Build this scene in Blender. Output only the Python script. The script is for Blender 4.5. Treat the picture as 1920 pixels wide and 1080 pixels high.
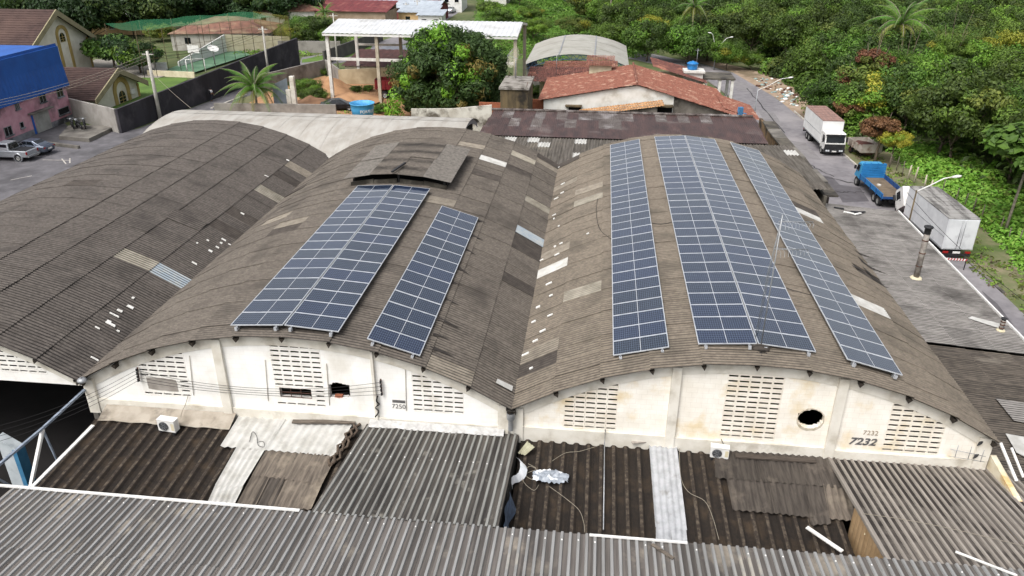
import bpy, math, random
from mathutils import Vector, Matrix, Euler, noise
random.seed(7)
PI = math.pi
for o in list(bpy.data.objects):
    bpy.data.objects.remove(o)
scene = bpy.context.scene
COL = scene.collection

# ---------------------------------------------------------------- camera
# metres; x along the gable fronts, y along the naves, z = 0 at the valley gutter
CO = Vector((2.6135, -24.3193, 16.8465))
YAW, PIT, ROL, FPX = 0.1085, 0.4523, 0.0036, 1447.25
cF = Vector((-math.sin(YAW)*math.cos(PIT), math.cos(YAW)*math.cos(PIT), -math.sin(PIT)))
cR0 = Vector((math.cos(YAW), math.sin(YAW), 0))
cU0 = cR0.cross(cF)
cR = cR0*math.cos(ROL) + cU0*math.sin(ROL)
cU = cU0*math.cos(ROL) - cR0*math.sin(ROL)
cam_data = bpy.data.cameras.new('camera')
cam = bpy.data.objects.new('camera', cam_data)
COL.objects.link(cam)
cam.matrix_world = Matrix(((cR.x, cU.x, -cF.x, CO.x), (cR.y, cU.y, -cF.y, CO.y), (cR.z, cU.z, -cF.z, CO.z), (0, 0, 0, 1)))
cam_data.sensor_width = 36
cam_data.lens = FPX/1920*36
cam_data.clip_end = 3000
scene.camera = cam

# ---------------------------------------------------------------- light: bright thin overcast, soft sun from the left and behind the camera
SUN_EL, SUN_AZ = math.radians(56), math.radians(212)     # azimuth measured clockwise from +y
world = bpy.data.worlds.new('World')
scene.world = world
world.use_nodes = True
wn = world.node_tree
sky = wn.nodes.new('ShaderNodeTexSky')
sky.sky_type = 'NISHITA'
sky.sun_disc = False
sky.sun_elevation = SUN_EL
sky.sun_rotation = SUN_AZ
sky.air_density = 1.0
sky.dust_density = 6.0
sky.ozone_density = 1.0
veil = wn.nodes.new('ShaderNodeHueSaturation')          # thin cloud cover: the same sky, less blue
veil.inputs['Saturation'].default_value = .30
veil.inputs['Value'].default_value = 1.2
wn.links.new(sky.outputs[0], veil.inputs['Color'])
wn.links.new(veil.outputs[0], wn.nodes['Background'].inputs[0])
wn.nodes['Background'].inputs[1].default_value = 0.15
sun_data = bpy.data.lights.new('sun', 'SUN')
sun_data.energy = 1.35
sun_data.angle = math.radians(26)
sun_data.color = (1.0, 0.975, 0.94)
sun = bpy.data.objects.new('sun', sun_data)
COL.objects.link(sun)
sd = Vector((math.sin(SUN_AZ)*math.cos(SUN_EL), math.cos(SUN_AZ)*math.cos(SUN_EL), math.sin(SUN_EL)))
sun.rotation_euler = sd.to_track_quat('Z', 'Y').to_euler()
scene.view_settings.view_transform = 'Standard'
scene.view_settings.look = 'None'
scene.view_settings.gamma = 1
scene.view_settings.exposure = 0.32
scene.view_settings.use_curve_mapping = False

# ---------------------------------------------------------------- small tools
def ray(px, py):                       # direction of a point measured in the 1920 x 1080 photograph
    return cF + cR*((px-960)/FPX) + cU*((540-py)/FPX)
def onz(px, py, z):
    d = ray(px, py); return CO + d*((z-CO.z)/d.z)
def ony(px, py, y):
    d = ray(px, py); return CO + d*((y-CO.y)/d.y)
def onx(px, py, x):
    d = ray(px, py); return CO + d*((x-CO.x)/d.x)
def lerp(a, b, t): return a+(b-a)*t
def clamp(v, a=0., b=1.): return max(a, min(b, v))
def gz(x, y=0):                        # lie of the land: the yard on the left is higher than the road on the right
    return -5.6 - 3.9*clamp((x+30)/48)

def thing(name, label, cat, loc=(0, 0, 0), rz=0, group=None):
    o = bpy.data.objects.new(name, None)
    COL.objects.link(o)
    o.empty_display_size = .3
    o.location = loc
    o.rotation_euler = (0, 0, rz)
    o['label'] = label; o['category'] = cat
    if group: o['group'] = group
    return o
def tag(o, label=None, cat=None, group=None, kind=None):
    if label: o['label'] = label
    if cat: o['category'] = cat
    if group: o['group'] = group
    if kind: o['kind'] = kind
    return o
def relabel(o, label): o['label'] = label; return o
CHILD = {}
def setp(o, parent):
    o.parent = parent
    CHILD.setdefault(parent.name, []).append(o)
def link(name, me, parent=None, loc=(0, 0, 0), rot=(0, 0, 0), mat=None):
    o = bpy.data.objects.new(name, me)
    COL.objects.link(o)
    if parent is not None: setp(o, parent)
    o.location = loc; o.rotation_euler = rot
    if mat is not None and me.materials:
        o.material_slots[0].link = 'OBJECT'; o.material_slots[0].material = mat
    return o
def copy_tree(o, parent=None):
    c = o.copy(); COL.objects.link(c)
    if parent is not None: setp(c, parent)
    for ch in CHILD.get(o.name, []): copy_tree(ch, c)
    return c
def dup(o, label, loc, rz=None, scale=None):
    c = copy_tree(o); c['label'] = label; c.location = loc
    if rz is not None: c.rotation_euler = (0, 0, rz)
    if scale is not None: c.scale = (scale,)*3 if not hasattr(scale, '__len__') else scale
    return c

class MB:
    def __init__(s): s.v = []; s.f = []; s.m = []; s.sm = []
    def add(s, vs, fs, mi=0, smooth=False):
        b = len(s.v); s.v += [tuple(v) for v in vs]
        for f in fs:
            s.f.append(tuple(b+i for i in f)); s.m.append(mi); s.sm.append(smooth)
        return s
    def quad(s, a, b, c, d, mi=0, smooth=False): return s.add((a, b, c, d), ((0, 1, 2, 3),), mi, smooth)
    def poly(s, pts, mi=0): return s.add(pts, (tuple(range(len(pts))),), mi)
    def hexa(s, p, mi=0):               # 8 corners: 0-3 bottom ring, 4-7 top ring
        return s.add(p, ((3, 2, 1, 0), (4, 5, 6, 7), (0, 1, 5, 4), (1, 2, 6, 5), (2, 3, 7, 6), (3, 0, 4, 7)), mi)
    def box(s, x0, x1, y0, y1, z0, z1, mi=0):
        return s.hexa(((x0, y0, z0), (x1, y0, z0), (x1, y1, z0), (x0, y1, z0), (x0, y0, z1), (x1, y0, z1), (x1, y1, z1), (x0, y1, z1)), mi)
    def cbox(s, c, sx, sy, sz, rz=0, mi=0):
        q = Matrix.Rotation(rz, 3, 'Z'); c = Vector(c)
        return s.hexa([c+q@Vector((a*sx/2, b*sy/2, d*sz/2)) for d in (-1, 1) for a, b in ((-1, -1), (1, -1), (1, 1), (-1, 1))], mi)
    def bar(s, p, q, w, h=None, mi=0, up=(0, 0, 1)):
        p = Vector(p); q = Vector(q); h = h or w
        d = (q-p).normalized(); u = Vector(up)
        if abs(d.dot(u)) > .97: u = Vector((0, 1, 0))
        r = d.cross(u).normalized(); u = r.cross(d)
        c = [(-1, -1), (1, -1), (1, 1), (-1, 1)]
        return s.hexa([p+r*(a*w/2)+u*(b*h/2) for a, b in c]+[q+r*(a*w/2)+u*(b*h/2) for a, b in c], mi)
    def tube(s, pts, r, n=6, mi=0, caps=True, r1=None):
        pts = [Vector(p) for p in pts]; k = len(pts); b = len(s.v)
        for i, p in enumerate(pts):
            d = (pts[min(i+1, k-1)]-pts[max(i-1, 0)]).normalized()
            u = Vector((0, 0, 1)) if abs(d.z) < .9 else Vector((0, 1, 0))
            x = d.cross(u).normalized(); y = x.cross(d)
            rr = r if r1 is None else lerp(r, r1, i/(k-1))
            if hasattr(r, '__len__'): rr = r[i]
            for j in range(n):
                a = 2*PI*j/n; s.v.append(tuple(p+x*(rr*math.cos(a))+y*(rr*math.sin(a))))
        for i in range(k-1):
            for j in range(n):
                a = b+i*n+j; c = b+i*n+(j+1) % n
                s.f.append((a, c, c+n, a+n)); s.m.append(mi); s.sm.append(True)
        if caps:
            s.f.append(tuple(b+j for j in range(n))[::-1]); s.m.append(mi); s.sm.append(False)
            s.f.append(tuple(b+(k-1)*n+j for j in range(n))); s.m.append(mi); s.sm.append(False)
        return s
    def lathe(s, prof, n=24, c=(0, 0, 0), mi=0, smooth=True, axis='z'):
        b = len(s.v); k = len(prof)
        for r, z in prof:
            for j in range(n):
                a = 2*PI*j/n
                p = (r*math.cos(a), r*math.sin(a), z) if axis == 'z' else ((z, r*math.cos(a), r*math.sin(a)) if axis == 'x' else (r*math.cos(a), z, r*math.sin(a)))
                s.v.append((p[0]+c[0], p[1]+c[1], p[2]+c[2]))
        for i in range(k-1):
            for j in range(n):
                a = b+i*n+j; d = b+i*n+(j+1) % n
                s.f.append((a, d, d+n, a+n)); s.m.append(mi); s.sm.append(smooth)
        return s
    def extrude(s, prof, y0, y1, mi=0, axis='y', closed=True, caps=True):   # 2-D outline pushed along an axis
        def P(a, b, t): return (a, t, b) if axis == 'y' else ((t, a, b) if axis == 'x' else (a, b, t))
        n = len(prof); b = len(s.v)
        s.v += [P(a, c, y0) for a, c in prof]+[P(a, c, y1) for a, c in prof]
        for i in range(n if closed else n-1):
            j = (i+1) % n
            s.f.append((b+i, b+j, b+n+j, b+n+i)); s.m.append(mi); s.sm.append(False)
        if caps and closed:
            s.f.append(tuple(range(b+n-1, b-1, -1))); s.m.append(mi); s.sm.append(False)
            s.f.append(tuple(range(b+n, b+2*n))); s.m.append(mi); s.sm.append(False)
        return s
    def blob(s, c, r, seed=0, nu=10, nv=7, amp=.2, mi=0, sq=(1, 1, 1)):
        b = len(s.v); c = Vector(c)
        for i in range(nv+1):
            t = PI*i/nv
            for j in range(nu):
                a = 2*PI*j/nu
                d = Vector((math.sin(t)*math.cos(a), math.sin(t)*math.sin(a), math.cos(t)))
                k = r*(1+amp*noise.noise(d*1.7+Vector((seed*3.1, seed*1.7, seed))))
                s.v.append(tuple(c+Vector((d.x*k*sq[0], d.y*k*sq[1], d.z*k*sq[2]))))
        for i in range(nv):
            for j in range(nu):
                a = b+i*nu+j; d = b+i*nu+(j+1) % nu
                s.f.append((a, a+nu, d+nu, d)); s.m.append(mi); s.sm.append(True)
        return s
    def mesh(s, name, mats):
        me = bpy.data.meshes.new(name)
        me.from_pydata(s.v, [], s.f)
        for m in (mats if isinstance(mats, (list, tuple)) else [mats]): me.materials.append(m)
        me.polygons.foreach_set('material_index', s.m)
        me.polygons.foreach_set('use_smooth', s.sm)
        me.update()
        return me
    def build(s, name, mats, parent=None, world=False, loc=(0, 0, 0), rot=(0, 0, 0)):
        if world:                        # vertices were given in world coordinates
            L = Vector(parent.location) if parent is not None else Vector(loc)
            if parent is not None and parent.parent is not None: L = L+Vector(parent.parent.location)
            s.v = [(v[0]-L.x, v[1]-L.y, v[2]-L.z) for v in s.v]
            if parent is None: return link(name, s.mesh(name, mats), None, loc)
            return link(name, s.mesh(name, mats), parent)
        return link(name, s.mesh(name, mats), parent, loc, rot)
def struct(o): o['kind'] = 'structure'; return o

# ---------------------------------------------------------------- materials
def lin(c):
    if isinstance(c, str):
        c = c.lstrip('#'); c = [int(c[i:i+2], 16)/255 for i in (0, 2, 4)]
        c = [x/12.92 if x <= .04045 else ((x+.055)/1.055)**2.4 for x in c]
    return (c[0], c[1], c[2], 1)
MATS = {}
SHW_ = (31.2+.38)/30
def mat(name, a, b=None, scale=1., detail=6, rough=.85, metal=0., mix=(.4, .65), stretch=None, c=None, cscale=.2, cmix=(.52, .66), bump=0., bscale=30., rnd=0., spec=.35, space='pos', trans=0., valley=0., blocks=0.):
    """a/b mixed by fine noise, c laid over by coarse noise (dirt, stains), rnd = brightness spread between objects"""
    m = bpy.data.materials.new(name); m.use_nodes = True
    n = m.node_tree.nodes; l = m.node_tree.links; p = n['Principled BSDF']
    p.inputs['Roughness'].default_value = rough; p.inputs['Metallic'].default_value = metal
    p.inputs['Specular IOR Level'].default_value = spec
    if trans: p.inputs['Transmission Weight'].default_value = trans
    def vec(st):
        if space == 'pos':
            g = n.new('ShaderNodeNewGeometry').outputs['Position']
        else:
            g = n.new('ShaderNodeTexCoord').outputs['Object']
        mp = n.new('ShaderNodeMapping'); l.new(g, mp.inputs[0])
        if st: mp.inputs['Scale'].default_value = st
        return mp.outputs[0]
    def nz(sc, det, st=None, rg=.6):
        t = n.new('ShaderNodeTexNoise'); t.inputs['Scale'].default_value = sc; t.inputs['Detail'].default_value = det
        t.inputs['Roughness'].default_value = rg
        l.new(vec(st), t.inputs['Vector']); return t.outputs[0]
    def ramp(x, lo, hi):
        r = n.new('ShaderNodeMapRange'); r.inputs[1].default_value = lo; r.inputs[2].default_value = hi
        l.new(x, r.inputs[0]); return r.outputs[0]
    def mixc(f, x, y, mode='MIX'):
        k = n.new('ShaderNodeMix'); k.data_type = 'RGBA'; k.blend_type = mode
        if hasattr(f, 'links'): l.new(f, k.inputs[0])
        else: k.inputs[0].default_value = f
        for s_, i in ((x, 6), (y, 7)):
            if hasattr(s_, 'links'): l.new(s_, k.inputs[i])
            else: k.inputs[i].default_value = s_
        return k.outputs[2]
    col = lin(a)
    if b is not None: col = mixc(ramp(nz(scale, detail, stretch), *mix), lin(a), lin(b))
    if c is not None: col = mixc(ramp(nz(cscale, 5, None), *cmix), col, lin(c))
    if blocks:                           # painted block courses: faint mortar lines showing through the limewash
        g = n.new('ShaderNodeNewGeometry'); sp = n.new('ShaderNodeSeparateXYZ'); l.new(g.outputs['Position'], sp.inputs[0])
        cb = n.new('ShaderNodeCombineXYZ'); l.new(sp.outputs[0], cb.inputs[0]); l.new(sp.outputs[2], cb.inputs[1])
        bt = n.new('ShaderNodeTexBrick'); l.new(cb.outputs[0], bt.inputs['Vector']); bt.inputs['Scale'].default_value = 1.
        bt.inputs['Brick Width'].default_value = .4; bt.inputs['Row Height'].default_value = .217; bt.inputs['Mortar Size'].default_value = .007; bt.inputs['Mortar Smooth'].default_value = .6
        bt.inputs['Color1'].default_value = (0, 0, 0, 1); bt.inputs['Color2'].default_value = (.25, .25, .25, 1); bt.inputs['Mortar'].default_value = (1, 1, 1, 1)
        k5 = n.new('ShaderNodeMath'); k5.operation = 'MULTIPLY'; l.new(bt.outputs[0], k5.inputs[0]); k5.inputs[1].default_value = blocks
        col = mixc(k5.outputs[0], col, lin('#9d9381'))
    if valley:                           # trough shade of a corrugated sheet painted as dark stripes (runs along its own y)
        tc = n.new('ShaderNodeTexCoord'); sp = n.new('ShaderNodeSeparateXYZ'); l.new(tc.outputs['Object'], sp.inputs[0])
        k1 = n.new('ShaderNodeMath'); k1.operation = 'ADD'; k1.inputs[1].default_value = .5*(SHW_+.02)+10*(SHW_+.02); l.new(sp.outputs[1], k1.inputs[0])
        k2 = n.new('ShaderNodeMath'); k2.operation = 'PINGPONG'; k2.inputs[1].default_value = (SHW_+.02)/12; l.new(k1.outputs[0], k2.inputs[0])
        k3 = n.new('ShaderNodeMapRange'); k3.inputs[1].default_value = valley*.26; k3.inputs[2].default_value = valley*.44; k3.inputs[4].default_value = 1.; l.new(k2.outputs[0], k3.inputs[0])
        k4 = n.new('ShaderNodeMath'); k4.operation = 'MULTIPLY'; l.new(k3.outputs[0], k4.inputs[0]); l.new(ramp(nz(1.1, 5), .22, .5), k4.inputs[1])
        col = mixc(k4.outputs[0], col, lin('#262320'))
    if rnd:
        oi = n.new('ShaderNodeObjectInfo')
        hs = n.new('ShaderNodeHueSaturation')
        mr = n.new('ShaderNodeMapRange'); mr.inputs[3].default_value = 1-rnd; mr.inputs[4].default_value = 1+rnd
        l.new(oi.outputs['Random'], mr.inputs[0]); l.new(mr.outputs[0], hs.inputs['Value'])
        if hasattr(col, 'links'): l.new(col, hs.inputs['Color'])
        else: hs.inputs['Color'].default_value = col
        col = hs.outputs[0]
    if hasattr(col, 'links'): l.new(col, p.inputs['Base Color'])
    else: p.inputs['Base Color'].default_value = col
    if bump:
        bp = n.new('ShaderNodeBump'); bp.inputs['Strength'].default_value = bump; bp.inputs['Distance'].default_value = .03
        l.new(nz(bscale, 5), bp.inputs['Height']); l.new(bp.outputs[0], p.inputs['Normal'])
    MATS[name] = m
    return m
# ---------------------------------------------------------------- shared materials
m_asphalt = mat('asphalt', '#787578', '#676467', 1.4, 9, .9, c='#8a8687', cscale=.14, cmix=(.48, .68), bump=.2)
m_asphalt2 = mat('old_asphalt', '#59575a', '#69676a', .9, 8, .9, c='#454446', cscale=.2, cmix=(.5, .66))
m_concrete = mat('concrete', '#77736c', '#5d5954', .8, 8, .9, c='#3d3b38', cscale=.35, cmix=(.52, .68))
m_concrete_d = mat('dark_concrete', '#5c574e', '#403c37', 1.1, 8, .92, c='#2b2927', cscale=.5, cmix=(.5, .68))
m_kerb = mat('kerb_white', '#b9b4ac', '#8f8a83', 2., 6, .85)
m_white = mat('white_paint', '#d2d0ca', '#bdbab2', 2.5, 6, .6, c='#a8a49c', cscale=.7, cmix=(.58, .75))
m_whiteclean = mat('clean_white_paint', '#dcdbd8', '#cbcac6', 3, 5, .45)
m_cream = mat('cream_paint', '#cfc6ab', '#bdb395', 1.4, 6, .8)
m_steel = mat('galvanised_steel', '#9a9c9e', '#83868a', 4, 5, .45, .4)
m_dark = mat('dark_metal', '#2a2a2c', '#1d1d1f', 5, 4, .6)
m_black = mat('black_rubber', '#19191b', '#242426', 6, 4, .8)
m_rust = mat('rusty_steel', '#5b3a2c', '#3c2a23', 3, 6, .85)
m_glass = mat('dark_glass', '#10151a', None, rough=.12, spec=.6)
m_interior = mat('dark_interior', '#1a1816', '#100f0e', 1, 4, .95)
m_wood = mat('grey_timber', '#6d645a', '#4a433c', 3, 7, .9, stretch=(1, 6, 6))
m_wire = mat('cable_black', '#222122')
m_dirt = mat('dirt', '#8a7763', '#a08e7c', .6, 8, .95, c='#6c5f4c', cscale=.18, cmix=(.5, .62))
m_sand = mat('sand', '#a5805f', '#8d6a4d', .7, 8, .95, bump=.4, bscale=4)
m_grass = mat('grass_base', '#46532f', '#5a5f3c', .5, 8, .95, c='#6d694e', cscale=.09, cmix=(.55, .7))
m_verge = mat('verge', '#66694a', '#7d745d', .7, 8, .95, c='#4a5a2c', cscale=.16, cmix=(.45, .6))
m_lawn = mat('lawn', '#56702f', '#48602a', .5, 7, .95)
m_court = mat('court_green', '#5c7d62', '#4b6c54', .3, 7, .85, c='#6c8a70', cscale=.2)

def og(px, py, dz=0.):
    z = -7.
    for _ in range(12):
        p = onz(px, py, z); z = gz(p.x)+dz
    return p
import bmesh
def sheet(name, pts, dz, m, edge=0.):
    bm = bmesh.new()
    f = bm.faces.new([bm.verts.new((p[0], p[1], 0)) for p in pts])
    for x in (-30, 18):
        bmesh.ops.bisect_plane(bm, geom=bm.verts[:]+bm.edges[:]+bm.faces[:], plane_co=(x, 0, 0), plane_no=(1, 0, 0))
    if bm.faces and bm.faces[:][0].normal.z < 0: bmesh.ops.reverse_faces(bm, faces=bm.faces[:])
    for v in bm.verts: v.co.z = gz(v.co.x)+dz
    if edge:
        r = bmesh.ops.extrude_face_region(bm, geom=bm.faces[:])
        for e in r['geom']:
            if isinstance(e, bmesh.types.BMVert): e.co.z += 0
        for v in bm.verts:
            pass
    me = bpy.data.meshes.new(name); bm.to_mesh(me); bm.free(); me.materials.append(m)
    return struct(link(name, me))
def P2(*ps): return [tuple(og(*p))[:2] for p in ps]

# ground, one sheet to the horizon
xs = [-900, -400, -200, -100, -60, -30, 18, 40, 60, 100, 200, 400, 900]; ys = [-300, -60, 0, 60, 120, 200, 300, 600, 1500]
mb = MB(); mb.v = [(x, y, gz(x)) for y in ys for x in xs]
for j in range(len(ys)-1):
    for i in range(len(xs)-1):
        a = j*len(xs)+i; mb.f.append((a, a+1, a+1+len(xs), a+len(xs))); mb.m.append(0); mb.sm.append(False)
struct(mb.build('ground', m_grass))
# road on the right: runs along the nave, then bends left behind the tiled house
RL = [(26.2, -20), (26.0, 30), (25.8, 60), (25.3, 82), (24.2, 100), (21.5, 117), (15, 128), (4, 136), (-10, 141)]
RR = [(34.6, -20), (34.5, 33), (33.9, 50), (32.9, 66), (32.3, 80), (31.6, 94), (30.0, 112), (27.5, 124), (21, 136), (8, 146), (-10, 151)]
sheet('road', RL+RR[::-1], .012, m_asphalt)
sheet('road_verge', RR[:8]+[(36, 124), (37.2, 110), (37, 94), (38, 80), (40, 66), (43, 50), (48, 30), (50, -20)], .006, m_verge)
sheet('dirt_verge', [(30.9, 103), (31.9, 88), (36.5, 92), (38, 104), (36, 118), (30, 130), (22, 140), (20.9, 137), (27.2, 125)], .016, m_dirt)
mb = MB()
for i in range(1, 6):
    a, b = RR[i], RR[i+1]
    if i in (1, 2, 3, 4):
        p = Vector((a[0]+.11, a[1], gz(a[0])+.06)); q = Vector((b[0]+.11, b[1], gz(b[0])+.06))
        mb.bar(p, q, .22, .14, 0 if i > 1 else 1)
struct(mb.build('kerb', [m_kerb, m_concrete]))
mb = MB()
for i in range(0, 5):
    a, b = RL[i], RL[i+1]
    mb.bar((a[0]-.12, a[1], gz(a[0])+.06), (b[0]-.12, b[1], gz(b[0])+.06), .22, .14)
struct(mb.build('kerb', m_concrete))
sheet('pavement', [(26, -20), (25.75, 30), (25.55, 60), (25.05, 82), (24.0, 96), (22.8, 96), (23.6, 82), (23.6, 60), (23.6, 30), (23.6, -20)], .1, m_concrete)
# yard with parked cars on the left
sheet('yard', [(-75, 20), (-35.2, 20), (-35.2, 45), (-48.6, 60), (-50.2, 57.5), (-58, 58), (-62, 62), (-75, 62)], .010, m_asphalt2)
# street along the dark wall and the far streets
ST = P2((205, 262), (315, 220), (562, 124))
S2 = P2((330, 240), (400, 207), (460, 182), (520, 160), (605, 120))
sheet('street', ST+S2[::-1], .014, m_asphalt2)
mb = MB()
k1, k2 = og(397, 204), og(462, 179)
mb.bar(k1+Vector((0, 0, .07)), k2+Vector((0, 0, .07)), .3, .16)
struct(mb.build('kerb', m_kerb))
sheet('street', P2((560, 126), (566, 108), (640, 96), (690, 86), (735, 70), (770, 60), (828, 30), (845, 0), (865, 0), (858, 25), (800, 60), (760, 82), (700, 102), (640, 118)), .018, m_asphalt)
sheet('grass_strip', P2((566, 112), (640, 96), (700, 84), (690, 98), (640, 110), (566, 118)), .030, m_lawn)
sheet('lawn', P2((220, 148), (350, 148), (352, 152), (215, 218), (190, 200)), .2, m_lawn)
sheet('courtyard', P2((120, 145), (180, 112), (300, 120), (330, 138), (250, 160), (150, 160)), .1, mat('grey_paving', '#8d8880', '#7a756e', .7, 7, .9))
sheet('sand_lot', [(-42, 62), (-43, 80), (-39, 92), (-34, 86.6), (-21, 87), (-14, 84), (-14, 62)], .012, m_sand)
sheet('field', P2((880, 60), (905, 0), (1150, 0), (1150, 70), (1000, 70)), .05, mat('field_grass', '#587c2c', '#6c8f3a', .15, 9, .95, c='#4a6a26', cscale=.05))
# ---------------------------------------------------------------- the three vaulted naves
W, RISE = 17.3886, 2.596
AR = ((W/2)**2+RISE**2)/(2*RISE)
def arc(u):                              # u = distance from the crown, gives height
    return math.sqrt(max(0., AR*AR-u*u))-(AR-RISE)
TH = math.asin(W/2/AR)
NROW, NCOL, Y0, Y1 = 10, 30, -.38, 31.2
SHW = (Y1-Y0)/NCOL
def sheet_mesh(name, m, waves=6, L=None, wid=None, amp=.032, segs=4):
    L = L or 2*AR*math.sin(TH/NROW)+.10; wid = wid or SHW+.02
    mb = MB(); n = waves*segs
    for i in range(n+1):
        y = -wid/2+wid*i/n; z = amp*math.cos(2*PI*i/segs)
        mb.v += [(-L/2, y, z), (L/2, y, z)]
    for i in range(n):
        mb.f.append((2*i, 2*i+1, 2*i+3, 2*i+2)); mb.m.append(0); mb.sm.append(True)
    return mb.mesh(name, m)
rs = dict(space='pos')
m_roof = {}
for key, a, b, c in (('a', '#5f5954', '#48433f', '#3d3936'), ('b', '#69625a', '#514b45', '#45403b'), ('c', '#786f63', '#60584f', '#4f4a42')):
    m_roof[key] = mat('fibre_cement_'+key, a, b, 5.5, 10, .93, c=c, cscale=.4, cmix=(.52, .72), rnd=.06, bump=.35, bscale=22, mix=(.35, .68), valley=SHW/6)
m_roofdark = mat('fibre_cement_dark', '#4b4540', '#3a3531', 2.5, 9, .93, rnd=.12, valley=SHW/6)
m_roofpale = mat('fibre_cement_pale', '#857d71', '#6c655b', 2.5, 9, .92, rnd=.1, valley=SHW/6)
m_clear = mat('skylight_sheet', '#969083', '#777164', 1.6, 7, .45, c='#6e685c', cscale=.6, rnd=.1, valley=SHW/6)
m_newsheet = mat('new_white_sheet', '#bab9b5', '#a5a39d', 2, 6, .6, c='#8f8c84', cscale=.9, cmix=(.58, .76))
m_bluesheet = mat('blue_clear_sheet', '#8d99a3', '#a3a7a6', 2, 6, .35, valley=SHW/6)
me_sheet = {k: sheet_mesh('roof_sheet_'+k, m_roof[k]) for k in 'abc'}

m_gable = {
 'b': mat('limewashed_block', '#eeede9', '#e3e1dc', 1.1, 8, .9, c='#cdc8bc', cscale=.4, cmix=(.56, .78), bump=.12, blocks=.16),
 'c': mat('flaking_limewash', '#ece8df', '#e1dbcf', 1.3, 9, .9, c='#dac9a8', cscale=.8, cmix=(.53, .70), bump=.12, blocks=.28),
}
m_gable['a'] = m_gable['b']
m_beam = mat('weathered_beam', '#d6d2c8', '#c3bdb0', 1.2, 8, .9, c='#a39b8d', cscale=.6, cmix=(.56, .76))
m_block = mat('vent_block_white', '#e8e6e0', '#dbd8d1', 1.5, 7, .9, c='#c2bcae', cscale=.8, cmix=(.56, .76), rnd=.03)
m_blockc = mat('vent_block_cream', '#e6e0d4', '#d9d1c2', 1.5, 7, .9, c='#d5c6a8', cscale=.8, cmix=(.54, .72), rnd=.03)
m_pale = mat('purlin_end', '#3a332c', '#2a2520', 3, 5, .9)

def wall_columns(mb, cols, y0, y1, mi=0):
    """cols: list of (xa, xb, [(z0, z1a, z1b), ...]) - solid stretches, top may slope; makes front, back and reveals"""
    for k, (xa, xb, iv) in enumerate(cols):
        for z0, za, zb in iv:
            z0a, z0b = z0 if hasattr(z0, '__len__') else (z0, z0)
            mb.quad((xa, y0, z0a), (xb, y0, z0b), (xb, y0, zb), (xa, y0, za), mi)
            mb.quad((xb, y1, z0b), (xa, y1, z0a), (xa, y1, za), (xb, y1, zb), mi)
            mb.quad((xa, y0, za), (xb, y0, zb), (xb, y1, zb), (xa, y1, za), mi)
            mb.quad((xa, y1, z0a), (xb, y1, z0b), (xb, y0, z0b), (xa, y0, z0a), mi)
        nxt = cols[k+1][2] if k+1 < len(cols) else []
        def inv(iv, side): return [((z[0][side] if hasattr(z[0], '__len__') else z[0]), z[1+side]) for z in iv]
        A, B = inv(iv, 1), inv(nxt, 0)
        cut = sorted({z for i in A+B for z in i})
        for za, zb in zip(cut[:-1], cut[1:]):
            if zb-za < 1e-4: continue
            zm = (za+zb)/2
            ia = any(p < zm < q for p, q in A); ib = any(p < zm < q for p, q in B)
            if ia and not ib: mb.quad((xb, y0, za), (xb, y1, za), (xb, y1, zb), (xb, y0, zb), mi)
            if ib and not ia: mb.quad((xb, y1, za), (xb, y0, za), (xb, y0, zb), (xb, y1, zb), mi)

def gable(root, xc, key, zbot, holes, cols_extra, ybase=0., depth=.22):
    """holes: list of functions x -> (z0, z1) or None with own x-range (xa, xb)"""
    h = W/2
    cuts = {round(xc-h+i*W/72, 4) for i in range(73)}
    for (xa, xb, fn) in holes:
        n = max(1, int((xb-xa)/.12)) if fn.__name__ == 'ragged' else 1
        for i in range(n+1): cuts.add(round(xa+(xb-xa)*i/n, 4))
    cuts = sorted(cuts)
    cc = [cuts[0]]
    for c in cuts[1:]:
        if c-cc[-1] > .004: cc.append(c)
    cols = []
    for xa, xb in zip(cc[:-1], cc[1:]):
        ta, tb = arc(xa-xc)-.12, arc(xb-xc)-.12
        ta, tb = max(ta, zbot+.02), max(tb, zbot+.02)
        xm = (xa+xb)/2
        hs = []
        for (ha, hb, fn) in holes:
            if ha-1e-3 < xm < hb+1e-3:
                r = fn(xm)
                if r: hs.append(r)
        iv = []; z = zbot
        for z0, z1 in sorted(hs):
            if z0 > z+.01: iv.append((z, z0, z0))
            z = z1
        if z < min(ta, tb)-.01: iv.append((z, ta, tb))
        cols.append((xa, xb, iv))
    mb = MB(); wall_columns(mb, cols, ybase, ybase+depth)
    return mb.build('gable_wall', m_gable[key], root, world=True)

BW, BH = .40, .217                       # vent block: one slot each
def block_mesh(m):
    mb = MB(); d = .2; sx, sz = .163, .040
    X, Z = BW/2-.003, BH/2-.003
    o = [(-X, -Z), (X, -Z), (X, Z), (-X, Z)]; i_ = [(-sx, -sz), (sx, -sz), (sx, sz), (-sx, sz)]
    for k in range(4):
        j = (k+1) % 4
        mb.quad((o[k][0], -.006, o[k][1]), (o[j][0], -.006, o[j][1]), (i_[j][0], -.006, i_[j][1]), (i_[k][0], -.006, i_[k][1]))
        mb.quad((i_[k][0], -.006, i_[k][1]), (i_[j][0], -.006, i_[j][1]), (i_[j][0], .02, i_[j][1]), (i_[k][0], .02, i_[k][1]))
        mb.quad((o[j][0], -.006, o[j][1]), (o[k][0], -.006, o[k][1]), (o[k][0], .03, o[k][1]), (o[j][0], .03, o[j][1]))
    return mb.mesh('vent_block', m)
me_block = {'a': block_mesh(m_block), 'b': block_mesh(m_block), 'c': block_mesh(m_blockc)}
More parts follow.
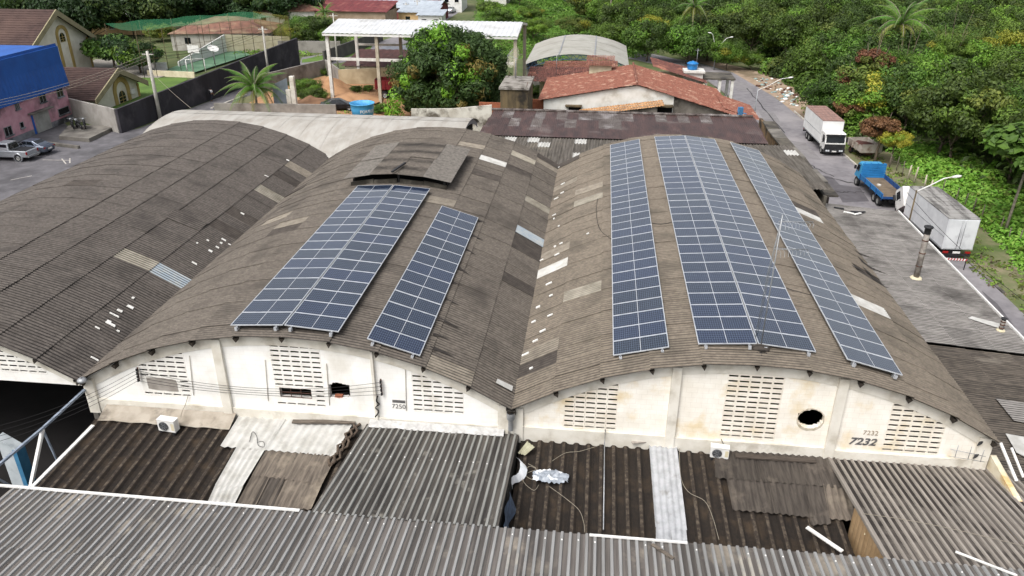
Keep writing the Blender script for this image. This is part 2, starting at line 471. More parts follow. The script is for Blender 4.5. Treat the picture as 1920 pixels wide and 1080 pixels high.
def vents(root, key, x0, z0, counts, base=None, skip=()):
    """columns of vent blocks standing on z0; counts[i] blocks in column i; gives the holes they fill"""
    holes = []
    for i, n in enumerate(counts):
        b0 = base[i] if base else 0
        for k in range(b0, n):
            if (i, k) in skip: continue
            link('vent_block', me_block[key], root, (x0+BW*(i+.5)-root.location.x, 0-root.location.y, z0+BH*(k+.5)-root.location.z))
        za, zb = z0+BH*b0, z0+BH*n
        sk = sorted(k for (ii, k) in skip if ii == i)
        def fn(x, za=za, zb=zb): return (za, zb)
        holes.append((x0+BW*i, x0+BW*(i+1), fn))
    return holes
def blob_hole(cx, cz, rx, rz, sd):
    def ragged(x):
        t = (x-cx)/rx
        if abs(t) >= 1: return None
        k = rz*math.sqrt(1-t*t)
        return (cz-k*(1+.22*noise.noise((x*3.1, sd, 0))), cz+k*(1+.22*noise.noise((x*3.1, sd+9, 0))))
    return (cx-rx, cx+rx, ragged)
def square_hole(xa, xb, za, zb, sd):
    def ragged(x): return (za+.07*noise.noise((x*5, sd, 0)), zb+.16*noise.noise((x*2.3, sd+4, 0))-.22*clamp((x-xa-.5)/(xb-xa)))
    return (xa, xb, ragged)

def nave(name, label, xc, key, roof_rows=(0, NROW), special={}):
    root = thing(name, label, 'warehouse', (xc, 0, gz(xc)))
    rl = root.location
    R2 = AR*math.cos(TH/NROW)
    for r in range(NROW):
        a = -TH+2*TH*(r+.5)/NROW
        side = 1 if a >= 0 else -1
        for c in range(NCOL):
            sp = special.get((r, c))
            ao = a; lift = .012*((c % 2))+random.uniform(0, .012)
            tilt = -.018*side
            y = Y0+SHW*(c+.5)
            R_ = R2+lift
            loc = (R_*math.sin(ao), y, R_*math.cos(ao)-(AR-RISE)-rl.z)
            rot = (random.uniform(-.010, .010), ao+tilt+random.uniform(-.004, .004), random.uniform(-.012, .012))
            rnd = random.random()
            m = None
            if sp == 'clear': m = m_clear
            elif sp == 'white': m = m_newsheet
            elif sp == 'dark': m = m_roofdark
            elif sp == 'blue': m = m_bluesheet
            elif sp == 'pale': m = m_roofpale
            elif rnd < .018: m = m_roofdark
            elif rnd > .992: m = m_roofpale
            if sp == 'gap': rot = (rot[0]+.10, rot[1]+.02, rot[2]+.03); loc = (loc[0], loc[1], loc[2]+.07)
            link('roof_sheet', me_sheet[key], root, loc, rot, m)
    return root
def purlins(root, xc):
    for i in range(NROW+1):
        mb = MB()
        a = -TH+2*TH*i/NROW
        x = xc+(AR-.16)*math.sin(a); z = (AR-.16)*math.cos(a)-(AR-RISE)
        d = Vector((math.sin(a), 0, math.cos(a))); t = Vector((math.cos(a), 0, -math.sin(a)))
        p = Vector((x, -.30, z)); q = Vector((x, .02, z))
        mb.add([p-t*.09+d*.06, p+t*.09+d*.06, p-d*.12+t*.01, q-t*.09+d*.06, q+t*.09+d*.06, q-d*.12+t*.01],
               [(0, 2, 1), (3, 4, 5), (0, 1, 4, 3), (1, 2, 5, 4), (2, 0, 3, 5)])
        mb.build('purlin_end', m_pale, root, world=True)
def arch_band(root, xc, key, zlim, w=.55):
    mb = MB(); n = 48; h = W/2
    y0, y1 = -.035, 0.
    pts = []
    for i in range(n+1):
        a = -TH+2*TH*i/n
        zt = AR*math.cos(a)-(AR-RISE)-.13; zb = (AR-w)*math.cos(a)-(AR-RISE)-.10
        pts.append((xc+AR*math.sin(a)*.995, zt, xc+(AR-w)*math.sin(a), max(zb, zlim)))
    for p, q in zip(pts[:-1], pts[1:]):
        if q[1] <= zlim+.02 or p[1] <= zlim+.02: continue
        mb.quad((p[2], y0, p[3]), (q[2], y0, q[3]), (q[0], y0, q[1]), (p[0], y0, p[1]))
        mb.quad((p[2], y1, p[3]), (q[2], y1, q[3]), (q[2], y0, q[3]), (p[2], y0, p[3]))
    return mb.build('arch_beam', m_beam, root, world=True)
def pilaster(root, x, zb, zt, w=.5):
    mb = MB(); mb.box(x-w/2, x+w/2, -.14, -.003, zb, zt)
    return mb.build('pilaster', m_beam, root, world=True)

# side: which sheets of each roof stand out in the photograph  (row 0 = left eave, col 0 = front)
def at_roof(px, py, xc):                 # roof cell under a pixel
    p = onz(px, py, RISE)
    for _ in range(25):
        z = arc(clamp(p.x-xc, -W/2, W/2)); p = onz(px, py, z)
    a = math.asin(clamp((p.x-xc)/AR, -1, 1))
    return (int(clamp((a+TH)/(2*TH)*NROW, 0, NROW-1)), int(clamp((p.y-Y0)/SHW, 0, NCOL-1)))
xA, xB, xC = -W*1.5, -W*.5, W*.5
spA = {at_roof(*p, xA): k for p, k in (((290, 495), 'clear'), ((330, 530), 'blue'), ((485, 350), 'clear'), ((540, 305), 'clear'), ((568, 320), 'pale'),
       ((405, 418), 'dark'), ((370, 433), 'gap'), ((545, 345), 'dark'))}
spB = {at_roof(*p, xB): k for p, k in (((905, 300), 'white'), ((820, 373), 'pale'), ((540, 422), 'pale'), ((990, 370), 'clear'), ((975, 432), 'clear'), ((1000, 450), 'blue'),
       ((860, 268), 'pale'), ((950, 520), 'dark'), ((1000, 305), 'clear'), ((985, 325), 'dark'),
       ((1000, 480), 'dark'))}
spC = {at_roof(*p, xC): k for p, k in (((1020, 508), 'white'), ((1115, 540), 'clear'), ((1125, 370), 'clear'), ((1520, 402), 'white'), ((1635, 570), 'white'), ((1060, 300), 'dark'), ((1080, 340), 'pale'), ((1130, 345), 'pale'), ((1640, 520), 'dark'))}
spB.update({at_roof(1020, 280, xB): 'dark'})
WA = nave('warehouse', 'vaulted warehouse with an unbroken dark roof and no solar panels, at the left edge', xA, 'a', special=spA)
WB = nave('warehouse', 'middle vaulted warehouse with number 7250 on its white gable and a raised ridge vent', xB, 'b', special=spB)
WC = nave('warehouse', 'vaulted warehouse with number 7232 on its flaking cream gable, nearest the road', xC, 'c', special=spC)

# --- gable B
hB = []
hB += vents(WB, 'b', -14.9, -.66, [7, 8, 9, 10, 10], skip={(i, k) for i in range(4) for k in (1, 2, 3)})
hB += vents(WB, 'b', -9.36, -.71, [14, 14, 15, 14, 14], skip={(i, k) for i in range(4) for k in (1, 2, 3)})
hB += vents(WB, 'b', -3.87, -.59, [9, 8, 7, 6, 5])
hB.append(square_hole(-7.17, -6.34, -.2, .5, 3))
gable(WB, xB, 'b', -1.55, hB, None)
# --- gable C
hC = []
hC += vents(WC, 'c', 1.95, -.86, [7, 8, 9, 9, 10])
hC += vents(WC, 'c', 7.8, -.81, [14, 14, 14, 14, 14])
hC += vents(WC, 'c', 13.65, -.96, [10, 9, 9, 8, 7])
hC.append(blob_hole(10.95, .27, .47, .43, 5))
gable(WC, xC, 'c', -1.55, hC, None)
# --- gable A: hangs over an open bay
hA = vents(WA, 'a', -22.9, .0, [9, 9, 8, 8, 7, 6, 5, 4, 3, 2])
gable(WA, xA, 'a', -.42, hA, None)
for root, xc, zl in ((WA, xA, -.42), (WB, xB, -1.3), (WC, xC, -1.3)):
    arch_band(root, xc, 'b', zl, .46); purlins(root, xc)
for x, r, w in ((-17.15, WB, .45), (-11.42, WB, .36), (-5.33, WB, .1), (-.35, WB, .4), (.22, WC, .4), (5.98, WC, .34), (11.8, WC, .34), (17.1, WC, .5)):
    zt = arc(min(abs(x-xB), abs(x-xC)))-.18
    pilaster(r, x, -1.62, max(zt, -.25), w)
for r, xa, xb, zt in ((WB, -16.92, -11.6, -.95), (WB, -11.24, -5.38, -.95), (WB, -5.28, -.55, -.95), (WC, .42, 5.81, -.90), (WC, 6.15, 11.63, -.93), (WC, 11.97, 16.85, -1.02)):
    mb = MB(); mb.box(xa, xb, -.09, -.008, -1.56, zt); mb.build('base_beam', m_beam, r, world=True)
# the bodies below the vaults
for r, xc, front in ((WA, xA, False), (WB, xB, True), (WC, xC, True)):
    g = gz(xc)-.5; mb = MB(); h = W/2
    mb.box(xc-h+.02, xc-h+.24, .3, 31, g, -.06); mb.build('side_wall', m_concrete, r, world=True)
    mb = MB(); mb.box(xc+h-.24, xc+h-.02, .3, 31, g, -.06); mb.build('side_wall', m_concrete, r, world=True)
    mb = MB(); n = 24
    for i in range(n):
        a0 = -TH+2*TH*i/n; a1 = -TH+2*TH*(i+1)/n
        mb.quad((xc+AR*math.sin(a1), 31, g), (xc+AR*math.sin(a0), 31, g), (xc+AR*math.sin(a0), 31, AR*math.cos(a0)-AR+RISE-.1), (xc+AR*math.sin(a1), 31, AR*math.cos(a1)-AR+RISE-.1))
    mb.build('rear_wall', m_concrete, r, world=True)
    mb = MB()
    if front: mb.box(xc-h+.25, xc+h-.25, .01, .2, g, -1.552)
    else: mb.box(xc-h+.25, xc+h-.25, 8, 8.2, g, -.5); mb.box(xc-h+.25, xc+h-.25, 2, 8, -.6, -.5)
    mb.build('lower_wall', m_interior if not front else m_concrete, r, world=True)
# window with bars in gable B (cuts the vent grid), bricked-up opening beside it
mb = MB()
for (x0, x1, z0, z1) in ((-9.36, -7.76, -.493, -.33), (-9.36, -7.76, .12, .152), (-9.36, -9.19, -.33, .12), (-7.9, -7.76, -.33, .12)):
    mb.box(x0, x1, -.006, .2, z0, z1)
fr = mb.build('window', m_block, WB, world=True)
mb = MB()
for z in (-.32, -.1, .11): mb.bar((-9.2, .03, z), (-7.89, .03, z), .025)
for x in (-9.18, -8.75, -8.33, -7.91): mb.bar((x, .03, -.33), (x, .03, .12), .025)
o = mb.build('window_bars', m_rust, WB, world=True)
mb = MB()
for k in range(1): mb.bar((-7.15+k*.07, .1, -.2), (-7.15+k*.07, .1, .45), .007)
mb.build('hole_mesh', m_dark, WB, world=True)
mb = MB(); mb.box(-6.98, -6.68, .02, .16, -.2, -.1); mb.build('loose_brick', mat('red_brick', '#a4674c', '#8a5440', 4), WB, world=True)
mb = MB()
pat = [(-14.9, .0), (-14.9, -.45), (-13.3, -.45), (-13.3, .2), (-14.9, .2)]
mb.box(-14.9, -13.3, -.004, .15, -.445, .205); mb.build('block_infill', m_block, WB, world=True)
mb = MB(); n = 26; ring = []
for i in range(n):
    a = 2*PI*i/n; k = 1/max(abs(math.cos(a)), abs(math.sin(a)))
    ring.append((-14.04+.62*k*math.cos(a)*(1+.06*noise.noise((a*2, 1, 0))), -.1+.29*k*math.sin(a)*(1+.14*noise.noise((a*3, 5, 0)))-.02*math.cos(a)*k))
mb.add([(p[0], -.016, p[1]) for p in ring]+[(p[0], 0, p[1]) for p in ring], [tuple(range(n))]+[(i, i+n, (i+1) % n+n, (i+1) % n) for i in range(n)])
mb.build('cement_patch', mat('raw_cement', '#a09a93', '#89837c', 2, 7, .95), WB, world=True)
# rim of broken plaster round the hole in gable C
mb = MB(); n = 26; rim = []; cx, cz = 10.95, .27
for i in range(n):
    a = 2*PI*i/n; k = 1.03+.09*noise.noise((a*3, 2, 7))+.17*max(0, -math.sin(a))
    rim.append((cx+.47*k*math.cos(a), cz+.45*k*math.sin(a)))
inn = [(cx+.46*math.cos(2*PI*i/n), cz+.42*math.sin(2*PI*i/n)) for i in range(n)]
for i in range(n):
    j = (i+1) % n
    mb.quad((inn[i][0], -.012, inn[i][1]), (rim[i][0], -.008, rim[i][1]), (rim[j][0], -.008, rim[j][1]), (inn[j][0], -.012, inn[j][1]))
mb.build('broken_plaster_rim', mat('broken_plaster', '#c4bbaa', '#a0957f', 5, 7, .95), WC, world=True)
# painted numbers
def text_obj(name, s, size, loc, m, parent, rot=(PI/2, 0, 0), shear=0., offset=0., sx=1.):
    cu = bpy.data.curves.new(name, 'FONT'); cu.body = s; cu.size = size; cu.extrude = .002; cu.shear = shear; cu.offset = offset
    tmp = bpy.data.objects.new(name, cu); COL.objects.link(tmp)
    bpy.context.view_layer.update()
    me = bpy.data.meshes.new_from_object(tmp.evaluated_get(bpy.context.evaluated_depsgraph_get()))
    bpy.data.objects.remove(tmp)
    me.materials.clear(); me.materials.append(m)
    L = Vector(loc)-Vector(parent.location)
    o = link(name, me, parent, L, rot); o.scale = (sx, 1, 1); return o
m_num = mat('faded_stencil_paint', '#4a4a4c', '#6d6b68', 7, 6, .9)
m_num2 = mat('pale_stencil_paint', '#8d7e6b', '#a3957f', 7, 6, .9)
text_obj('painted_number', '7250', .28, (-4.72, -.012, -.49), m_num, WB)
text_obj('painted_number', '7232', .28, (12.87, -.014, -.26), m_num2, WC, sx=.98)
text_obj('painted_number', '7232', .42, (12.44, -.014, -.71), m_num, WC, shear=.25, offset=.012, sx=1.15)
mb = MB(); mb.quad((-4.68, -.012, -.23), (-4.17, -.012, -.23), (-4.17, -.012, -.10), (-4.68, -.012, -.10)); mb.build('name_plate', m_num, WB, world=True)

# --- raised ridge vent on roof B
mon = MB()
def cellpt(px, py, z): return onz(px, py, z)
zc = RISE+.62
fl, fm, fr_, bl, bm_, br = [cellpt(*p, z) for p, z in (((650, 332), zc-.3), ((745, 326), zc), ((842, 343), zc-.3), ((706, 272), zc-.3), ((800, 262), zc), ((880, 282), zc-.3))]
yf, yb = 17.6, 24.7
L_ = 4.5
for r, (a0, a1) in enumerate(((-3.15, -1.58), (-1.58, 0), (0, 1.58), (1.58, 3.15))):
    for c in range(2):
        za = RISE+.66-abs(a0)**2*.040; zb = RISE+.66-abs(a1)**2*.040
        mid = ((a0+a1)/2, (yf+(yb-yf)*(c+.5)/2), (za+zb)/2)
        key = 'b'
        me = MON_ME = sheet_mesh('vent_sheet', m_roof['b'], waves=18, L=1.66, wid=(yb-yf)/2+.06, amp=.02) if (r == 0 and c == 0) else MON_ME
        m = m_roofpale if (r, c) in ((0, 0), (3, 0), (3, 1), (0, 1)) else None
        mm = mat('vent_grey', '#6f6a64', '#57534e', 5, 9, .93) if (r, c) == (0, 0) else MATS['vent_grey']
        link('vent_roof_sheet', me, WB, (mid[0], mid[1], mid[2]+.02*((r+c) % 2)-WB.location.z), (0, math.atan2(za-zb, a1-a0), 0), mm if m else None)
mb = MB()
for s in (-1, 1):
    for a, b in ((.1, 1.45), (1.5, 2.85)):
        z0 = arc(a); z1 = arc(b)
        za = RISE+.6-a*a*.04; zb = RISE+.6-b*b*.04
        mb.hexa([(xB+s*a, yf+.35, z0), (xB+s*b, yf+.35, z1), (xB+s*b, yf+.45, z1), (xB+s*a, yf+.45, z0), (xB+s*a, yf+.35, z0+.28), (xB+s*b, yf+.35, z1+.22), (xB+s*b, yf+.45, z1+.22), (xB+s*a, yf+.45, z0+.28)])
mb.build('vent_kerb', m_clear, WB, world=True)
mb = MB(); mb.box(xB-2.8, xB+2.8, yf+.8, yb-.4, RISE-.5, RISE+.06); mb.build('vent_opening', m_interior, WB, world=True)
for s in (-1, 0, 1):
    for y in (yf+.5, (yf+yb)/2, yb-.5):
        mb = MB(); mb.box(xB+s*2.7-.05, xB+s*2.7+.05, y-.05, y+.05, RISE-.9, RISE+.66-abs(s)*.5)
        mb.build('vent_post', m_dark, WB, world=True)
# loose old timbers on the vent
mb = MB(); mb.bar(onz(735, 322, RISE+.82), onz(760, 305, RISE+.85), .12, .08); mb.build('loose_batten', m_dark, WB, world=True)
# ---------------------------------------------------------------- solar arrays: strips of modules clamped on two rails
def m_cells():
    m = bpy.data.materials.new('solar_cells'); m.use_nodes = True
    n = m.node_tree.nodes; l = m.node_tree.links; p = n['Principled BSDF']
    tc = n.new('ShaderNodeTexCoord')
    sep = n.new('ShaderNodeSeparateXYZ'); l.new(tc.outputs['Object'], sep.inputs[0])
    def line(sock, step, off, w):
        a = n.new('ShaderNodeMath'); a.operation = 'ADD'; a.inputs[1].default_value = off; l.new(sock, a.inputs[0])
        b = n.new('ShaderNodeMath'); b.operation = 'PINGPONG'; b.inputs[1].default_value = step/2; l.new(a.outputs[0], b.inputs[0])
        c = n.new('ShaderNodeMath'); c.operation = 'LESS_THAN'; c.inputs[1].default_value = w; l.new(b.outputs[0], c.inputs[0]); return c.outputs[0]
    gx = line(sep.outputs[0], .0835, 4.175, .0045)
    gy = line(sep.outputs[1], .163, 1.63, .006)
    mx = n.new('ShaderNodeMath'); mx.operation = 'MAXIMUM'; l.new(gx, mx.inputs[0]); l.new(gy, mx.inputs[1])
    oi = n.new('ShaderNodeObjectInfo')
    cr = n.new('ShaderNodeMix'); cr.data_type = 'RGBA'; l.new(oi.outputs['Random'], cr.inputs[0])
    cr.inputs[6].default_value = lin('#0a1a39'); cr.inputs[7].default_value = lin('#0d182a')
    k = n.new('ShaderNodeMix'); k.data_type = 'RGBA'; l.new(mx.outputs[0], k.inputs[0]); l.new(cr.outputs[2], k.inputs[6]); k.inputs[7].default_value = lin('#566370')
    l.new(k.outputs[2], p.inputs['Base Color'])
    p.inputs['Roughness'].default_value = .11; p.inputs['Specular IOR Level'].default_value = .5
    p.inputs['Coat Weight'].default_value = .6; p.inputs['Coat Roughness'].default_value = .06
    return m
m_cell = m_cells()
m_frame = mat('aluminium_frame', '#c3c6ca', '#b3b6bb', 3, 4, .4, .3)
PW, PL = 2.09, 1.05                      # across the strip, along it
mbf = MB()
for x0, x1, y0, y1 in ((-PW/2, PW/2, -PL/2+.004, -PL/2+.034), (-PW/2, PW/2, PL/2-.034, PL/2-.004), (-PW/2, -PW/2+.03, -PL/2+.034, PL/2-.034), (PW/2-.03, PW/2, -PL/2+.034, PL/2-.034)):
    mbf.box(x0, x1, y0, y1, -.035, .004)
mbf.box(-.011, .011, -PL/2+.034, PL/2-.034, -.004, .0025)
me_frame = mbf.mesh('panel_frame', m_frame)
mbg = MB(); mbg.box(-PW/2+.03, PW/2-.03, -PL/2+.034, PL/2-.034, -.03, 0)
me_cell = mbg.mesh('panel_cells', m_cell)
mbr = MB(); mbr.box(-.02, .02, -.5, .5, -.04, 0); 
def array(label, rows, yf, a, b):
    """a, b = (x, z) of the left and right edge of the strip"""
    a = Vector(a); b = Vector(b); mid = (a+b)/2; ang = -math.atan2(b.y-a.y, b.x-a.x)
    root = thing('solar_array', label, 'solar panels', (mid.x, yf, mid.y), 0, 'strips of solar panels on the vaulted roofs')
    root.rotation_euler = (0, ang, 0)
    for r in range(rows):
        p = link('solar_panel', me_cell, root, (0, PL*(r+.5), random.uniform(-.004, .004)), (random.uniform(-.006, .006), random.uniform(-.004, .004), 0))
        f = link('panel_frame', me_frame, p)
    for s in (-1, 1):
        mb = MB(); x = s*.78
        mb.box(x-.03, x+.03, -.14, rows*PL+.14, -.10, -.04)
        for k in range(int(rows*PL/2.1)+1):
            mb.box(x-.025, x+.025, .1+k*2.1-.03, .1+k*2.1+.03, -.26, -.1)
        mb.build('mounting_rail', m_steel, root)
        mb = MB(); mb.box(x-.05, x+.05, -.16, -.06, -.17, -.04); mb.build('end_clamp', m_frame, root)
    return root
dz = .03
array('solar panel strip at the left of the right-hand roof, standing alone, longest dark single strip', 28, .88, (3.69, 1.94), (5.72, 2.44))
array('left half of the paired solar panel strips along the crown of the right-hand roof', 28, .90, (6.76, 2.64), (8.84, 2.79))
array('right half of the paired solar panel strips along the crown of the right-hand roof', 28, .90, (8.885, 2.79), (10.96, 2.58))
array('solar panel strip nearest the road, pale with sky reflection towards its far end', 28, .68, (12.01, 2.48), (14.04, 1.95))
array('left strip of the solar panel pair before the ridge vent on the middle roof', 16, .13, (-10.81, 2.72), (-8.74, 2.86))
array('right strip of the solar panel pair before the ridge vent on the middle roof', 16, .13, (-8.66, 2.86), (-6.60, 2.71))
array('shortest solar panel strip, standing alone right of the pair on the middle roof', 14, .12, (-5.51, 2.49), (-3.51, 1.88))
# ---------------------------------------------------------------- low annexes in front of the gables
def onpl(px, py, fn):                    # point of a gently sloping roof z = fn(x, y) under a pixel
    z = -1.5
    for _ in range(25):
        p = onz(px, py, z); z = fn(p.x, p.y)
    return p
zd = lambda x, y: -1.52+.062*min(y, 0)           # old dark roofs, falling towards the street
zg = lambda x, y: -1.28-.165*y                   # grey roofs, rising towards the street
zf = lambda x, y: -.24-.095*(y+6.3)              # front roof
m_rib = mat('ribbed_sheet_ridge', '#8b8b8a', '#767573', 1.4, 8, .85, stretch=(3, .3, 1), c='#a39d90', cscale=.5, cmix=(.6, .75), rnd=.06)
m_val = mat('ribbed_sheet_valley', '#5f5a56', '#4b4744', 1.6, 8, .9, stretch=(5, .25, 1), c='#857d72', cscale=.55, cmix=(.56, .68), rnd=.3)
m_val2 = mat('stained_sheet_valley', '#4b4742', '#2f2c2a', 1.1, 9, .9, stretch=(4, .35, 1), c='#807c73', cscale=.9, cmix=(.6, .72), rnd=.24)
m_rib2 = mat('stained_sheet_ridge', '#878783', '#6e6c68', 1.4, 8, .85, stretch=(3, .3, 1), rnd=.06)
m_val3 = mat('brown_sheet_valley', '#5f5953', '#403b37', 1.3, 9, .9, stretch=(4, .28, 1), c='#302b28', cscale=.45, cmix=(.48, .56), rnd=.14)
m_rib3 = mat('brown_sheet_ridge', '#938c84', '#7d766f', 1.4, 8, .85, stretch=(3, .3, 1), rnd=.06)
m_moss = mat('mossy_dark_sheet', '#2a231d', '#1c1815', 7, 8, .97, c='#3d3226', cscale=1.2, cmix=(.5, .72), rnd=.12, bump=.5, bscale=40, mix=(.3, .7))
m_litcrest = mat('lit_sheet_crest', '#302923', '#62584c', 6, 9, .95, mix=(.45, .75))  # paler crest faces: light catching the ribs is put into the colour
m_oldcorr = mat('brown_corrugated', '#6d645a', '#4f4841', 2.4, 9, .92, stretch=(5, .5, 1), c='#857b6d', cscale=.7, cmix=(.55, .7), rnd=.12)
m_olddark = mat('blackened_corrugated', '#4b453f', '#36312d', 2.4, 9, .92, stretch=(5, .5, 1), c='#625a51', cscale=.8, cmix=(.55, .7), rnd=.18)
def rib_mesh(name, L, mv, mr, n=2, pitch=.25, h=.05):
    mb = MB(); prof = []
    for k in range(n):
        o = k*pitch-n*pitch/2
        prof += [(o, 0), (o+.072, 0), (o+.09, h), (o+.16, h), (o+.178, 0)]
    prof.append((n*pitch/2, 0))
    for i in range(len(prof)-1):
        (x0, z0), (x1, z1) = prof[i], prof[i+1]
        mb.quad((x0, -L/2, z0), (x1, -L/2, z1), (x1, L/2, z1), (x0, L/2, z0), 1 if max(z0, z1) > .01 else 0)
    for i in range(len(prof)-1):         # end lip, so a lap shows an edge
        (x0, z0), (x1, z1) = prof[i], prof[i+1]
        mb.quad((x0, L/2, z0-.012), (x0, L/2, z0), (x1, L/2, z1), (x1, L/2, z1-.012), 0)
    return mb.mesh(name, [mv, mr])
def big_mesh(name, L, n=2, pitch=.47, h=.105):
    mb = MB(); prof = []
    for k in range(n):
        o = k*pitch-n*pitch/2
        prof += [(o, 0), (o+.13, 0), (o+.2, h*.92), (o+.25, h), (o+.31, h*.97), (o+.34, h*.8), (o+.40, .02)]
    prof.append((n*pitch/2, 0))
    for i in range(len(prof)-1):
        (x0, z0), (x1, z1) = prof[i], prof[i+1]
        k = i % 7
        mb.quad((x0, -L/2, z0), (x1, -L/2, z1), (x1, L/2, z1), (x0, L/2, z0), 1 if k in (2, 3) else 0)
    return mb.mesh(name, [m_moss, m_litcrest])
def lay(root, me, x0, n, w, ya, yb, fn, lift=0., step=.006):
    o = None
    for i in range(n):
        x = x0+w*(i+.5); za, zb = fn(x, ya), fn(x, yb)
        o = link('roof_sheet', me, root, (x-root.location.x, (ya+yb)/2-root.location.y, (za+zb)/2+lift+step*(i % 2)+random.uniform(0, .008)-root.location.z),
                 (math.atan2(zb-za, yb-ya), random.uniform(-.006, .006), random.uniform(-.002, .002)))
def body(root, x0, x1, y0, y1, zt, m=None, name='outer_wall'):
    zb = gz(x0)-.5
    for a in ((x0, x1, y0, y0+.2), (x0, x0+.2, y0+.2, y1), (x1-.2, x1, y0+.2, y1)):
        mb = MB(); mb.box(*a, zb, zt); mb.build(name, m or m_concrete_d, root, world=True)
FY = -6.32
# front annex: one long ribbed roof along the bottom of the picture
FA = thing('annex', 'long grey ribbed roof with pale ridges running across the foreground', 'annex roof', (1.5, -10, gz(0)))
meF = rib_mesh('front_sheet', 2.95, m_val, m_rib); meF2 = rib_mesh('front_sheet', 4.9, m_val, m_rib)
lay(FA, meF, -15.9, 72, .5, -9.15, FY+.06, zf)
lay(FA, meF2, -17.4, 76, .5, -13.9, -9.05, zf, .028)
body(FA, -16, 20.4, -13.8, FY-.25, -.45)
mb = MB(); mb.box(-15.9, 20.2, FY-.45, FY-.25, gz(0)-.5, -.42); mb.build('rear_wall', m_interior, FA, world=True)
def edgebar(p, q, w=.09, off=.09):
    mb = MB(); mb.bar(p+Vector((0, 0, off)), q+Vector((0, 0, off)), w, .05); return mb
edgebar(onpl(0, 914, zf), onpl(562, 961, zf)).build('edge_flashing', m_whiteclean, FA, world=True)
edgebar(onpl(1105, 1007, zf), onpl(1288, 1022, zf), .07).build('edge_flashing', m_whiteclean, FA, world=True)
me_cap = MB(); me_cap.lathe([(.001, .03), (.02, .025), (.026, 0)], 8); me_cap = me_cap.mesh('roof_screw', m_whiteclean)
for i in range(0, 144, 2):
    x = -15.9+.25*i+.125; y = FY-.28+random.uniform(-.03, .03)
    if random.random() < .5: link('roof_screw', me_cap, FA, (x-1.5, y+10, zf(x, y)+.055-FA.location.z), (0, 0, 0)).scale = (1., 1., 1.)
# grey roof under 7250
G1 = thing('annex', 'grey ribbed annex roof with black stains below the number 7250', 'annex roof', (-2.8, -3, gz(-3)))
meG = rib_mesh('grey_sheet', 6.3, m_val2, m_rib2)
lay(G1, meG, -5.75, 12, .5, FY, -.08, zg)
for i in range(24):
    x = -5.75+.25*i+.125
    for y in (-2.55,):
        if i % 2 == 0: link('roof_screw', me_cap, G1, (x+2.8, y+random.uniform(-.04, .04)+3, zg(x, y)+.055-G1.location.z)).scale = (1., 1., 1.)
mb = MB(); mb.extrude([(-.1, -1.7), (-.1, zg(0, -.1)-.06), (FY+.1, zg(0, FY+.1)-.06), (FY+.1, -2.6)], .2, .26, axis='x'); mb.build('side_board', m_interior, G1, world=True)
mb = MB(); mb.extrude([(-.1, -1.7), (-.1, zg(0, -.1)-.06), (FY+.1, zg(0, FY+.1)-.06), (FY+.1, -2.6)], -5.72, -5.66, axis='x'); mb.build('side_board', m_interior, G1, world=True)
mb = MB(); n = 14
for i in range(n):
    a, b = -5.6+5.3*i/n, -5.6+5.3*(i+1)/n
    k0, k1 = .03*noise.noise((a*3, 1, 1)), .03*noise.noise((b*3, 1, 1))
    mb.quad((a, -.42+k0*3, -1.17+k0), (b, -.42+k1*3, -1.17+k1), (b, -.1, -1.02), (a, -.1, -1.02))
mb.build('joint_membrane', mat('silver_membrane', '#b9b8b6', '#a09f9d', 5, 7, .5, .2, bump=.6, bscale=12), G1, world=True)
# grey-brown roof under 7232
G2 = thing('annex', 'grey-brown ribbed annex roof streaked black below the number 7232', 'annex roof', (14.6, -3, gz(14)))
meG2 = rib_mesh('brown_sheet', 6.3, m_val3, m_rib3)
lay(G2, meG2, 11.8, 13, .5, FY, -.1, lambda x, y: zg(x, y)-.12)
zt = lambda y: zg(0, y)-.19
mb = MB(); n = 30
m_tan = mat('tan_corrugated', '#a88d6b', '#8f7554', 3, 6, .8)
for i in range(n):
    y0, y1 = -3.2+(FY+3.3)*i/n, -3.2+(FY+3.3)*(i+1)/n
    x0, x1 = 11.83+.012*math.cos(i*2.1), 11.83+.012*math.cos((i+1)*2.1)
    mb.quad((x1, y1, -2.2), (x0, y0, -2.2), (x0, y0, zt(y0)), (x1, y1, zt(y1)))
mb.build('tan_side_sheet', m_tan, G2, world=True)
mb = MB(); mb.bar((11.82, -.1, zt(-.1)+.12), (11.82, FY+.1, zt(FY)+.12), .07, .12); mb.build('edge_trim', m_rib3, G2, world=True)
# old dark roofs
D1 = thing('annex', 'blackened wide-ribbed annex roof at the left carrying the outdoor unit', 'annex roof', (-14, -3.4, gz(-14)))
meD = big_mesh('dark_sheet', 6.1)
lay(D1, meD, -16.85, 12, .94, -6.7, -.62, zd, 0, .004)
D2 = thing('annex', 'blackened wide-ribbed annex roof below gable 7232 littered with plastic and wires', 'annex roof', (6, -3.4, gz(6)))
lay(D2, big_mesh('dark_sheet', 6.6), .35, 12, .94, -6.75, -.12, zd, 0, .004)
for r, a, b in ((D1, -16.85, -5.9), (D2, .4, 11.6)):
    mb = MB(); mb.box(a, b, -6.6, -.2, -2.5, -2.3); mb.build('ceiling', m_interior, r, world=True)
    if r is D1:
        mb = MB(); mb.box(-16.95, -16.75, -6.6, -.3, gz(-17)-.5, -1.75); mb.build('outer_wall', m_concrete_d, r, world=True)
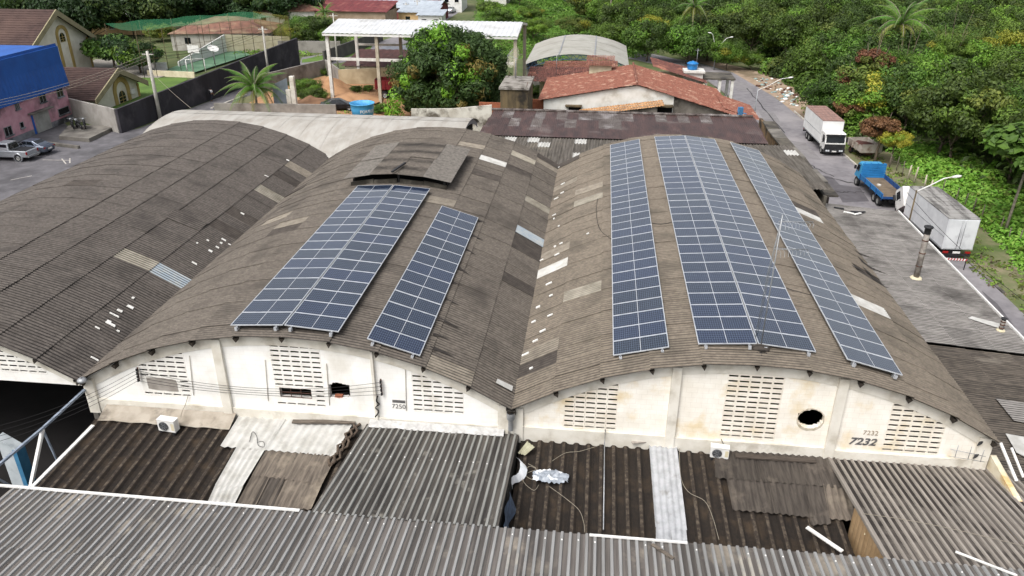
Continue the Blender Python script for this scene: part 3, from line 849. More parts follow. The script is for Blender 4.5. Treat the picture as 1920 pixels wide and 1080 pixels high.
# mortar apron between gable and dark left roof
mb = MB(); n = 16
for i in range(n):
    a, b = -16.6+5.5*i/n, -16.6+5.5*(i+1)/n
    j = lambda x: .06*noise.noise((x*2, 3, 3))
    mb.quad((a, -.85+j(a), -1.43+.03*math.cos(a*13.4)), (b, -.85+j(b), -1.43+.03*math.cos(b*13.4)), (b, -.1, -1.18), (a, -.1, -1.18))
mb.build('mortar_apron', mat('mortar', '#a39b8f', '#8a8174', 1.4, 8, .95, c='#5f584f', cscale=.9, cmix=(.52, .68)), D1, world=True)
def corr(root, name, px4, m, fn, lift, waves, label=None, thick=.0):
    """a corrugated sheet laid on a roof, corners given far-left, far-right, near-right, near-left"""
    A, B, C_, D = [onpl(*p, fn) for p in px4]
    mb = MB(); n = waves*4
    for i in range(n+1):
        t = i/n; p = A.lerp(B, t); q = D.lerp(C_, t); z = lift+.034*math.cos(2*PI*i/4)
        p = p+Vector((0, 0, z+.012*noise.noise(p*2))); q = q+Vector((0, 0, z+.02*noise.noise(q*2)))
        mb.v += [tuple(q), tuple(p)]
    for i in range(n): mb.f.append((2*i, 2*i+2, 2*i+3, 2*i+1)); mb.m.append(0); mb.sm.append(True)
    o = mb.build(name, m, root, world=True)
    if label: o['label'] = label
    return o
wl = 'new white corrugated sheet'
corr(D1, 'roof_sheet', ((458, 775), (545, 782), (500, 853), (415, 845)), m_newsheet, zd, .20, 6, wl)
corr(D1, 'roof_sheet', ((540, 781), (672, 787), (628, 864), (498, 852)), m_newsheet, zd, .215, 9, wl)
corr(D1, 'roof_sheet', ((446, 845), (499, 850), (456, 922), (405, 918)), m_newsheet, zd, .185, 5, wl)
corr(D1, 'roof_sheet', ((407, 913), (458, 919), (442, 952), (392, 948)), m_newsheet, zd, .165, 5, wl)
corr(D1, 'roof_sheet', ((501, 850), (632, 862), (606, 915), (474, 899)), m_oldcorr, zd, .18, 10, 'brown weathered corrugated sheet')
corr(D1, 'roof_sheet', ((476, 895), (508, 902), (482, 955), (446, 951)), m_oldcorr, zd, .16, 3, 'brown weathered corrugated sheet')
corr(D1, 'roof_sheet', ((503, 899), (535, 905), (512, 960), (474, 955)), m_olddark, zd, .165, 3, 'blackened corrugated sheet')
corr(D1, 'roof_sheet', ((530, 903), (606, 913), (585, 962), (500, 957)), m_oldcorr, zd, .158, 6, 'pale-streaked corrugated sheet')
# cement hip ridge between the white sheets and the grey roof
mb = MB()
a, b = onpl(686, 786, zd)+Vector((0, 0, .26)), onpl(622, 882, zd)+Vector((0, 0, .22))
for k in range(3):
    pts = [a.lerp(b, i/14)+Vector((.10*math.sin(i*1.9+k*2.1)-.05+.1*k-.1, 0, .05*math.cos(i*1.9+k*2.1))) for i in range(15)]
    mb.tube(pts, .055, 6)
o = mb.build('ridge_roll', mat('twisted_ridge_capping', '#5c5045', '#463c34', 5, 7, .95, bump=.6, bscale=20), D1, world=True)
# newer smaller corrugated patch on the dark right-hand roof
rows = (((1340, 848), (1575, 868), (1590, 922), (1345, 905), 12), ((1355, 902), (1592, 918), (1602, 990), (1372, 966), 12))
corr(D2, 'roof_sheet', ((1338, 846), (1420, 852), (1432, 912), (1340, 903)), m_olddark, zd, .19, 6)
corr(D2, 'roof_sheet', ((1416, 851), (1497, 858), (1512, 918), (1428, 911)), m_olddark, zd, .205, 6)
corr(D2, 'roof_sheet', ((1493, 858), (1562, 864), (1590, 925), (1508, 917)), m_olddark, zd, .195, 5)
corr(D2, 'roof_sheet', ((1360, 900), (1440, 907), (1452, 970), (1372, 963)), m_olddark, zd, .165, 6)
corr(D2, 'roof_sheet', ((1436, 906), (1512, 913), (1522, 978), (1448, 970)), m_olddark, zd, .18, 6)
corr(D2, 'roof_sheet', ((1508, 912), (1545, 916), (1556, 990), (1518, 992)), m_olddark, zd, .17, 3)
corr(D2, 'roof_sheet', ((1541, 915), (1588, 920), (1604, 986), (1553, 980)), m_oldcorr, zd, .18, 4, 'paler brown corrugated sheet')
# bright zinc strip on the dark roof
corr(D2, 'zinc_sheet', ((1216, 838), (1268, 842), (1287, 1002), (1228, 996)), mat('zinc', '#b3b5b8', '#9c9ea1', 3, 7, .5, .2, c='#8b8882', cscale=1.5, cmix=(.6, .75)), zd, .16, 5, 'bright zinc strip')
corr(D2, 'zinc_sheet', ((1229, 990), (1285, 996), (1288, 1024), (1229, 1018)), MATS['zinc'], zd, .14, 5, 'bright zinc strip')
# ---- loose things on the roofs
def ac_unit(label, px, py, s, rz, fn):
    p = onpl(px, py, fn)
    t = thing('air_conditioner', label, 'air conditioner', p+Vector((0, 0, .14)), rz, 'outdoor air conditioners on the annex roofs')
    w, d, h = .78*s, .3*s, .56*s
    mb = MB(); mb.box(-w/2, w/2, 0, d, .03, h); mb.box(-w/2-.012, w/2+.012, -.012, d+.012, h, h+.02); mb.build('casing', m_whiteclean, t)
    mb = MB(); mb.lathe([(.215*s, -.02), (.215*s, .005)], 24, (-w*.14, 0, h*.5), axis='y'); mb.lathe([(.2*s, -.008), (.001, -.008)], 24, (-w*.14, 0, h*.5), axis='y')
    mb.build('fan_opening', m_dark, t)
    mb = MB()
    for r in (.05, .1, .15, .2):
        mb.tube([(-w*.14+r*s*math.cos(a*PI/10), -.022, h*.5+r*s*math.sin(a*PI/10)) for a in range(21)], .006, 4)
    for a in range(6): mb.bar((-w*.14+.03*s*math.cos(a*PI/3), -.022, h*.5+.03*s*math.sin(a*PI/3)), (-w*.14+.21*s*math.cos(a*PI/3), -.022, h*.5+.21*s*math.sin(a*PI/3)), .008)
    mb.build('fan_grille', m_steel, t)
    mb = MB(); mb.box(-w/2+.05, -w/2+.12, -.03, d+.03, -.1, .03); mb.build('foot', m_dark, t)
    mb = MB(); mb.box(w/2-.12, w/2-.05, -.03, d+.03, -.1, .03); mb.build('foot', m_dark, t)
    mb = MB(); mb.box(w/2-.16*s, w/2-.02*s, -.006, 0, .12, h*.8); mb.build('side_louvre', m_cream, t)
    return t
ac_unit('white outdoor air conditioner on the blackened roof left of the white sheets', 315, 816, .95, -.12, zd)
ac_unit('small white outdoor air conditioner at the wall right of the zinc strip', 1347, 866, .85, -.1, zd)
def plank(name, label, cat, p, q, w, h, m, fn, lift, g=None):
    a, b = onpl(*p, fn)+Vector((0, 0, lift)), onpl(*q, fn)+Vector((0, 0, lift))
    mb = MB(); d = (b-a); n = 6; r = d.cross(Vector((0, 0, 1))).normalized(); mid = (a+b)/2
    for i in range(n):
        A, B = a+d*(i/n)-mid, a+d*((i+1)/n)-mid
        k0, k1 = 1+.12*noise.noise((i*1.7, 3, 1)), 1+.12*noise.noise(((i+1)*1.7, 3, 1))
        mb.hexa([A-r*w/2*k0-Vector((0, 0, h/2)), A+r*w/2*k0-Vector((0, 0, h/2)), B+r*w/2*k1-Vector((0, 0, h/2)), B-r*w/2*k1-Vector((0, 0, h/2)),
                 A-r*w/2*k0+Vector((0, 0, h/2)), A+r*w/2*k0+Vector((0, 0, h/2)), B+r*w/2*k1+Vector((0, 0, h/2)), B-r*w/2*k1+Vector((0, 0, h/2))])
    return tag(mb.build(name, m, None, loc=mid), label, cat, g)
plank('timber_plank', 'long grey weathered plank lying across the white corrugated sheets', 'plank', (550, 802), (668, 803), .2, .06, m_wood, zd, .30)
plank('timber_plank', 'dark plank lying across the patched roof below the black hole', 'plank', (1377, 865), (1527, 875), .22, .06, mat('dark_timber', '#4e463f', '#39332e', 3, 7, .9, stretch=(1, 6, 6)), zd, .26)
plank('timber_batten', 'short grey batten lying on the front roof ribs', 'batten', (1222, 1025), (1262, 1052), .1, .04, m_wood, zf, .1)
plank('white_board', 'loose white board lying at the edge of the dark roof', 'board', (1508, 1010), (1574, 1056), .14, .04, m_whiteclean, zd, .5)
plank('white_pipe', 'thin white pipe lying on the front roof at the lower right', 'pipe', (1790, 1039), (1905, 1084), .05, .05, m_whiteclean, zf, .1)
plank('white_batten', 'white trim strip lying along the outer edge of the blackened left roof', 'trim', (63, 918), (176, 803), .14, .05, m_whiteclean, zd, .14)
plank('timber_batten', 'grey board leaning on the wall end above the zinc strip', 'batten', (1184, 842), (1236, 836), .16, .04, m_rib3, zd, .3)
plank('scrap_sheet', 'pale broken scrap of sheet tucked beside the tan wedge', 'scrap', (1618, 1040), (1627, 1022), .25, .03, m_cream, zd, .8)
# crumpled plastic film on the dark roof
p = onpl(1032, 902, zd); mb = MB(); nx, ny = 26, 14
for j in range(ny+1):
    for i in range(nx+1):
        u, v = i/nx*2-1, j/ny*2-1
        e = 1+.18*noise.noise((u*2, v*2, 5))
        x, y = u*.66*e, v*.36*e*(1-.25*u*u)
        z = .14+.16*(1-(u*u+v*v)/2)*(1+noise.noise((u*3.1, v*3.1, 2)))+.10*noise.noise((u*6, v*6, 8))
        mb.v.append((x, y, z))
for j in range(ny):
    for i in range(nx):
        if (2*i/nx-1)**2+(2*j/ny-1)**2 > 1.25: continue
        a = j*(nx+1)+i; mb.f.append((a, a+1, a+nx+2, a+nx+1)); mb.m.append(1 if noise.noise((i*.14, j*.2, 3)) > .22 else 0); mb.sm.append(True)
tag(mb.build('plastic_film', [mat('grey_film', '#9aa0a8', '#7c838c', 5, 6, .3), mat('white_film', '#dddfe2', '#c4c8cd', 5, 6, .3)], None, loc=p), 'crumpled grey and white plastic film heaped on the dark roof', 'plastic film')
# torn white and blue film hanging from the grey roof edge
mb = MB(); a = onpl(975, 870, zd); n = 8
for i in range(n):
    t0, t1 = i/n, (i+1)/n
    f = lambda t: Vector((.33+.16*math.sin(t*5)+.1*t, -1.75-1.1*t, -1.05-.30*t+.1*math.sin(t*9)))
    g = lambda t: f(t)+Vector((.16+.12*math.sin(t*4+1), -.05, -.28))
    mb.quad(f(t0), g(t0), g(t1), f(t1), 0, True)
o = mb.build('plastic_strip', MATS['white_film'], None, world=True, loc=(.4, -2.2, -1.2)); tag(o, 'torn white plastic strip hanging off the grey roof edge', 'plastic strip')
mb = MB()
for i in range(n):
    t0, t1 = i/n, (i+1)/n
    f = lambda t: Vector((.34+.05*math.sin(t*9), -4.0-1.9*t, -.72+.25*t))
    g = lambda t: f(t)+Vector((.16+.08*math.sin(t*7+2), 0, -.75-.2*t))
    mb.quad(f(t0), g(t0), g(t1), f(t1), 0, True)
o = mb.build('blue_tarpaulin', mat('blue_grey_tarp', '#5a6a80', '#3f4a5a', 5, 5, .5), None, world=True, loc=(.4, -5, -1)); tag(o, 'blue-grey tarpaulin scrap hanging under the grey roof edge', 'tarpaulin')
corr_o = MB()
# greenish scrap of corrugated sheet
a = onpl(990, 853, zd)+Vector((0, 0, .3)); mb = MB(); n = 12
for i in range(n+1):
    t = i/n-.5; z = .02*math.cos(i*PI/2)
    mb.v += [(-.22+.3*t, -.22-.1*t+.0, z-.12), (.10+.32*t, .2-.32*t, z+.05)]
for i in range(n): mb.f.append((2*i, 2*i+2, 2*i+3, 2*i+1)); mb.m.append(0); mb.sm.append(True)
tag(mb.build('sheet_scrap', mat('pale_green_sheet', '#a3a08a', '#8d8a74', 4, 6, .8), None, loc=a), 'small pale green corrugated scrap beside the grey roof edge', 'sheet scrap')
# pipe up the gable over the dark roof
pt, pb = ony(1135, 805, -.12), onpl(1131, 1000, zd)
mb = MB(); mb.tube([pt, Vector((pt.x, -.35, -1.3)), Vector((pb.x, pb.y, zd(0, pb.y)+.16))], .022, 6)
tag(mb.build('conduit_pipe', m_steel, None, world=True, loc=(pt.x, -3, -1.5)), 'thin grey conduit running straight down the dark roof from the wall', 'pipe')
def wire(name, label, pts, r=.012, m=None, g=None, cat='cable'):
    c = sum((Vector(p) for p in pts), Vector())/len(pts)
    out = []                              # smooth through the points
    P = [Vector(p) for p in pts]
    for i in range(len(P)-1):
        p0, p1, p2, p3 = P[max(i-1, 0)], P[i], P[i+1], P[min(i+2, len(P)-1)]
        for k in range(5):
            t = k/5
            out.append(.5*((2*p1)+(p2-p0)*t+(2*p0-5*p1+4*p2-p3)*t*t+(3*p1-p0-3*p2+p3)*t**3))
    out.append(P[-1])
    mb = MB(); mb.tube([p-c for p in out], r, 5)
    return tag(mb.build(name, m or m_wire, None, loc=c), label, cat, g)
m_wirepale = mat('cable_pale', '#8f887a')
D = lambda x, y, l=.14: onpl(x, y, zd)+Vector((0, 0, l))
wire('loose_cable', 'pale loose cable trailing down the dark roof from the plastic film', [D(1030, 918), D(1060, 940), D(1085, 962), D(1094, 985), D(1096, 1004)], .010, m_wirepale)
wire('loose_cable', 'pale loose cable curling down the dark roof right of the zinc strip', [D(1273, 845), D(1276, 900), D(1290, 928), D(1320, 945), D(1335, 975), D(1347, 1018)], .010, m_wirepale)
wire('loose_cable', 'tangled pale wire coil beside the plastic film', [D(990, 875), D(1005, 885), D(985, 895), D(1000, 905), D(1012, 892), D(992, 880), D(980, 905), D(1000, 925), D(1010, 915)], .009, m_wirepale)
wire('loose_cable', 'pale wire wandering over the dark roof from the film to the conduit', [D(1035, 870), D(1060, 855), D(1085, 852), D(1110, 845), D(1130, 838)], .009, m_wirepale)
wire('loose_cable', 'dark wire curled on the white corrugated sheets', [D(470, 838, .26), D(475, 820, .26), D(483, 828, .26), D(486, 845, .26), D(497, 848, .26), D(495, 838, .26), D(484, 840, .26)], .011)
wire('loose_cable', 'thin wire stretched across the grey-brown roof at the lower right', [onpl(1612, 962, lambda x, y: zg(x, y)-.02), onpl(1700, 975, lambda x, y: zg(x, y)-.02), onpl(1800, 995, lambda x, y: zg(x, y)-.02), onpl(1925, 1025, lambda x, y: zg(x, y)-.02)], .008, m_wirepale)
wire('loose_cable', 'black cable dropping from the outdoor unit wall bracket', [ony(1352, 823, -.1), ony(1356, 832, -.14), ony(1359, 842, -.2)], .014)
# insulator racks and the service cables on gable B
def rack(label, px0, py0, px1, py1):
    a, b = ony(px0, py0, -.12), ony(px1, py1, -.12)
    t = thing('insulator_rack', label, 'insulator rack', b, 0)
    mb = MB(); mb.bar((0, .05, 0), a-b+Vector((0, .05, 0)), .05, .03); mb.build('bracket', m_rust, t)
    for k in range(4):
        mb = MB(); p = (a-b)*((k+.5)/4); mb.lathe([(.02, -.06), (.045, -.05), (.03, 0), (.045, .05), (.02, .06)], 8, (p.x, -.02, p.z)); mb.build('insulator', m_dark, t)
    return a, b
r1 = rack('dark insulator rack on the left vent grid of gable 7250', 256, 690, 260, 716)
r2 = rack('dark insulator rack on the gable left of the number 7250', 713, 712, 716, 742)
for k in range(4):
    a = r1[0].lerp(r1[1], (k+.5)/4)+Vector((0, -.05, 0)); b = r2[0].lerp(r2[1], (k+.5)/4)+Vector((0, -.05, 0))
    wire('service_cable', ('topmost', 'second', 'third', 'lowest')[k]+' thin service cable strung along gable 7250 between two racks', [a.lerp(b, t)-Vector((0, 0, .55*4*t*(1-t)*(1-.12*k))) for t in (0, .15, .3, .5, .7, .85, 1)], .008, None, 'service cables along the gable')
    e = ony(-30, 806+10*k, -4.5)
    wire('service_cable', ('topmost', 'second', 'third', 'lowest')[k]+' thin service cable leading from the left rack to the left edge', [a.lerp(e, t)-Vector((0, 0, .25*4*t*(1-t))) for t in (0, .25, .5, .75, 1)], .008, None, 'service cables leaving to the left')
wire('drop_cable', 'black knotted cable bundle below the rack beside 7250', [ony(708, 742, -.1), ony(706, 752, -.16), ony(711, 758, -.1), ony(704, 764, -.14), ony(710, 772, -.2), ony(703, 782, -.4)], .03)
wire('drop_cable', 'pale cable hanging from the left vent grid to the mortar apron', [ony(353, 741, -.06), ony(347, 760, -.12), ony(341, 772, -.4), ony(339, 782, -.8)], .014, m_wirepale)
# small pipes on gable B
for k, (px, p0, p1) in enumerate(((355, 667, 741), (497, 675, 752), (612, 682, 760), (760, 693, 770))):
    a, b = ony(px, p0, -.03), ony(px+(8 if k == 0 else 6 if k == 1 else 6 if k == 2 else 2), p1, -.03)
    mb = MB(); mb.tube([a, b], .012, 5)
    tag(mb.build('wall_conduit', m_wirepale, None, world=True, loc=b), ['thin conduit on the gable right of the cement patch', 'thin conduit on the gable left of the barred window', 'thin conduit on the gable left of the broken square hole', 'thin conduit on the gable right of the number 7250'][k], 'conduit')
# downpipe heads at the valley
mb = MB(); mb.lathe([(.16, 0), (.16, -.28), (.10, -.36), (.10, -.8)], 14, (-.03, -.3, -.12)); tag(mb.build('downpipe', m_steel, None, world=True, loc=(-.03, -.3, -.9)), 'grey rainwater pipe under the valley between the two gables', 'downpipe')
mb = MB(); mb.bar((-.03, -.36, -.03), (-.03, 31, -.03), .34, .03); mb.bar((-.2, -.36, .02), (-.2, 31, .02), .02, .1); mb.bar((.14, -.36, .02), (.14, 31, .02), .02, .1); tag(mb.build('valley_gutter', m_concrete_d, None, world=True, loc=(0, 15, 0)), 'dark gutter along the valley between the middle and right vaults', 'gutter')
mb = MB(); mb.bar((-W, -.36, -.03), (-W, 31, -.03), .34, .03); mb.bar((-W-.17, -.36, .02), (-W-.17, 31, .02), .02, .1); mb.bar((-W+.17, -.36, .02), (-W+.17, 31, .02), .02, .1); tag(mb.build('valley_gutter', m_concrete_d, None, world=True, loc=(-W, 15, 0)), 'dark gutter along the valley between the left and middle vaults', 'gutter')
mb = MB(); mb.lathe([(.02, .0), (.16, .01), (.2, .08), (.14, .16), (.04, .18)], 16, (0, 0, 0))
tag(mb.build('flood_lamp', m_steel, None, loc=ony(155, 716, -.45)), 'round grey flood lamp under the eave at the left valley', 'lamp')
# steel frame left of the annex
def X(px, py): return onx(px, py, -17.35)
T1 = thing('steel_truss', 'blue-grey steel frame standing over the dark bay left of the annex', 'steel frame', X(80, 860))
m_bluesteel = mat('blue_grey_paint', '#8a94a2', '#6f7a88', 4, 5, .5)
for nm, a, b, w, m in (('top_rail', (184, 708), (80, 803), .09, m_bluesteel), ('top_rail', (80, 803), (-12, 880), .09, m_bluesteel), ('strut', (80, 805), (57, 915), .11, m_whiteclean), ('strut', (80, 805), (108, 866), .06, m_bluesteel), ('post', (184, 708), (199, 765), .08, m_whiteclean), ('rail', (-8, 895), (45, 925), .06, m_bluesteel)):
    mb = MB(); mb.bar(X(*a), X(*b), w); mb.build(nm, m, T1, world=True)
struct(sheet('bay_floor', [(-40, -30), (-17, -30), (-17, 8), (-40, 8)], .05, mat('shade_black_floor', '#1b1919', '#121111', .6, 6, .95)))  # near-black floor colour stands in for the deep shade of the bay
mb = MB(); mb.extrude([(-20.6, -6.9), (-19.9, -6.9), (-19.9, -2.6), (-20.6, -2.1)], -1.6, -1.2); mb.f = mb.f; mb.extrude([(-20.05, -6.9), (-19.86, -6.9), (-19.86, -2.6), (-20.05, -2.66)], -1.64, -1.16, 1); tag(mb.build('wall_corner', [mat('faded_white_wall', '#b4bbbf', '#98a0a4', .9, 7, .85, c='#7d858a', cscale=.8), mat('blue_edge', '#417a9e', '#356a8c', 2, 5, .8)], None, world=True, loc=(-20.2, -1.4, -6)), 'blue and white wall corner in the dark bay at the left edge', 'wall')
# ---------------------------------------------------------------- right lean-to, roofs behind, house, hall
zr = lambda x, y: -2.5-.075*(x-17.4)
m_lean = mat('grey_lean_to_sheet', '#8b8783', '#716e6a', 3.5, 10, .9, stretch=(.5, 1.6, 1), c='#504d4a', cscale=.3, cmix=(.52, .68), rnd=.07, bump=.2, valley=SHW/6)
m_leand = mat('dark_lean_to_sheet', '#5a534b', '#3f3a35', 3.5, 10, .93, stretch=(.5, 1.6, 1), c='#6d675e', cscale=.4, cmix=(.56, .7), rnd=.10, valley=SHW/6)
LR = thing('lean_to', 'flat grey lean-to roof between the right vault and the road', 'lean-to', (21, 20, gz(21)))
def lean(x0, x1, ya, yb, nx, m, lift=0., amp=.018):
    Lx = (x1-x0)/nx; n = max(1, round((yb-ya)/1.06)); wy = (yb-ya)/n
    me = sheet_mesh('lean_sheet', m, 6, Lx+.08, wy+.01, amp)
    for i in range(nx):
        for j in range(n):
            x = x0+Lx*(i+.5); y = ya+wy*(j+.5)
            link('roof_sheet', me, LR, (x-21, y-20, zr(x, y)+lift+.006*(j % 2)-.012*i+.03-LR.location.z), (0, .075-.008, random.uniform(-.003, .003)), m_newsheet if (i, j) in ((99, 99),) else None)
lean(17.3, 25.3, 11.8, 32.8, 4, m_lean)
lean(17.3, 26.1, -8, 11.75, 4, m_leand, -.13, .03)
mb = MB(); mb.bar((25.34, 11.8, zr(25.3, 0)+.05), (25.34, 32.8, zr(25.3, 0)+.05), .09, .12); mb.build('edge_trim', m_whiteclean, LR, world=True)
for a in ((17.5, 25.2, 32.5, 32.7), (24.9, 25.1, -8, 32.5), (17.5, 24.9, -8, -7.8)):
    mb = MB(); mb.box(*a, gz(21)-.5, -3.25); mb.build('outer_wall', m_concrete, LR, world=True)
def patch(px4, m, fn, name, label, lift=.06):
    A = [onpl(*p, fn)+Vector((0, 0, lift)) for p in px4]; mb = MB(); mb.hexa([p-Vector((0, 0, .02)) for p in A]+A)
    o = mb.build(name, m, LR, world=True); o['label'] = label; return o
patch(((1815, 598), (1822, 595), (1880, 610), (1876, 618)), m_newsheet, zr, 'roof_patch', 'white patch strip')
patch(((1680, 660), (1690, 655), (1690, 655), (1680, 660)), m_newsheet, zr, 'roof_patch', 'white patch strip') if 0 else None
patch(((1866, 748), (1925, 758), (1925, 795), (1900, 790)), m_lean, lambda x, y: zr(x, y)-.05, 'roof_patch', 'pale corrugated patch')
patch(((1885, 815), (1925, 822), (1925, 860), (1905, 850)), m_newsheet, lambda x, y: zr(x, y)-.05, 'roof_patch', 'pale corrugated patch')
# wall stub and flashing at the right corner of gable 7232
mb = MB(); mb.extrude([(-.05, -3.6), (-5.5, -3.6), (-5.5, -1.5), (-3.2, -1.15), (-.05, -.75)], 17.42, 17.62, axis='x')
tag(mb.build('boundary_wall', mat('peeling_cream_wall', '#d6cdb8', '#c3b596', 1.2, 8, .9, c='#c99f55', cscale=.7, cmix=(.54, .64)), None, world=True, loc=(17.5, -2.5, -3)), 'peeling cream wall top beside the grey-brown roof at the right edge', 'wall')
mb = MB(); mb.bar((17.43, -.35, .02), (17.62, -1.55, -.68), .09, .05); mb.bar((17.72, -.55, -.02), (17.86, -1.45, -.58), .07, .05)
tag(mb.build('loose_flashing', m_whiteclean, None, world=True, loc=(17.6, -1, -.3)), 'bent white flashing hanging off the right eave of gable 7232', 'flashing')
# chimneys
m_flue = mat('stained_flue', '#8f8a83', '#5f5650', 2.2, 8, .6, .2, c='#54697a', cscale=1.6, cmix=(.58, .72))
def chimney(label, p, h, r):
    t = thing('chimney', label, 'chimney', p)
    mb = MB(); mb.tube([(0, 0, -.1), (0, 0, h*.38), (0, 0, h*.9)], r, 14); mb.build('flue', m_flue, t)
    for k in (.25, .5, .74):
        mb = MB(); mb.lathe([(r+.004, h*k-.03), (r+.02, h*k-.02), (r+.02, h*k+.02), (r+.004, h*k+.03)], 14); mb.build('flue_band', m_rust, t)
    mb = MB(); mb.lathe([(r*1.02, h*.86), (r*1.08, h*.88), (r*1.1, h*.97), (r*1.5, h*.975), (r*1.5, h), (r*.8, h), (.01, h*.95)], 16); mb.build('cap', m_dark, t)
    mb = MB(); mb.blob((0, 0, .02), r*2.1, 3, sq=(1, 1, .35)); mb.build('mortar_collar', m_cream, t)
    return t
chimney('tall stained flue pipe with dark cap standing on the grey lean-to roof', onpl(1717, 522, zr), 3.35, .17)
chimney('short stub flue near the street edge of the grey lean-to roof', onpl(1876, 620, zr), .75, .11)
mb = MB(); p = onpl(1580, 395, zr); q = onpl(1625, 405, zr); d = q-p
for k in range(5):
    a = p+d*(k/5+.05)+Vector((random.uniform(-.3, .3), random.uniform(-.5, .3), .12)); mb.cbox(a, .7, .18, .06, random.uniform(-.6, .6), k % 2)
tag(mb.build('roof_debris', [m_dark, m_whiteclean], None, world=True, loc=p, ), 'broken scraps of sheet on the far end of the grey lean-to roof', 'debris', kind='stuff')
# --- white barrel roof behind the left and middle naves
yc, hw, zs, rise = 37., 6.2, .05, 1.45
VR = (hw*hw+rise*rise)/(2*rise); vth = math.asin(hw/VR)
V = thing('barrel_shed', 'long low shed with a pale barrel roof behind the left and middle vaults', 'shed', (-22, yc, gz(-22)))
m_vault = mat('pale_vault_sheet', '#a5a29c', '#948f87', .8, 9, .75, c='#7f7a71', cscale=.25, cmix=(.55, .75), rnd=.025, stretch=(1.5, .4, 1))
NB = 24; BL = (33.3-7.7)/NB
me_v = MB()
ns = 20
for k, (t0, t1) in enumerate(((-1, -.46), (-.46, .1), (.1, .6), (.6, 1))):
    me = MB()
    for i in range(6):
        for j in range(13):
            a = vth*lerp(t0, t1, i/5); x = -BL/2-.02+(BL+.04)*j/12
            me.v.append((x, VR*math.sin(a), VR*math.cos(a)-VR+rise+.010*math.cos(j*PI)+(.02 if k in (0, 2) else 0)))
    for i in range(5):
        for j in range(12):
            b = i*13+j; me.f.append((b, b+1, b+14, b+13)); me.m.append(0); me.sm.append(True)
    me = me.mesh('vault_sheet', m_vault)
    for n in range(NB):
        link('roof_sheet', me, V, (-33.3+BL*(n+.5)+22, 0, zs-V.location.z+.006*(n % 2)))
for x in (-33.3, -7.9):
    mb = MB()
    for i in range(12):
        a0, a1 = vth*(-1+i/6), vth*(-1+(i+1)/6)
        z0, z1 = zs+VR*math.cos(a0)-VR+rise, zs+VR*math.cos(a1)-VR+rise
        mb.quad((x, yc+VR*math.sin(a0), z0-.45), (x, yc+VR*math.sin(a1), z1-.45), (x, yc+VR*math.sin(a1), z1-.03), (x, yc+VR*math.sin(a0), z0-.03))
    mb.build('end_arch', m_steel, V, world=True)
mb = MB(); mb.box(-32.9, -8.3, yc+hw-.35, yc+hw-.1, gz(-22)-1, zs); mb.build('rear_wall', m_concrete, V, world=True)
mb = MB(); mb.box(-8.4, -8.2, yc-hw+.3, yc+hw-.4, gz(-8)-1, -1.1); mb.build('end_wall', m_white, V, world=True)
mb = MB(); mb.box(-33.1, -32.9, yc-hw+.3, yc+hw-.4, gz(-30)-1, zs-.2); mb.build('end_wall', m_concrete, V, world=True)
# --- corrugated roof behind the right nave
CB = thing('shed', 'low shed with dark corrugated roof and clear sheets behind the right vault', 'shed', (6, 38, gz(6)))
zcb = lambda x, y: -1.2-.022*(y-31.3)
cme = {}
m_cb = mat('dark_corrugated', '#5d5852', '#454039', 1.6, 9, .92, stretch=(3, .3, 1), c='#6e675d', cscale=.4, cmix=(.56, .72), rnd=.09)
def corr_sheet(name, m, w, L, waves, amp=.05):
    mb = MB(); n = waves*4
    for i in range(n+1):
        x = -w/2+w*i/n; z = amp*math.cos(PI*i/2)
        mb.v += [(x, -L/2, z), (x, L/2, z)]
    for i in range(n): mb.f.append((2*i, 2*i+2, 2*i+3, 2*i+1)); mb.m.append(0); mb.sm.append(True)
    return mb.mesh(name, m)
me_cb = corr_sheet('shed_sheet', m_cb, 1.08, 1.74, 4)
clr = [onpl(*p, zcb) for p in ((968, 258), (1011, 274), (1085, 261), (1083, 289), (1486, 290), (990, 262))]
for i in range(26):
    for j in range(8):
        x = -7.6+1.05*(i+.5); y = 31.3+1.65*(j+.5)
        hit = any(abs(c.x-x) < .53 and abs(c.y-y) < .83 for c in clr)
        link('roof_sheet', me_cb, CB, (x-6, y-38, zcb(x, y)+.012*((7-j))+.008*(i % 2)-CB.location.z), (-.03, 0, 0), m_newsheet if hit else None)
for a in ((-7.6, 19.6, 44.2, 44.4), (-7.6, -7.4, 31.3, 44.2), (19.4, 19.6, 31.3, 44.2)):
    mb = MB(); mb.box(*a, gz(10)-1.5, -1.65); mb.build('outer_wall', m_concrete_d, CB, world=True)
# --- dark brown roof
BR = thing('shed', 'shed with glossy dark brown roof in front of the red tiled house', 'shed', (4.7, 49, gz(5)))
m_br = mat('brown_coated_sheet', '#4a3632', '#382a28', .8, 8, .5, c='#6a605c', cscale=.35, cmix=(.56, .75), rnd=.12, stretch=(2, .5, 1))
m_brl = mat('lichen_brown_sheet', '#5d5652', '#453b38', 1.2, 9, .6, c='#85807f', cscale=.5, cmix=(.52, .7), rnd=.12)
meb = {m.name: corr_sheet('brown_roof_sheet', m, 1.1, 3.15, 6, .018) for m in (m_br, m_brl)}
zb = lambda x, y: -1.5+.03*(y-44.6)
for i in range(24):
    for j in range(3):
        x = -8+1.075*(i+.5)+.12*j; y = 44.6+3.0*(j+.5)
        m = m_brl if (j == 2 and random.random() < .6) or (j == 1 and i < 14 and random.random() < .45) else m_br
        link('roof_sheet', meb[m.name], BR, (x-4.7, y-49, zb(x, y)+.03*(2-j)+.01*(i % 2)+.05-BR.location.z), (.03, random.uniform(-.012, .012), 0))
mb = MB()
for i in range(24):
    a, b = -8+1.08*i, -8+1.08*(i+1)
    mb.tube([(a, 53.55, -1.12+.03*random.random()), (b, 53.55, -1.12+.03*random.random())], .14, 8)
mb.build('ridge_capping', m_brl, BR, world=True)
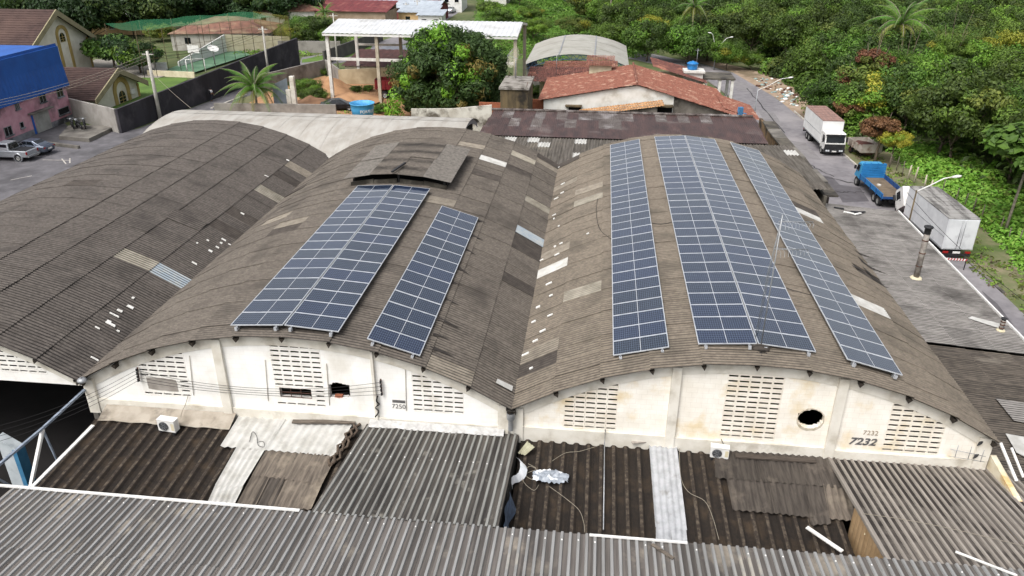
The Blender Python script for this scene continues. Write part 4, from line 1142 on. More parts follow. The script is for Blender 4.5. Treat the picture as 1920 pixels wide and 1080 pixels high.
for a in ((-8, 17.9, 53.3, 53.5), (-8, -7.8, 44.8, 53.3), (17.7, 17.9, 44.8, 53.3)):
    mb = MB(); mb.box(*a, gz(5)-2, -1.6); mb.build('outer_wall', m_concrete_d, BR, world=True)
# side wall by the pavement with broken coping
SW = thing('boundary_wall', 'dark stained boundary wall with broken concrete coping along the road', 'wall', (20.6, 50, gz(20)))
mb = MB(); mb.extrude([(34, -9.9), (62, -9.9), (62, -3.2), (34, -2.6)], 20.3, 20.6, axis='x'); mb.build('wall', mat('ochre_stained_wall', '#7a6348', '#5d4c3a', 1.2, 8, .95, c='#2f2a26', cscale=.5, cmix=(.5, .62)), SW, world=True)
for k in range(7):
    y = 36+3.7*k; z = -2.55-.022*(y-34)
    mb = MB(); mb.cbox((20.75+random.uniform(-.1, .1), y, z), 1.3, 3.4, .14, random.uniform(-.04, .04)); mb.build('coping', m_concrete if k % 2 else m_concrete_d, SW, world=True)
# --- stained white wall right of the barrel roof, concrete tower
mb = MB(); mb.extrude([(-17, -8), (-8.35, -8), (-8.35, -1.25), (-12.5, -1.75), (-17, -1.9)], 56, 56.25)
tag(mb.build('garden_wall', mat('stained_white_wall', '#c9c5bb', '#aba498', .8, 8, .92, c='#5e574d', cscale=.55, cmix=(.5, .62)), None, world=True, loc=(-12, 56, -7)), 'white garden wall with dark stains below the mango tree', 'wall')
CT = thing('concrete_tower', 'square moss-stained concrete block with a rough pale top', 'tower', (-6.2, 61, gz(-6)))
m_tower = mat('moss_stained_concrete', '#6a5c44', '#4a4132', .9, 8, .95, stretch=(2.5, 2.5, .5), c='#2b2721', cscale=.5, cmix=(.5, .66))
mb = MB(); mb.box(-7.7, -4.75, 58.1, 64.4, -8.5, -.02); mb.build('body', m_tower, CT, world=True)
mb = MB(); mb.box(-7.85, -4.6, 57.95, 64.55, -.02, .2); mb.build('top_slab', mat('rough_pale_slab', '#8e8983', '#6c675f', 1.6, 9, .95, c='#403b35', cscale=.8, cmix=(.54, .7), bump=.5, bscale=9), CT, world=True)
for q in ((-7.5, 64.2), (-4.9, 64.2), (-4.9, 58.3)):
    mb = MB(); mb.tube([(q[0], q[1], .2), (q[0]+.1, q[1], .75)], .03, 5); mb.build('rebar', m_rust, CT, world=True)
# --- red tiled house
m_tile = mat('clay_tile', '#92604f', '#5f3b33', 5.5, 10, .9, c='#a98b78', cscale=1.1, cmix=(.55, .7), bump=.3, bscale=12, mix=(.3, .7))
m_tileold = mat('old_clay_tile', '#6e463e', '#46302d', 2.2, 9, .92, c='#9b6a58', cscale=.5, cmix=(.55, .7), bump=.3, bscale=12)
m_tilepale = mat('pale_clay_tile', '#b58b62', '#94714f', 2.6, 9, .9, c='#7a5a44', cscale=.8, cmix=(.54, .7))
def tile_roof(name, A, B, C_, D, m, parent, pitch=.30, course=.42, sd=0):
    """tiled slope: A-B along the ridge, D-C along the eave"""
    A, B, C_, D = map(Vector, (A, B, C_, D))
    nu = max(4, int((B-A).length/pitch)); nv = max(3, int((D-A).length/course))
    nrm = (B-A).cross(D-A).normalized()
    if nrm.z < 0: nrm = -nrm
    mb = MB(); cols = nu*3+1
    for r in range(nv):
        for e in (0, 1):
            v = (r+e*1.08)/nv
            for c in range(cols):
                u = c/(cols-1); p = A.lerp(B, u).lerp(D.lerp(C_, u), v)
                jit = noise.noise((r*1.31+sd, (c//3)*.77, 4.2))
                h = (.055*(1 if c % 3 == 1 else -.3)+(.06 if e else 0)+.045*jit)
                mb.v.append(tuple(p+nrm*h+(D-A).normalized()*(.06*jit*e)))
    for r in range(nv):
        b = r*2*cols
        for c in range(cols-1):
            mb.f.append((b+c, b+c+1, b+cols+c+1, b+cols+c)); mb.m.append(0); mb.sm.append(False)
    o = mb.build(name, m, parent, world=True); o['kind'] = 'stuff'; return o
HS = thing('tiled_house', 'white house with a broad red clay tile roof and roof extensions', 'house', (6, 70, gz(6)))
yf, yb2 = 64.4, 78
tile_roof('roof_tiles', (6.95, yf, -.40), (6.95, yb2, -.55), (-3.9, yb2, -2.5), (-4.1, yf, -2.45), m_tile, HS, sd=1)
tile_roof('roof_tiles', (6.95, yf, -.40), (6.95, yb2, -.55), (17.6, yb2, -3.3), (18.4, yf, -3.65), m_tile, HS, sd=2)
tile_roof('roof_tiles', (9.5, yb2+.1, -.75), (9.5, 86, -.9), (16.2, 86, -2.5), (16.5, yb2+.1, -2.7), m_tileold, HS, sd=3)
tile_roof('roof_tiles', (4.5, 80.5, -1.4), (-6.5, 81, -1.6), (-6.8, 77.5, -2.9), (4.6, 77, -2.7), m_tileold, HS, sd=4)
tile_roof('roof_tiles', (5.2, 88, -1.8), (-5, 88, -2.0), (-5.4, 82.2, -3.5), (5.2, 82, -3.3), m_tile, HS, sd=5)
tile_roof('roof_tiles', (17, yf+1.5, -3.1), (17, yf+9, -3.0), (21.2, yf+9, -4.3), (21.2, yf+1.5, -4.4), m_tile, HS, sd=6)
tile_roof('porch_tiles', (9.9, yf-.1, -2.0), (.6, yf-.1, -3.35), (.8, yf-1.6, -3.75), (10.1, yf-1.6, -2.35), m_tilepale, HS, sd=7)
mb = MB()
for k in range(34):
    y = yf+(yb2-yf)*k/34; mb.tube([(6.95, y, -.33+random.uniform(-.02, .03)), (6.95, y+.42, -.33+random.uniform(-.02, .03))], .13, 7)
mb.build('ridge_tiles', m_tile, HS, world=True)['kind'] = 'stuff'
mb = MB(); mb.extrude([(-3.5, -9), (11.2, -9), (11.2, -1.65), (6.95, -.58), (-3.5, -2.5)], yf+.35, yf+.6); mb.build('front_wall', mat('house_white', '#d9d8d3', '#c6c3ba', .8, 8, .85, c='#a9a296', cscale=.4, cmix=(.58, .75)), HS, world=True)
mb = MB(); mb.extrude([(11.2, -9), (17.6, -9), (17.6, -3.6), (11.2, -1.75)], yf+.5, yf+.75); mb.build('side_wing_wall', mat('raw_render', '#77716a', '#57524b', .9, 8, .95, c='#35312d', cscale=.5, cmix=(.5, .65)), HS, world=True)
mb = MB(); mb.extrude([(1.4, -9), (9.3, -9), (9.3, -2.55), (1.4, -3.75)], yf-1.35, yf-1.15); mb.build('porch_wall', MATS['raw_render'], HS, world=True)
for a in ((-3.5, -3.3), (17.4, 17.6)):
    mb = MB(); mb.box(a[0], a[1], yf+.6, yb2-.2, -9.5, -3.6 if a[0] > 0 else -2.7); mb.build('outer_wall', MATS['house_white'], HS, world=True)
mb = MB(); mb.extrude([(-3.5, -9), (17.4, -9), (17.4, -3.5), (6.95, -.8), (-3.5, -2.6)], yb2-.4, yb2-.2); mb.build('rear_wall', MATS['house_white'], HS, world=True)
mb = MB(); mb.box(9.3, 11.15, yf-.6, yf+.34, -2.75, -2.6); mb.build('canopy_slab', m_tower, HS, world=True)
mb = MB(); mb.box(9.45, 11.1, yf+.2, yf+.34, -5, -2.95); mb.build('dark_opening', m_interior, HS, world=True)
mb = MB(); mb.box(-1.0, .9, yf-.3, yf+.34, -3.05, -2.9); mb.build('canopy_slab', m_tower, HS, world=True)
mb = MB(); mb.box(-.6, .8, yf+.2, yf+.34, -4.4, -3.15); mb.build('dark_opening', m_interior, HS, world=True)
for a in ((-5.2, 4.6, 80.6, 80.8, -3.2), (-4.9, 5.2, 87.8, 88, -2.1), (5.0, 5.2, 80.8, 87.8, -2.5), (16.0, 16.2, 78, 86, -2.8), (9.4, 16.2, 85.8, 86, -2.7)):
    mb = MB(); mb.box(a[0], a[1], a[2], a[3], -9.5, a[4]); mb.build('outer_wall', m_cream, HS, world=True)
mb = MB(); mb.box(1.4, 4.2, 76, 78.5, -3, -.35); mb.build('roof_turret', m_cream, HS, world=True)
tile_roof('turret_tiles', (1.0, 78.9, .35), (4.6, 78.9, .35), (4.6, 75.5, -.35), (1.0, 75.5, -.35), m_tile, HS, sd=8)
mb = MB(); mb.box(-4.8, -1.6, 80, 80.3, -2.7, -2.2); mb.build('parapet', m_white, HS, world=True)
for (x, y, z) in ((-2.9, 79, -2.2), (15.6, 84, -1.9)):
    mb = MB(); mb.tube([(x, y, z), (x, y, z+2.6)], .035, 5); mb.bar((x-.4, y, z+2.4), (x+.4, y, z+2.4), .03); mb.build('antenna', m_steel, HS, world=True)
mb = MB()
for k, (x, z) in enumerate(((18.9, -3.4), (19.4, -4.2))): mb.cbox((x, 66+k*.5, z), .5, .4, .9, .4)
tag(mb.build('blue_tarpaulin', mat('blue_cloth', '#4d7fa8', '#3d6a90', 4), None, world=True, loc=(19, 66, -4)), 'pale blue tarpaulin rag at the right eave of the tiled house', 'tarpaulin')
# blue water tank on its platform, porch beside the road
WT = thing('water_tank', 'small blue water tank on a white platform behind the tiled house', 'water tank', (14.75, 81, -1.45))
m_btank = mat('blue_polyethylene', '#2377b8', '#1d659f', 2, 4, .4)
mb = MB(); mb.lathe([(.62, 0), (.68, .3), (.72, .68), (.76, .7), (.74, .76), (.5, .92), (.18, .98), (.15, 1.04), (.001, 1.05)], 24); mb.build('tank_body', m_btank, WT)
PP = thing('porch', 'white flat-roofed porch and tank platform beside the road bend', 'porch', (16.5, 81, gz(16)))
mb = MB(); mb.box(13.6, 16.3, 79.7, 82, -1.75, -1.5); mb.build('platform', m_white, PP, world=True)
mb = MB(); mb.box(16.2, 20.2, 79.5, 84, -2.5, -2.3); mb.build('roof_slab', m_concrete_d, PP, world=True)
for x, y in ((16.5, 79.8), (19.9, 79.8), (19.9, 83.7), (18.3, 79.8)):
    mb = MB(); mb.box(x-.18, x+.18, y-.18, y+.18, -9.4, -2.5); mb.build('pillar', m_white, PP, world=True)
mb = MB(); mb.box(13.8, 16.1, 80, 81.8, -9.4, -1.75); mb.build('wall', m_white, PP, world=True)
# --- hall with a curved white roof
hx0, hx1, hy0, hy1, hz, hr = -8.6, 7.1, 94.5, 115, -3.75, 1.75
HR = ((hx1-hx0)**2/4+hr*hr)/(2*hr); hth = math.asin((hx1-hx0)/2/HR); hxm = (hx0+hx1)/2
HL = thing('sports_hall', 'open hall with a pale curved metal roof behind the tiled house', 'hall', (hxm, 105, gz(0)))
m_hall = mat('pale_hall_roof', '#9f9d95', '#8e8b82', .5, 7, .6, c='#969289', cscale=.12, cmix=(.52, .75))
for k in range(3):
    ya, yb_ = lerp(hy0, hy1, k/3), lerp(hy0, hy1, (k+1)/3)
    mb = MB(); n = 24
    for i in range(n+1):
        a = hth*(2*i/n-1); x = hxm+HR*math.sin(a); z = hz+HR*math.cos(a)-HR+hr
        mb.v += [(x, ya-.05, z+.02*k), (x, yb_, z+.02*k)]
    for i in range(n): mb.f.append((2*i, 2*i+2, 2*i+3, 2*i+1)); mb.m.append(0); mb.sm.append(True)
    mb.build('roof_panel', m_hall, HL, world=True)
for s in (-.33, .33):
    mb = MB(); n = 2
    x = hxm+HR*math.sin(hth*s); z = hz+HR*math.cos(hth*s)-HR+hr
    mb.box(x-.09, x+.09, hy0, hy1, z-.02, z+.09); mb.build('roof_seam', m_steel, HL, world=True)
mb = MB(); n = 32; m_truss = mat('blue_truss', '#3f5570', '#33475f', 4)
pt, pb = [], []
for i in range(n+1):
    a = hth*(2*i/n-1); x = hxm+HR*math.sin(a); z = hz+HR*math.cos(a)-HR+hr
    pt.append(Vector((x, hy0+.1, z-.12))); pb.append(Vector((x, hy0+.1, z-.75)))
for i in range(n):
    mb.bar(pt[i], pt[i+1], .10); mb.bar(pb[i], pb[i+1], .10); mb.bar(pt[i] if i % 2 else pb[i], pb[i+1] if i % 2 else pt[i+1], .07)
mb.build('end_truss', m_truss, HL, world=True)
mb = MB(); mb.extrude([(hx0+.3, -9), (hx1-.3, -9), (hx1-.3, hz-.5), (hxm, hz+.7), (hx0+.3, hz-.5)], hy0+1.2, hy0+1.4); mb.build('end_wall', mat('grey_block_wall', '#8b8882', '#75716b', 1.2, 7, .92), HL, world=True)
for x in (hx0+.2, hx1-.4):
    mb = MB(); mb.box(x, x+.2, hy0+1.4, hy1-.5, -9, hz-.1); mb.build('side_wall', MATS['grey_block_wall'], HL, world=True)
mb = MB(); mb.box(-11, -7, 64.6, 64.8, -8.5, -2.9); mb.box(-5, -3.2, 66, 66.2, -8.5, -2.7); tag(mb.build('brick_wall', mat('orange_brick', '#9c5f44', '#7d4a37', 2, 7, .92), None, world=True, loc=(-6, 66, -8)), 'orange brick wall between the concrete block and the tiled house', 'wall')
# ---------------------------------------------------------------- left: pink building, chapels, walls, court, canopy, houses beyond
def onpn(px, py, P, n):
    d = ray(px, py); return CO+d*((Vector(P)-CO).dot(n)/d.dot(n))
# pink building
PK = thing('pink_building', 'stained pink two-storey building topped with bright blue metal cladding', 'building', (-62, 52, -5.6))
c0 = og(138, 224); c1 = og(-40, 296)
u = Vector((c1.x-c0.x, c1.y-c0.y, 0)).normalized(); nrm = Vector((-u.y, u.x, 0))
if nrm.dot(CO-c0) < 0: nrm = -nrm
L = 26.
def fac(px, py): return onpn(px, py, c0, nrm)
ztop_pink, ztop_blue = fac(133, 155).z, fac(117, 78).z
m_pink = mat('stained_pink', '#c79aa4', '#b5838f', .8, 8, .9, c='#6e5a60', cscale=.45, cmix=(.54, .72))
m_greyw = mat('stained_plinth', '#8c8d92', '#6c6d71', .7, 8, .92, c='#3f3f42', cscale=.5, cmix=(.5, .66))
m_blue = mat('blue_cladding', '#1f57a6', '#1b4d96', .8, 5, .5)
def slab(name, m, a, b, z0, z1, out, thick, parent, mbx=None):
    """piece on the pink facade between distances a, b along it"""
    p, q = c0+u*a, c0+u*b
    mb = MB()
    pts = [p+nrm*out, q+nrm*out, q+nrm*(out-thick), p+nrm*(out-thick)]
    mb.hexa([Vector((t.x, t.y, z0)) for t in pts]+[Vector((t.x, t.y, z1)) for t in pts])
    return mb.build(name, m, parent, world=True)
zmid = fac(135, 196).z-.15
slab('plinth_wall', m_greyw, 0, L, -6, zmid-.9, 0, .3, PK)
slab('wall', m_pink, 0, L, zmid-.9, ztop_pink, 0, .3, PK)
mb = MB(); p = c0-nrm*.3; q = p-nrm*12
mb.hexa([Vector((t.x, t.y, z)) for z in (-6, ztop_pink) for t in (p, p+u*.3, q+u*.3, q)]); mb.build('side_wall', m_pink, PK, world=True)
mb = MB(); n = 90
for i in range(n):
    a0, a1 = -.3+(L+.3)*i/n, -.3+(L+.3)*(i+1)/n
    o0, o1 = .35+.03*(i % 2), .35+.03*((i+1) % 2)
    P = [c0+u*a0+nrm*o0, c0+u*a1+nrm*o1]
    lean = -nrm*.5
    mb.quad((P[0].x, P[0].y, ztop_pink-.15), (P[1].x, P[1].y, ztop_pink-.15), (P[1].x+lean.x, P[1].y+lean.y, ztop_blue), (P[0].x+lean.x, P[0].y+lean.y, ztop_blue))
mb.build('blue_cladding', m_blue, PK, world=True)
p = c0-nrm*.3
mb = MB(); mb.hexa([Vector((t.x, t.y, z)) for z in (ztop_pink-.1, ztop_blue-.3) for t in (c0+nrm*.1-u*.2, c0+nrm*.1+u*L, c0-nrm*12+u*L, c0-nrm*12-u*.2)]); mb.build('roof_block', m_blue, PK, world=True)
def facwin(px4, panes, parent=PK, mfr=m_steel):
    A = [fac(*p) for p in px4]; x = [(a-c0).dot(u) for a in A]; a0, a1 = min(x), max(x); z0, z1 = min(a.z for a in A), max(a.z for a in A)
    w = slab('window', m_glass, a0, a1, z0, z1, .02, .05, parent)
    slab('window_sill', m_greyw, a0-.1, a1+.1, z0-.14, z0-.002, .16, .15, parent)
    for k in range(panes+1):
        c = lerp(a0, a1, k/panes); slab('window_bar', mfr, c-.04, c+.04, z0, z1, .05, .05, parent)
    slab('window_bar', mfr, a0, a1, z1-.06, z1+.003, .053, .05, parent)
    return a0, a1, z0, z1
facwin(((25, 190), (37, 203)), 3); facwin(((71, 175), (87, 189)), 2); facwin(((104, 166), (119, 179)), 2)
facwin(((6, 240), (24, 251)), 2); facwin(((36, 230), (45, 238)), 1); facwin(((108, 205), (130, 209)), 1); facwin(((-16, 205), (-4, 218)), 2)
d0 = [(fac(*p)-c0).dot(u) for p in ((62, 235), (73, 262), (88, 225), (92, 258))]
slab('door', mat('blue_door', '#1d5db0', '#174d96', 3, 5, .5), min(d0[0], d0[1]), max(d0[0], d0[1]), -5.55, -3.45, .03, .06, PK)
slab('door_panel', mat('pale_panel', '#a5a59f', '#8f8f8a', 1.2, 6, .9), min(d0[2], d0[3])-.6, min(d0[0], d0[1])-.15, -5.55, -3.5, .02, .06, PK)
slab('door_hood', m_concrete, min(d0[2], d0[3])-.9, max(d0[0], d0[1])+.4, -3.3, -3.15, .6, .6, PK)
mb = MB(); A = P2((130, 242), (222, 241), (168, 267), (112, 262)); zz = gz(-50)
mb.v = [(x, y, zz+.02) for x, y in A]+[(x, y, zz+.42) for x, y in A]; mb.f = [(0, 1, 5, 4), (1, 2, 6, 5), (2, 3, 7, 6), (3, 0, 4, 7), (4, 5, 6, 7)]; mb.m = [0]*5; mb.sm = [False]*5
mb.v = [v if i < 4 else (v[0], v[1], v[2]) for i, v in enumerate(mb.v)]
struct(mb.build('pavement', m_concrete))
mb = MB(); mb.bar(og(72, 269)+Vector((0, 0, .15)), og(149, 279)+Vector((0, 0, .15)), .3, .34); struct(mb.build('kerb', m_concrete))
# boundary walls of the chapel and court
def wall(name, label, p, q, zb, ztp, ztq, th, m):
    p, q = Vector(p), Vector(q); d = (q-p); d.z = 0; r = Vector((-d.y, d.x, 0)).normalized()*th/2
    mb = MB(); mb.hexa([Vector((t.x, t.y, zb)) for t in (p-r, q-r, q+r, p+r)]+[Vector((t.x, t.y, z)) for t, z in ((p-r, ztp), (q-r, ztq), (q+r, ztq), (p+r, ztp))])
    mid = (p+q)/2; mid.z = zb
    return tag(mb.build(name, m, None, world=True, loc=mid), label, 'wall')
bw0, bw1 = og(227, 250), og(562, 125)
zt0 = ony(217, 200, bw0.y+1.2).z
m_blackw = mat('blackened_wall', '#37353a', '#2b292d', .5, 8, .95, c='#4b484c', cscale=.3, cmix=(.52, .68), stretch=(1, 1, .3))
wall('black_wall', 'long blackened boundary wall running along the street', bw0, bw1, -6.3, zt0, ony(555, 71, bw1.y).z, .3, m_blackw)
gw0 = og(140, 222); wall('grey_wall', 'plain grey rendered wall behind the parked motorcycles', gw0+Vector((-.4, 0, 0)), bw0+Vector((-.2, .1, 0)), -6.3, zt0-.25, zt0, .25, mat('grey_render', '#a19d97', '#8f8b85', .8, 7, .92, c='#7c7771', cscale=.3, cmix=(.52, .7)))
# chapels: gables face +x
m_chap = mat('chapel_white', '#dbd7c9', '#cdc8b8', .8, 7, .85, c='#bdb6a2', cscale=.3, cmix=(.55, .75))
m_chtrim = mat('chapel_khaki', '#a8935a', '#98844f', 1.2, 6, .85)
m_chfascia = mat('chapel_fascia', '#948c70', '#857d63', 1, 6, .85)
m_chroof = mat('brown_shingle_roof', '#4b3a36', '#392c2a', 1.6, 8, .92, c='#57453f', cscale=.2, cmix=(.5, .7))
def chapel(label, X, apex, rtip, ltip, base_z, depth, wins, arch, ins=.6, bb=2.4):
    A, R_, L_ = onx(*apex, X), onx(*rtip, X), onx(*ltip, X)
    t = thing('chapel', label, 'chapel', (X-depth/2, A.y, base_z))
    yr, yl = R_.y, L_.y; zr_, zl_ = R_.z, L_.z; h = zr_
    zl2 = zr_ if abs(zr_-zl_) < 2 else zl_
    hwid = yr-A.y; yl = A.y-hwid*1.0; zl2 = zr_
    oh = 1.0; slope = (A.z-zr_)/(yr-A.y)
    # wall with arch niche
    mb = MB(); X1 = X-.9
    yw0, yw1 = yl+oh, yr-oh; zw = zr_+slope*oh-.35
    mb.extrude([(yw0, base_z), (yw1, base_z), (yw1, zw), (A.y, A.z-.45), (yw0, zw)], X1-.3, X1, axis='x'); mb.build('gable_wall', m_chap, t, world=True)
    for ya, yb_ in ((yw0, yw0+.35), (yw1-.35, yw1)):
        mb = MB(); mb.box(X1+.003, X1+.12, ya, yb_, base_z, zw-.2); mb.build('corner_pilaster', m_chtrim, t, world=True)
    for s, ye in ((-1, yw0), (1, yw1)):
        mb = MB(); mb.box(X1-depth, X1-.3, min(ye, ye-s*.3), max(ye, ye-s*.3), base_z, zw-.1); mb.build('side_wall', m_chap, t, world=True)
    mb = MB(); mb.extrude([(yw0, base_z), (yw1, base_z), (yw1, zw), (A.y, A.z-.45), (yw0, zw)], X1-depth, X1-depth+.3, axis='x'); mb.build('rear_wall', m_chap, t, world=True)
    for s, ye in ((-1, yl), (1, yr)):
        a, b = (A.y, A.z), (ye, zr_)
        mb = MB(); mb.extrude([(a[0], a[1]), (b[0], b[1]), (b[0], b[1]-.18), (a[0], a[1]-.18)], X-depth-.6, X-.12, axis='x'); mb.build('roof_slope', m_chroof, t, world=True)
        mb = MB(); mb.extrude([(a[0], a[1]+.06), (b[0], b[1]+.06), (b[0], b[1]-bb*.30), (a[0], a[1]-bb*.34)], X-.1, X+.05, axis='x'); mb.build('fascia', m_chfascia, t, world=True)
        mb = MB(); n = 18
        for i in range(1, n):   # courses of shingles, slightly lapped
            f = i/n; y = lerp(a[0], b[0], f); z = lerp(a[1], b[1], f)+.02
            mb.bar((X-depth-.5, y, z), (X-.14, y, z), .10, .05)
        mb.build('shingle_course', m_chroof, t, world=True)['kind'] = 'stuff'
    # khaki centre band with arched niche and window
    ya, yb_, zt, wa, wb, wt = arch
    mb = MB(); n = 14; yc_ = (ya+yb_)/2; rr = (yb_-ya)/2
    mb.extrude([(ya-.35, base_z), (yb_+.35, base_z), (yb_+.35, zt+rr*.9), (ya-.35, zt+rr*.9)], X1+.003, X1+.05, axis='x') if False else None
    pr = [(ya, base_z)]+[(yc_-rr*math.cos(PI*i/n), zt+rr*math.sin(PI*i/n)) for i in range(n+1)]+[(yb_, base_z)]
    ri = rr*.66
    pin = [(yc_-ri, base_z)]+[(yc_-ri*math.cos(PI*i/n), zt+ri*math.sin(PI*i/n)) for i in range(n+1)]+[(yc_+ri, base_z)]
    for i in range(len(pr)-1):
        mb.quad((X1+.14, pr[i][0], pr[i][1]), (X1+.14, pr[i+1][0], pr[i+1][1]), (X1+.14, pin[i+1][0], pin[i+1][1]), (X1+.14, pin[i][0], pin[i][1]))
        mb.quad((X1+.14, pin[i][0], pin[i][1]), (X1+.14, pin[i+1][0], pin[i+1][1]), (X1, pin[i+1][0], pin[i+1][1]), (X1, pin[i][0], pin[i][1]))
        mb.quad((X1+.14, pr[i+1][0], pr[i+1][1]), (X1+.14, pr[i][0], pr[i][1]), (X1, pr[i][0], pr[i][1]), (X1, pr[i+1][0], pr[i+1][1]))
    mb.build('arch_surround', m_chtrim, t, world=True)
    rw = ri*.62; zw_ = zt-(.6 if not wins else wins)
    pw = [(yc_-rw, wa)]+[(yc_-rw*math.cos(PI*i/n), wt+rw*math.sin(PI*i/n)) for i in range(n+1)]+[(yc_+rw, wa)]
    mb = MB(); mb.poly([(X1+.02, y, z) for y, z in pw]); mb.build('window', m_glass, t, world=True)
    mb = MB()
    for z in (wa+.05, (wa+wt)/2, wt): mb.bar((X1+.04, yc_-rw, z), (X1+.04, yc_+rw, z), .06)
    mb.bar((X1+.04, yc_, wa), (X1+.04, yc_, wt+rw), .06); mb.build('window_bar', m_chtrim, t, world=True)
    return t, A, X1
Xc = -77.
ap = onx(105, 20, Xc); tl, tr = onx(96, 123, Xc-.9), onx(136, 110, Xc-.9)
n0, n1 = onx(106, 75, Xc-.9), onx(125, 68, Xc-.9)
wz = onx(115, 66, Xc-.9).z
CH1, A1, _ = chapel('large cream chapel with brown roof and tall arched gable window', Xc, (105, 18), (180, 68), (50, 92), -5.6, 34, 0, (n0.y, n1.y+.4, onx(115, 66, Xc-.9).z, onx(112, 80, Xc-.9).z, 0, onx(112, 70, Xc-.9).z))
Xc2 = -57.5
n0, n1 = onx(212, 175, Xc2-.9), onx(243, 172, Xc2-.9)
CH2, A2, X12 = chapel('small cream chapel with brown roof and arched niche beside the lawn', Xc2, (222, 128), (277, 152), (182, 180), -5.6, 22, 0, (n0.y, n1.y, onx(227, 166, Xc2-.9).z-.3, onx(226, 195, Xc2-.9).z, 0, onx(226, 182, Xc2-.9).z), bb=2.0)
p = onx(246, 171, X12+.01); mb = MB(); mb.box(p.x, p.x+.3, p.y-.45, p.y+.45, p.z-.3, p.z+.3)
o = mb.build('casing', m_whiteclean); tag(o, 'white air conditioner box on the wall of the small chapel', 'air conditioner'); o.name = 'air_conditioner'
# --- sports court with goal, hoop, walls and net
struct(sheet('court', P2((300, 140), (366, 139), (470, 106), (440, 92), (395, 100)), .30, m_court))
g0 = og(278, 142); g1 = og(366, 146)
wall('court_wall', 'low cream wall between the lawn and the green court', g0, g1, -6, -4.75, -4.75, .25, m_cream)
w0, w1, w2 = og(336, 128), og(425, 100), og(545, 92)
wall('court_wall', 'white court wall climbing along the far left side of the green court', w0, w1, -6, -4.6, ony(417, 65, w1.y).z, .25, m_whiteclean)
wall('court_wall', 'tall cream wall closing the far end of the green court', w1+Vector((.1, .2, 0)), w2, -6, ony(417, 65, w1.y).z, ony(553, 69, w2.y).z, .25, m_cream)
wall('court_wall', 'short white bench wall at the corner of the green court', og(291, 135), og(315, 134), -6, -4.2, -4.2, .3, m_whiteclean)
GO = thing('goal', 'white goal frame on the green court', 'goal', og(369, 136, .31))
a, b = og(352, 137, .31), og(386, 135, .31); o_ = Vector(GO.location)
for p, q in ((a, a+Vector((0, 0, 2))), (b, b+Vector((0, 0, 2))), (a+Vector((0, 0, 2)), b+Vector((0, 0, 2))), (a+Vector((-.5, .8, 0)), a+Vector((0, 0, 2))), (b+Vector((-.5, .8, 0)), b+Vector((0, 0, 2)))):
    mb = MB(); mb.tube([p-o_, q-o_], .06, 6); mb.build('goal_post', m_whiteclean, GO)
HP = thing('basketball_hoop', 'white basketball stand behind the goal on the green court', 'basketball hoop', og(363, 137, .31)); 
mb = MB(); mb.tube([(0, 0, 0), (0, 0, 2.6), (.3, .5, 3.1)], .12, 6); mb.build('stand', m_whiteclean, HP)
mb = MB(); mb.box(-.6, 1.2, .5, .56, 2.9, 4.0); mb.build('backboard', m_whiteclean, HP)
mb = MB(); mb.tube([(.3+.22*math.cos(k*PI/6), .28+.22*math.sin(k*PI/6), 3.05) for k in range(13)], .02, 5); mb.build('rim', m_rust, HP)
def dish(name, label, p, r, tilt, az, m, depth=.22, base=2.):
    t = thing(name, label, 'satellite dish', p)
    Mx = Euler((tilt, 0, az)).to_matrix()
    mb = MB(); n = 20; k = 6
    for i in range(k+1):
        for j in range(n):
            rr = r*i/k; a = 2*PI*j/n
            mb.v.append(tuple(Mx@Vector((rr*math.cos(a), rr*math.sin(a), depth*r*(i/k)**2))+Vector((0, 0, base))))
    for i in range(k):
        for j in range(n): mb.f.append((i*n+j, i*n+(j+1) % n, (i+1)*n+(j+1) % n, (i+1)*n+j)); mb.m.append(0); mb.sm.append(True)
    mb.build('reflector', m, t)
    mb = MB(); mb.tube([(0, 0, 0), (0, 0, base)], .06, 6); mb.build('mast', m_steel, t)
    tip = Mx@Vector((0, 0, r*.9))+Vector((0, 0, base))
    for j in range(3):
        mb = MB(); e = Mx@Vector((r*.9*math.cos(2*PI*j/3), r*.9*math.sin(2*PI*j/3), depth*r*.8))+Vector((0, 0, base)); mb.tube([e, tip], .025, 4); mb.build('feed_strut', m_steel, t)
    return t
m_meshd = bpy.data.materials.new('dish_mesh'); m_meshd.use_nodes = True
_n = m_meshd.node_tree; _p = _n.nodes['Principled BSDF']; _p.inputs['Base Color'].default_value = lin('#a9a493'); _p.inputs['Alpha'].default_value = .38
dish('satellite_dish', 'pale satellite dish standing at the edge of the green court', og(405, 128, .3), 0.85, .5, .9, m_whiteclean, .22, 2.9)
dish('satellite_dish', 'large mesh satellite dish on the concrete block beside the mango tree', (-6.6, 63.2, .2), 1.2, 1.2, -1.0, m_meshd, .28, 2.2)
def alpha_mat(name, col, al):
    m = bpy.data.materials.new(name); m.use_nodes = True; p = m.node_tree.nodes['Principled BSDF']
    p.inputs['Base Color'].default_value = lin(col); p.inputs['Alpha'].default_value = al; p.inputs['Roughness'].default_value = .9; return m
m_net = alpha_mat('green_net', '#2a7a50', .3)
NT = thing('ball_net', 'tall net on thin poles with a green net roof over the court', 'net', og(330, 150))
no = Vector(NT.location)
n_near0, n_near1 = og(272, 150), og(548, 96); 
za_, zb2_ = ony(267, 58, n_near0.y).z, ony(548, 30, n_near1.y).z
NZ = lambda t: lerp(za_, zb2_, t)
for i in range(15):
    p = n_near0.lerp(n_near1, i/14); mb = MB(); mb.tube([p-no, Vector((p.x, p.y, NZ(i/14)))-no], .045, 4); mb.build('net_pole', m_meshd if 0 else m_tower, NT)
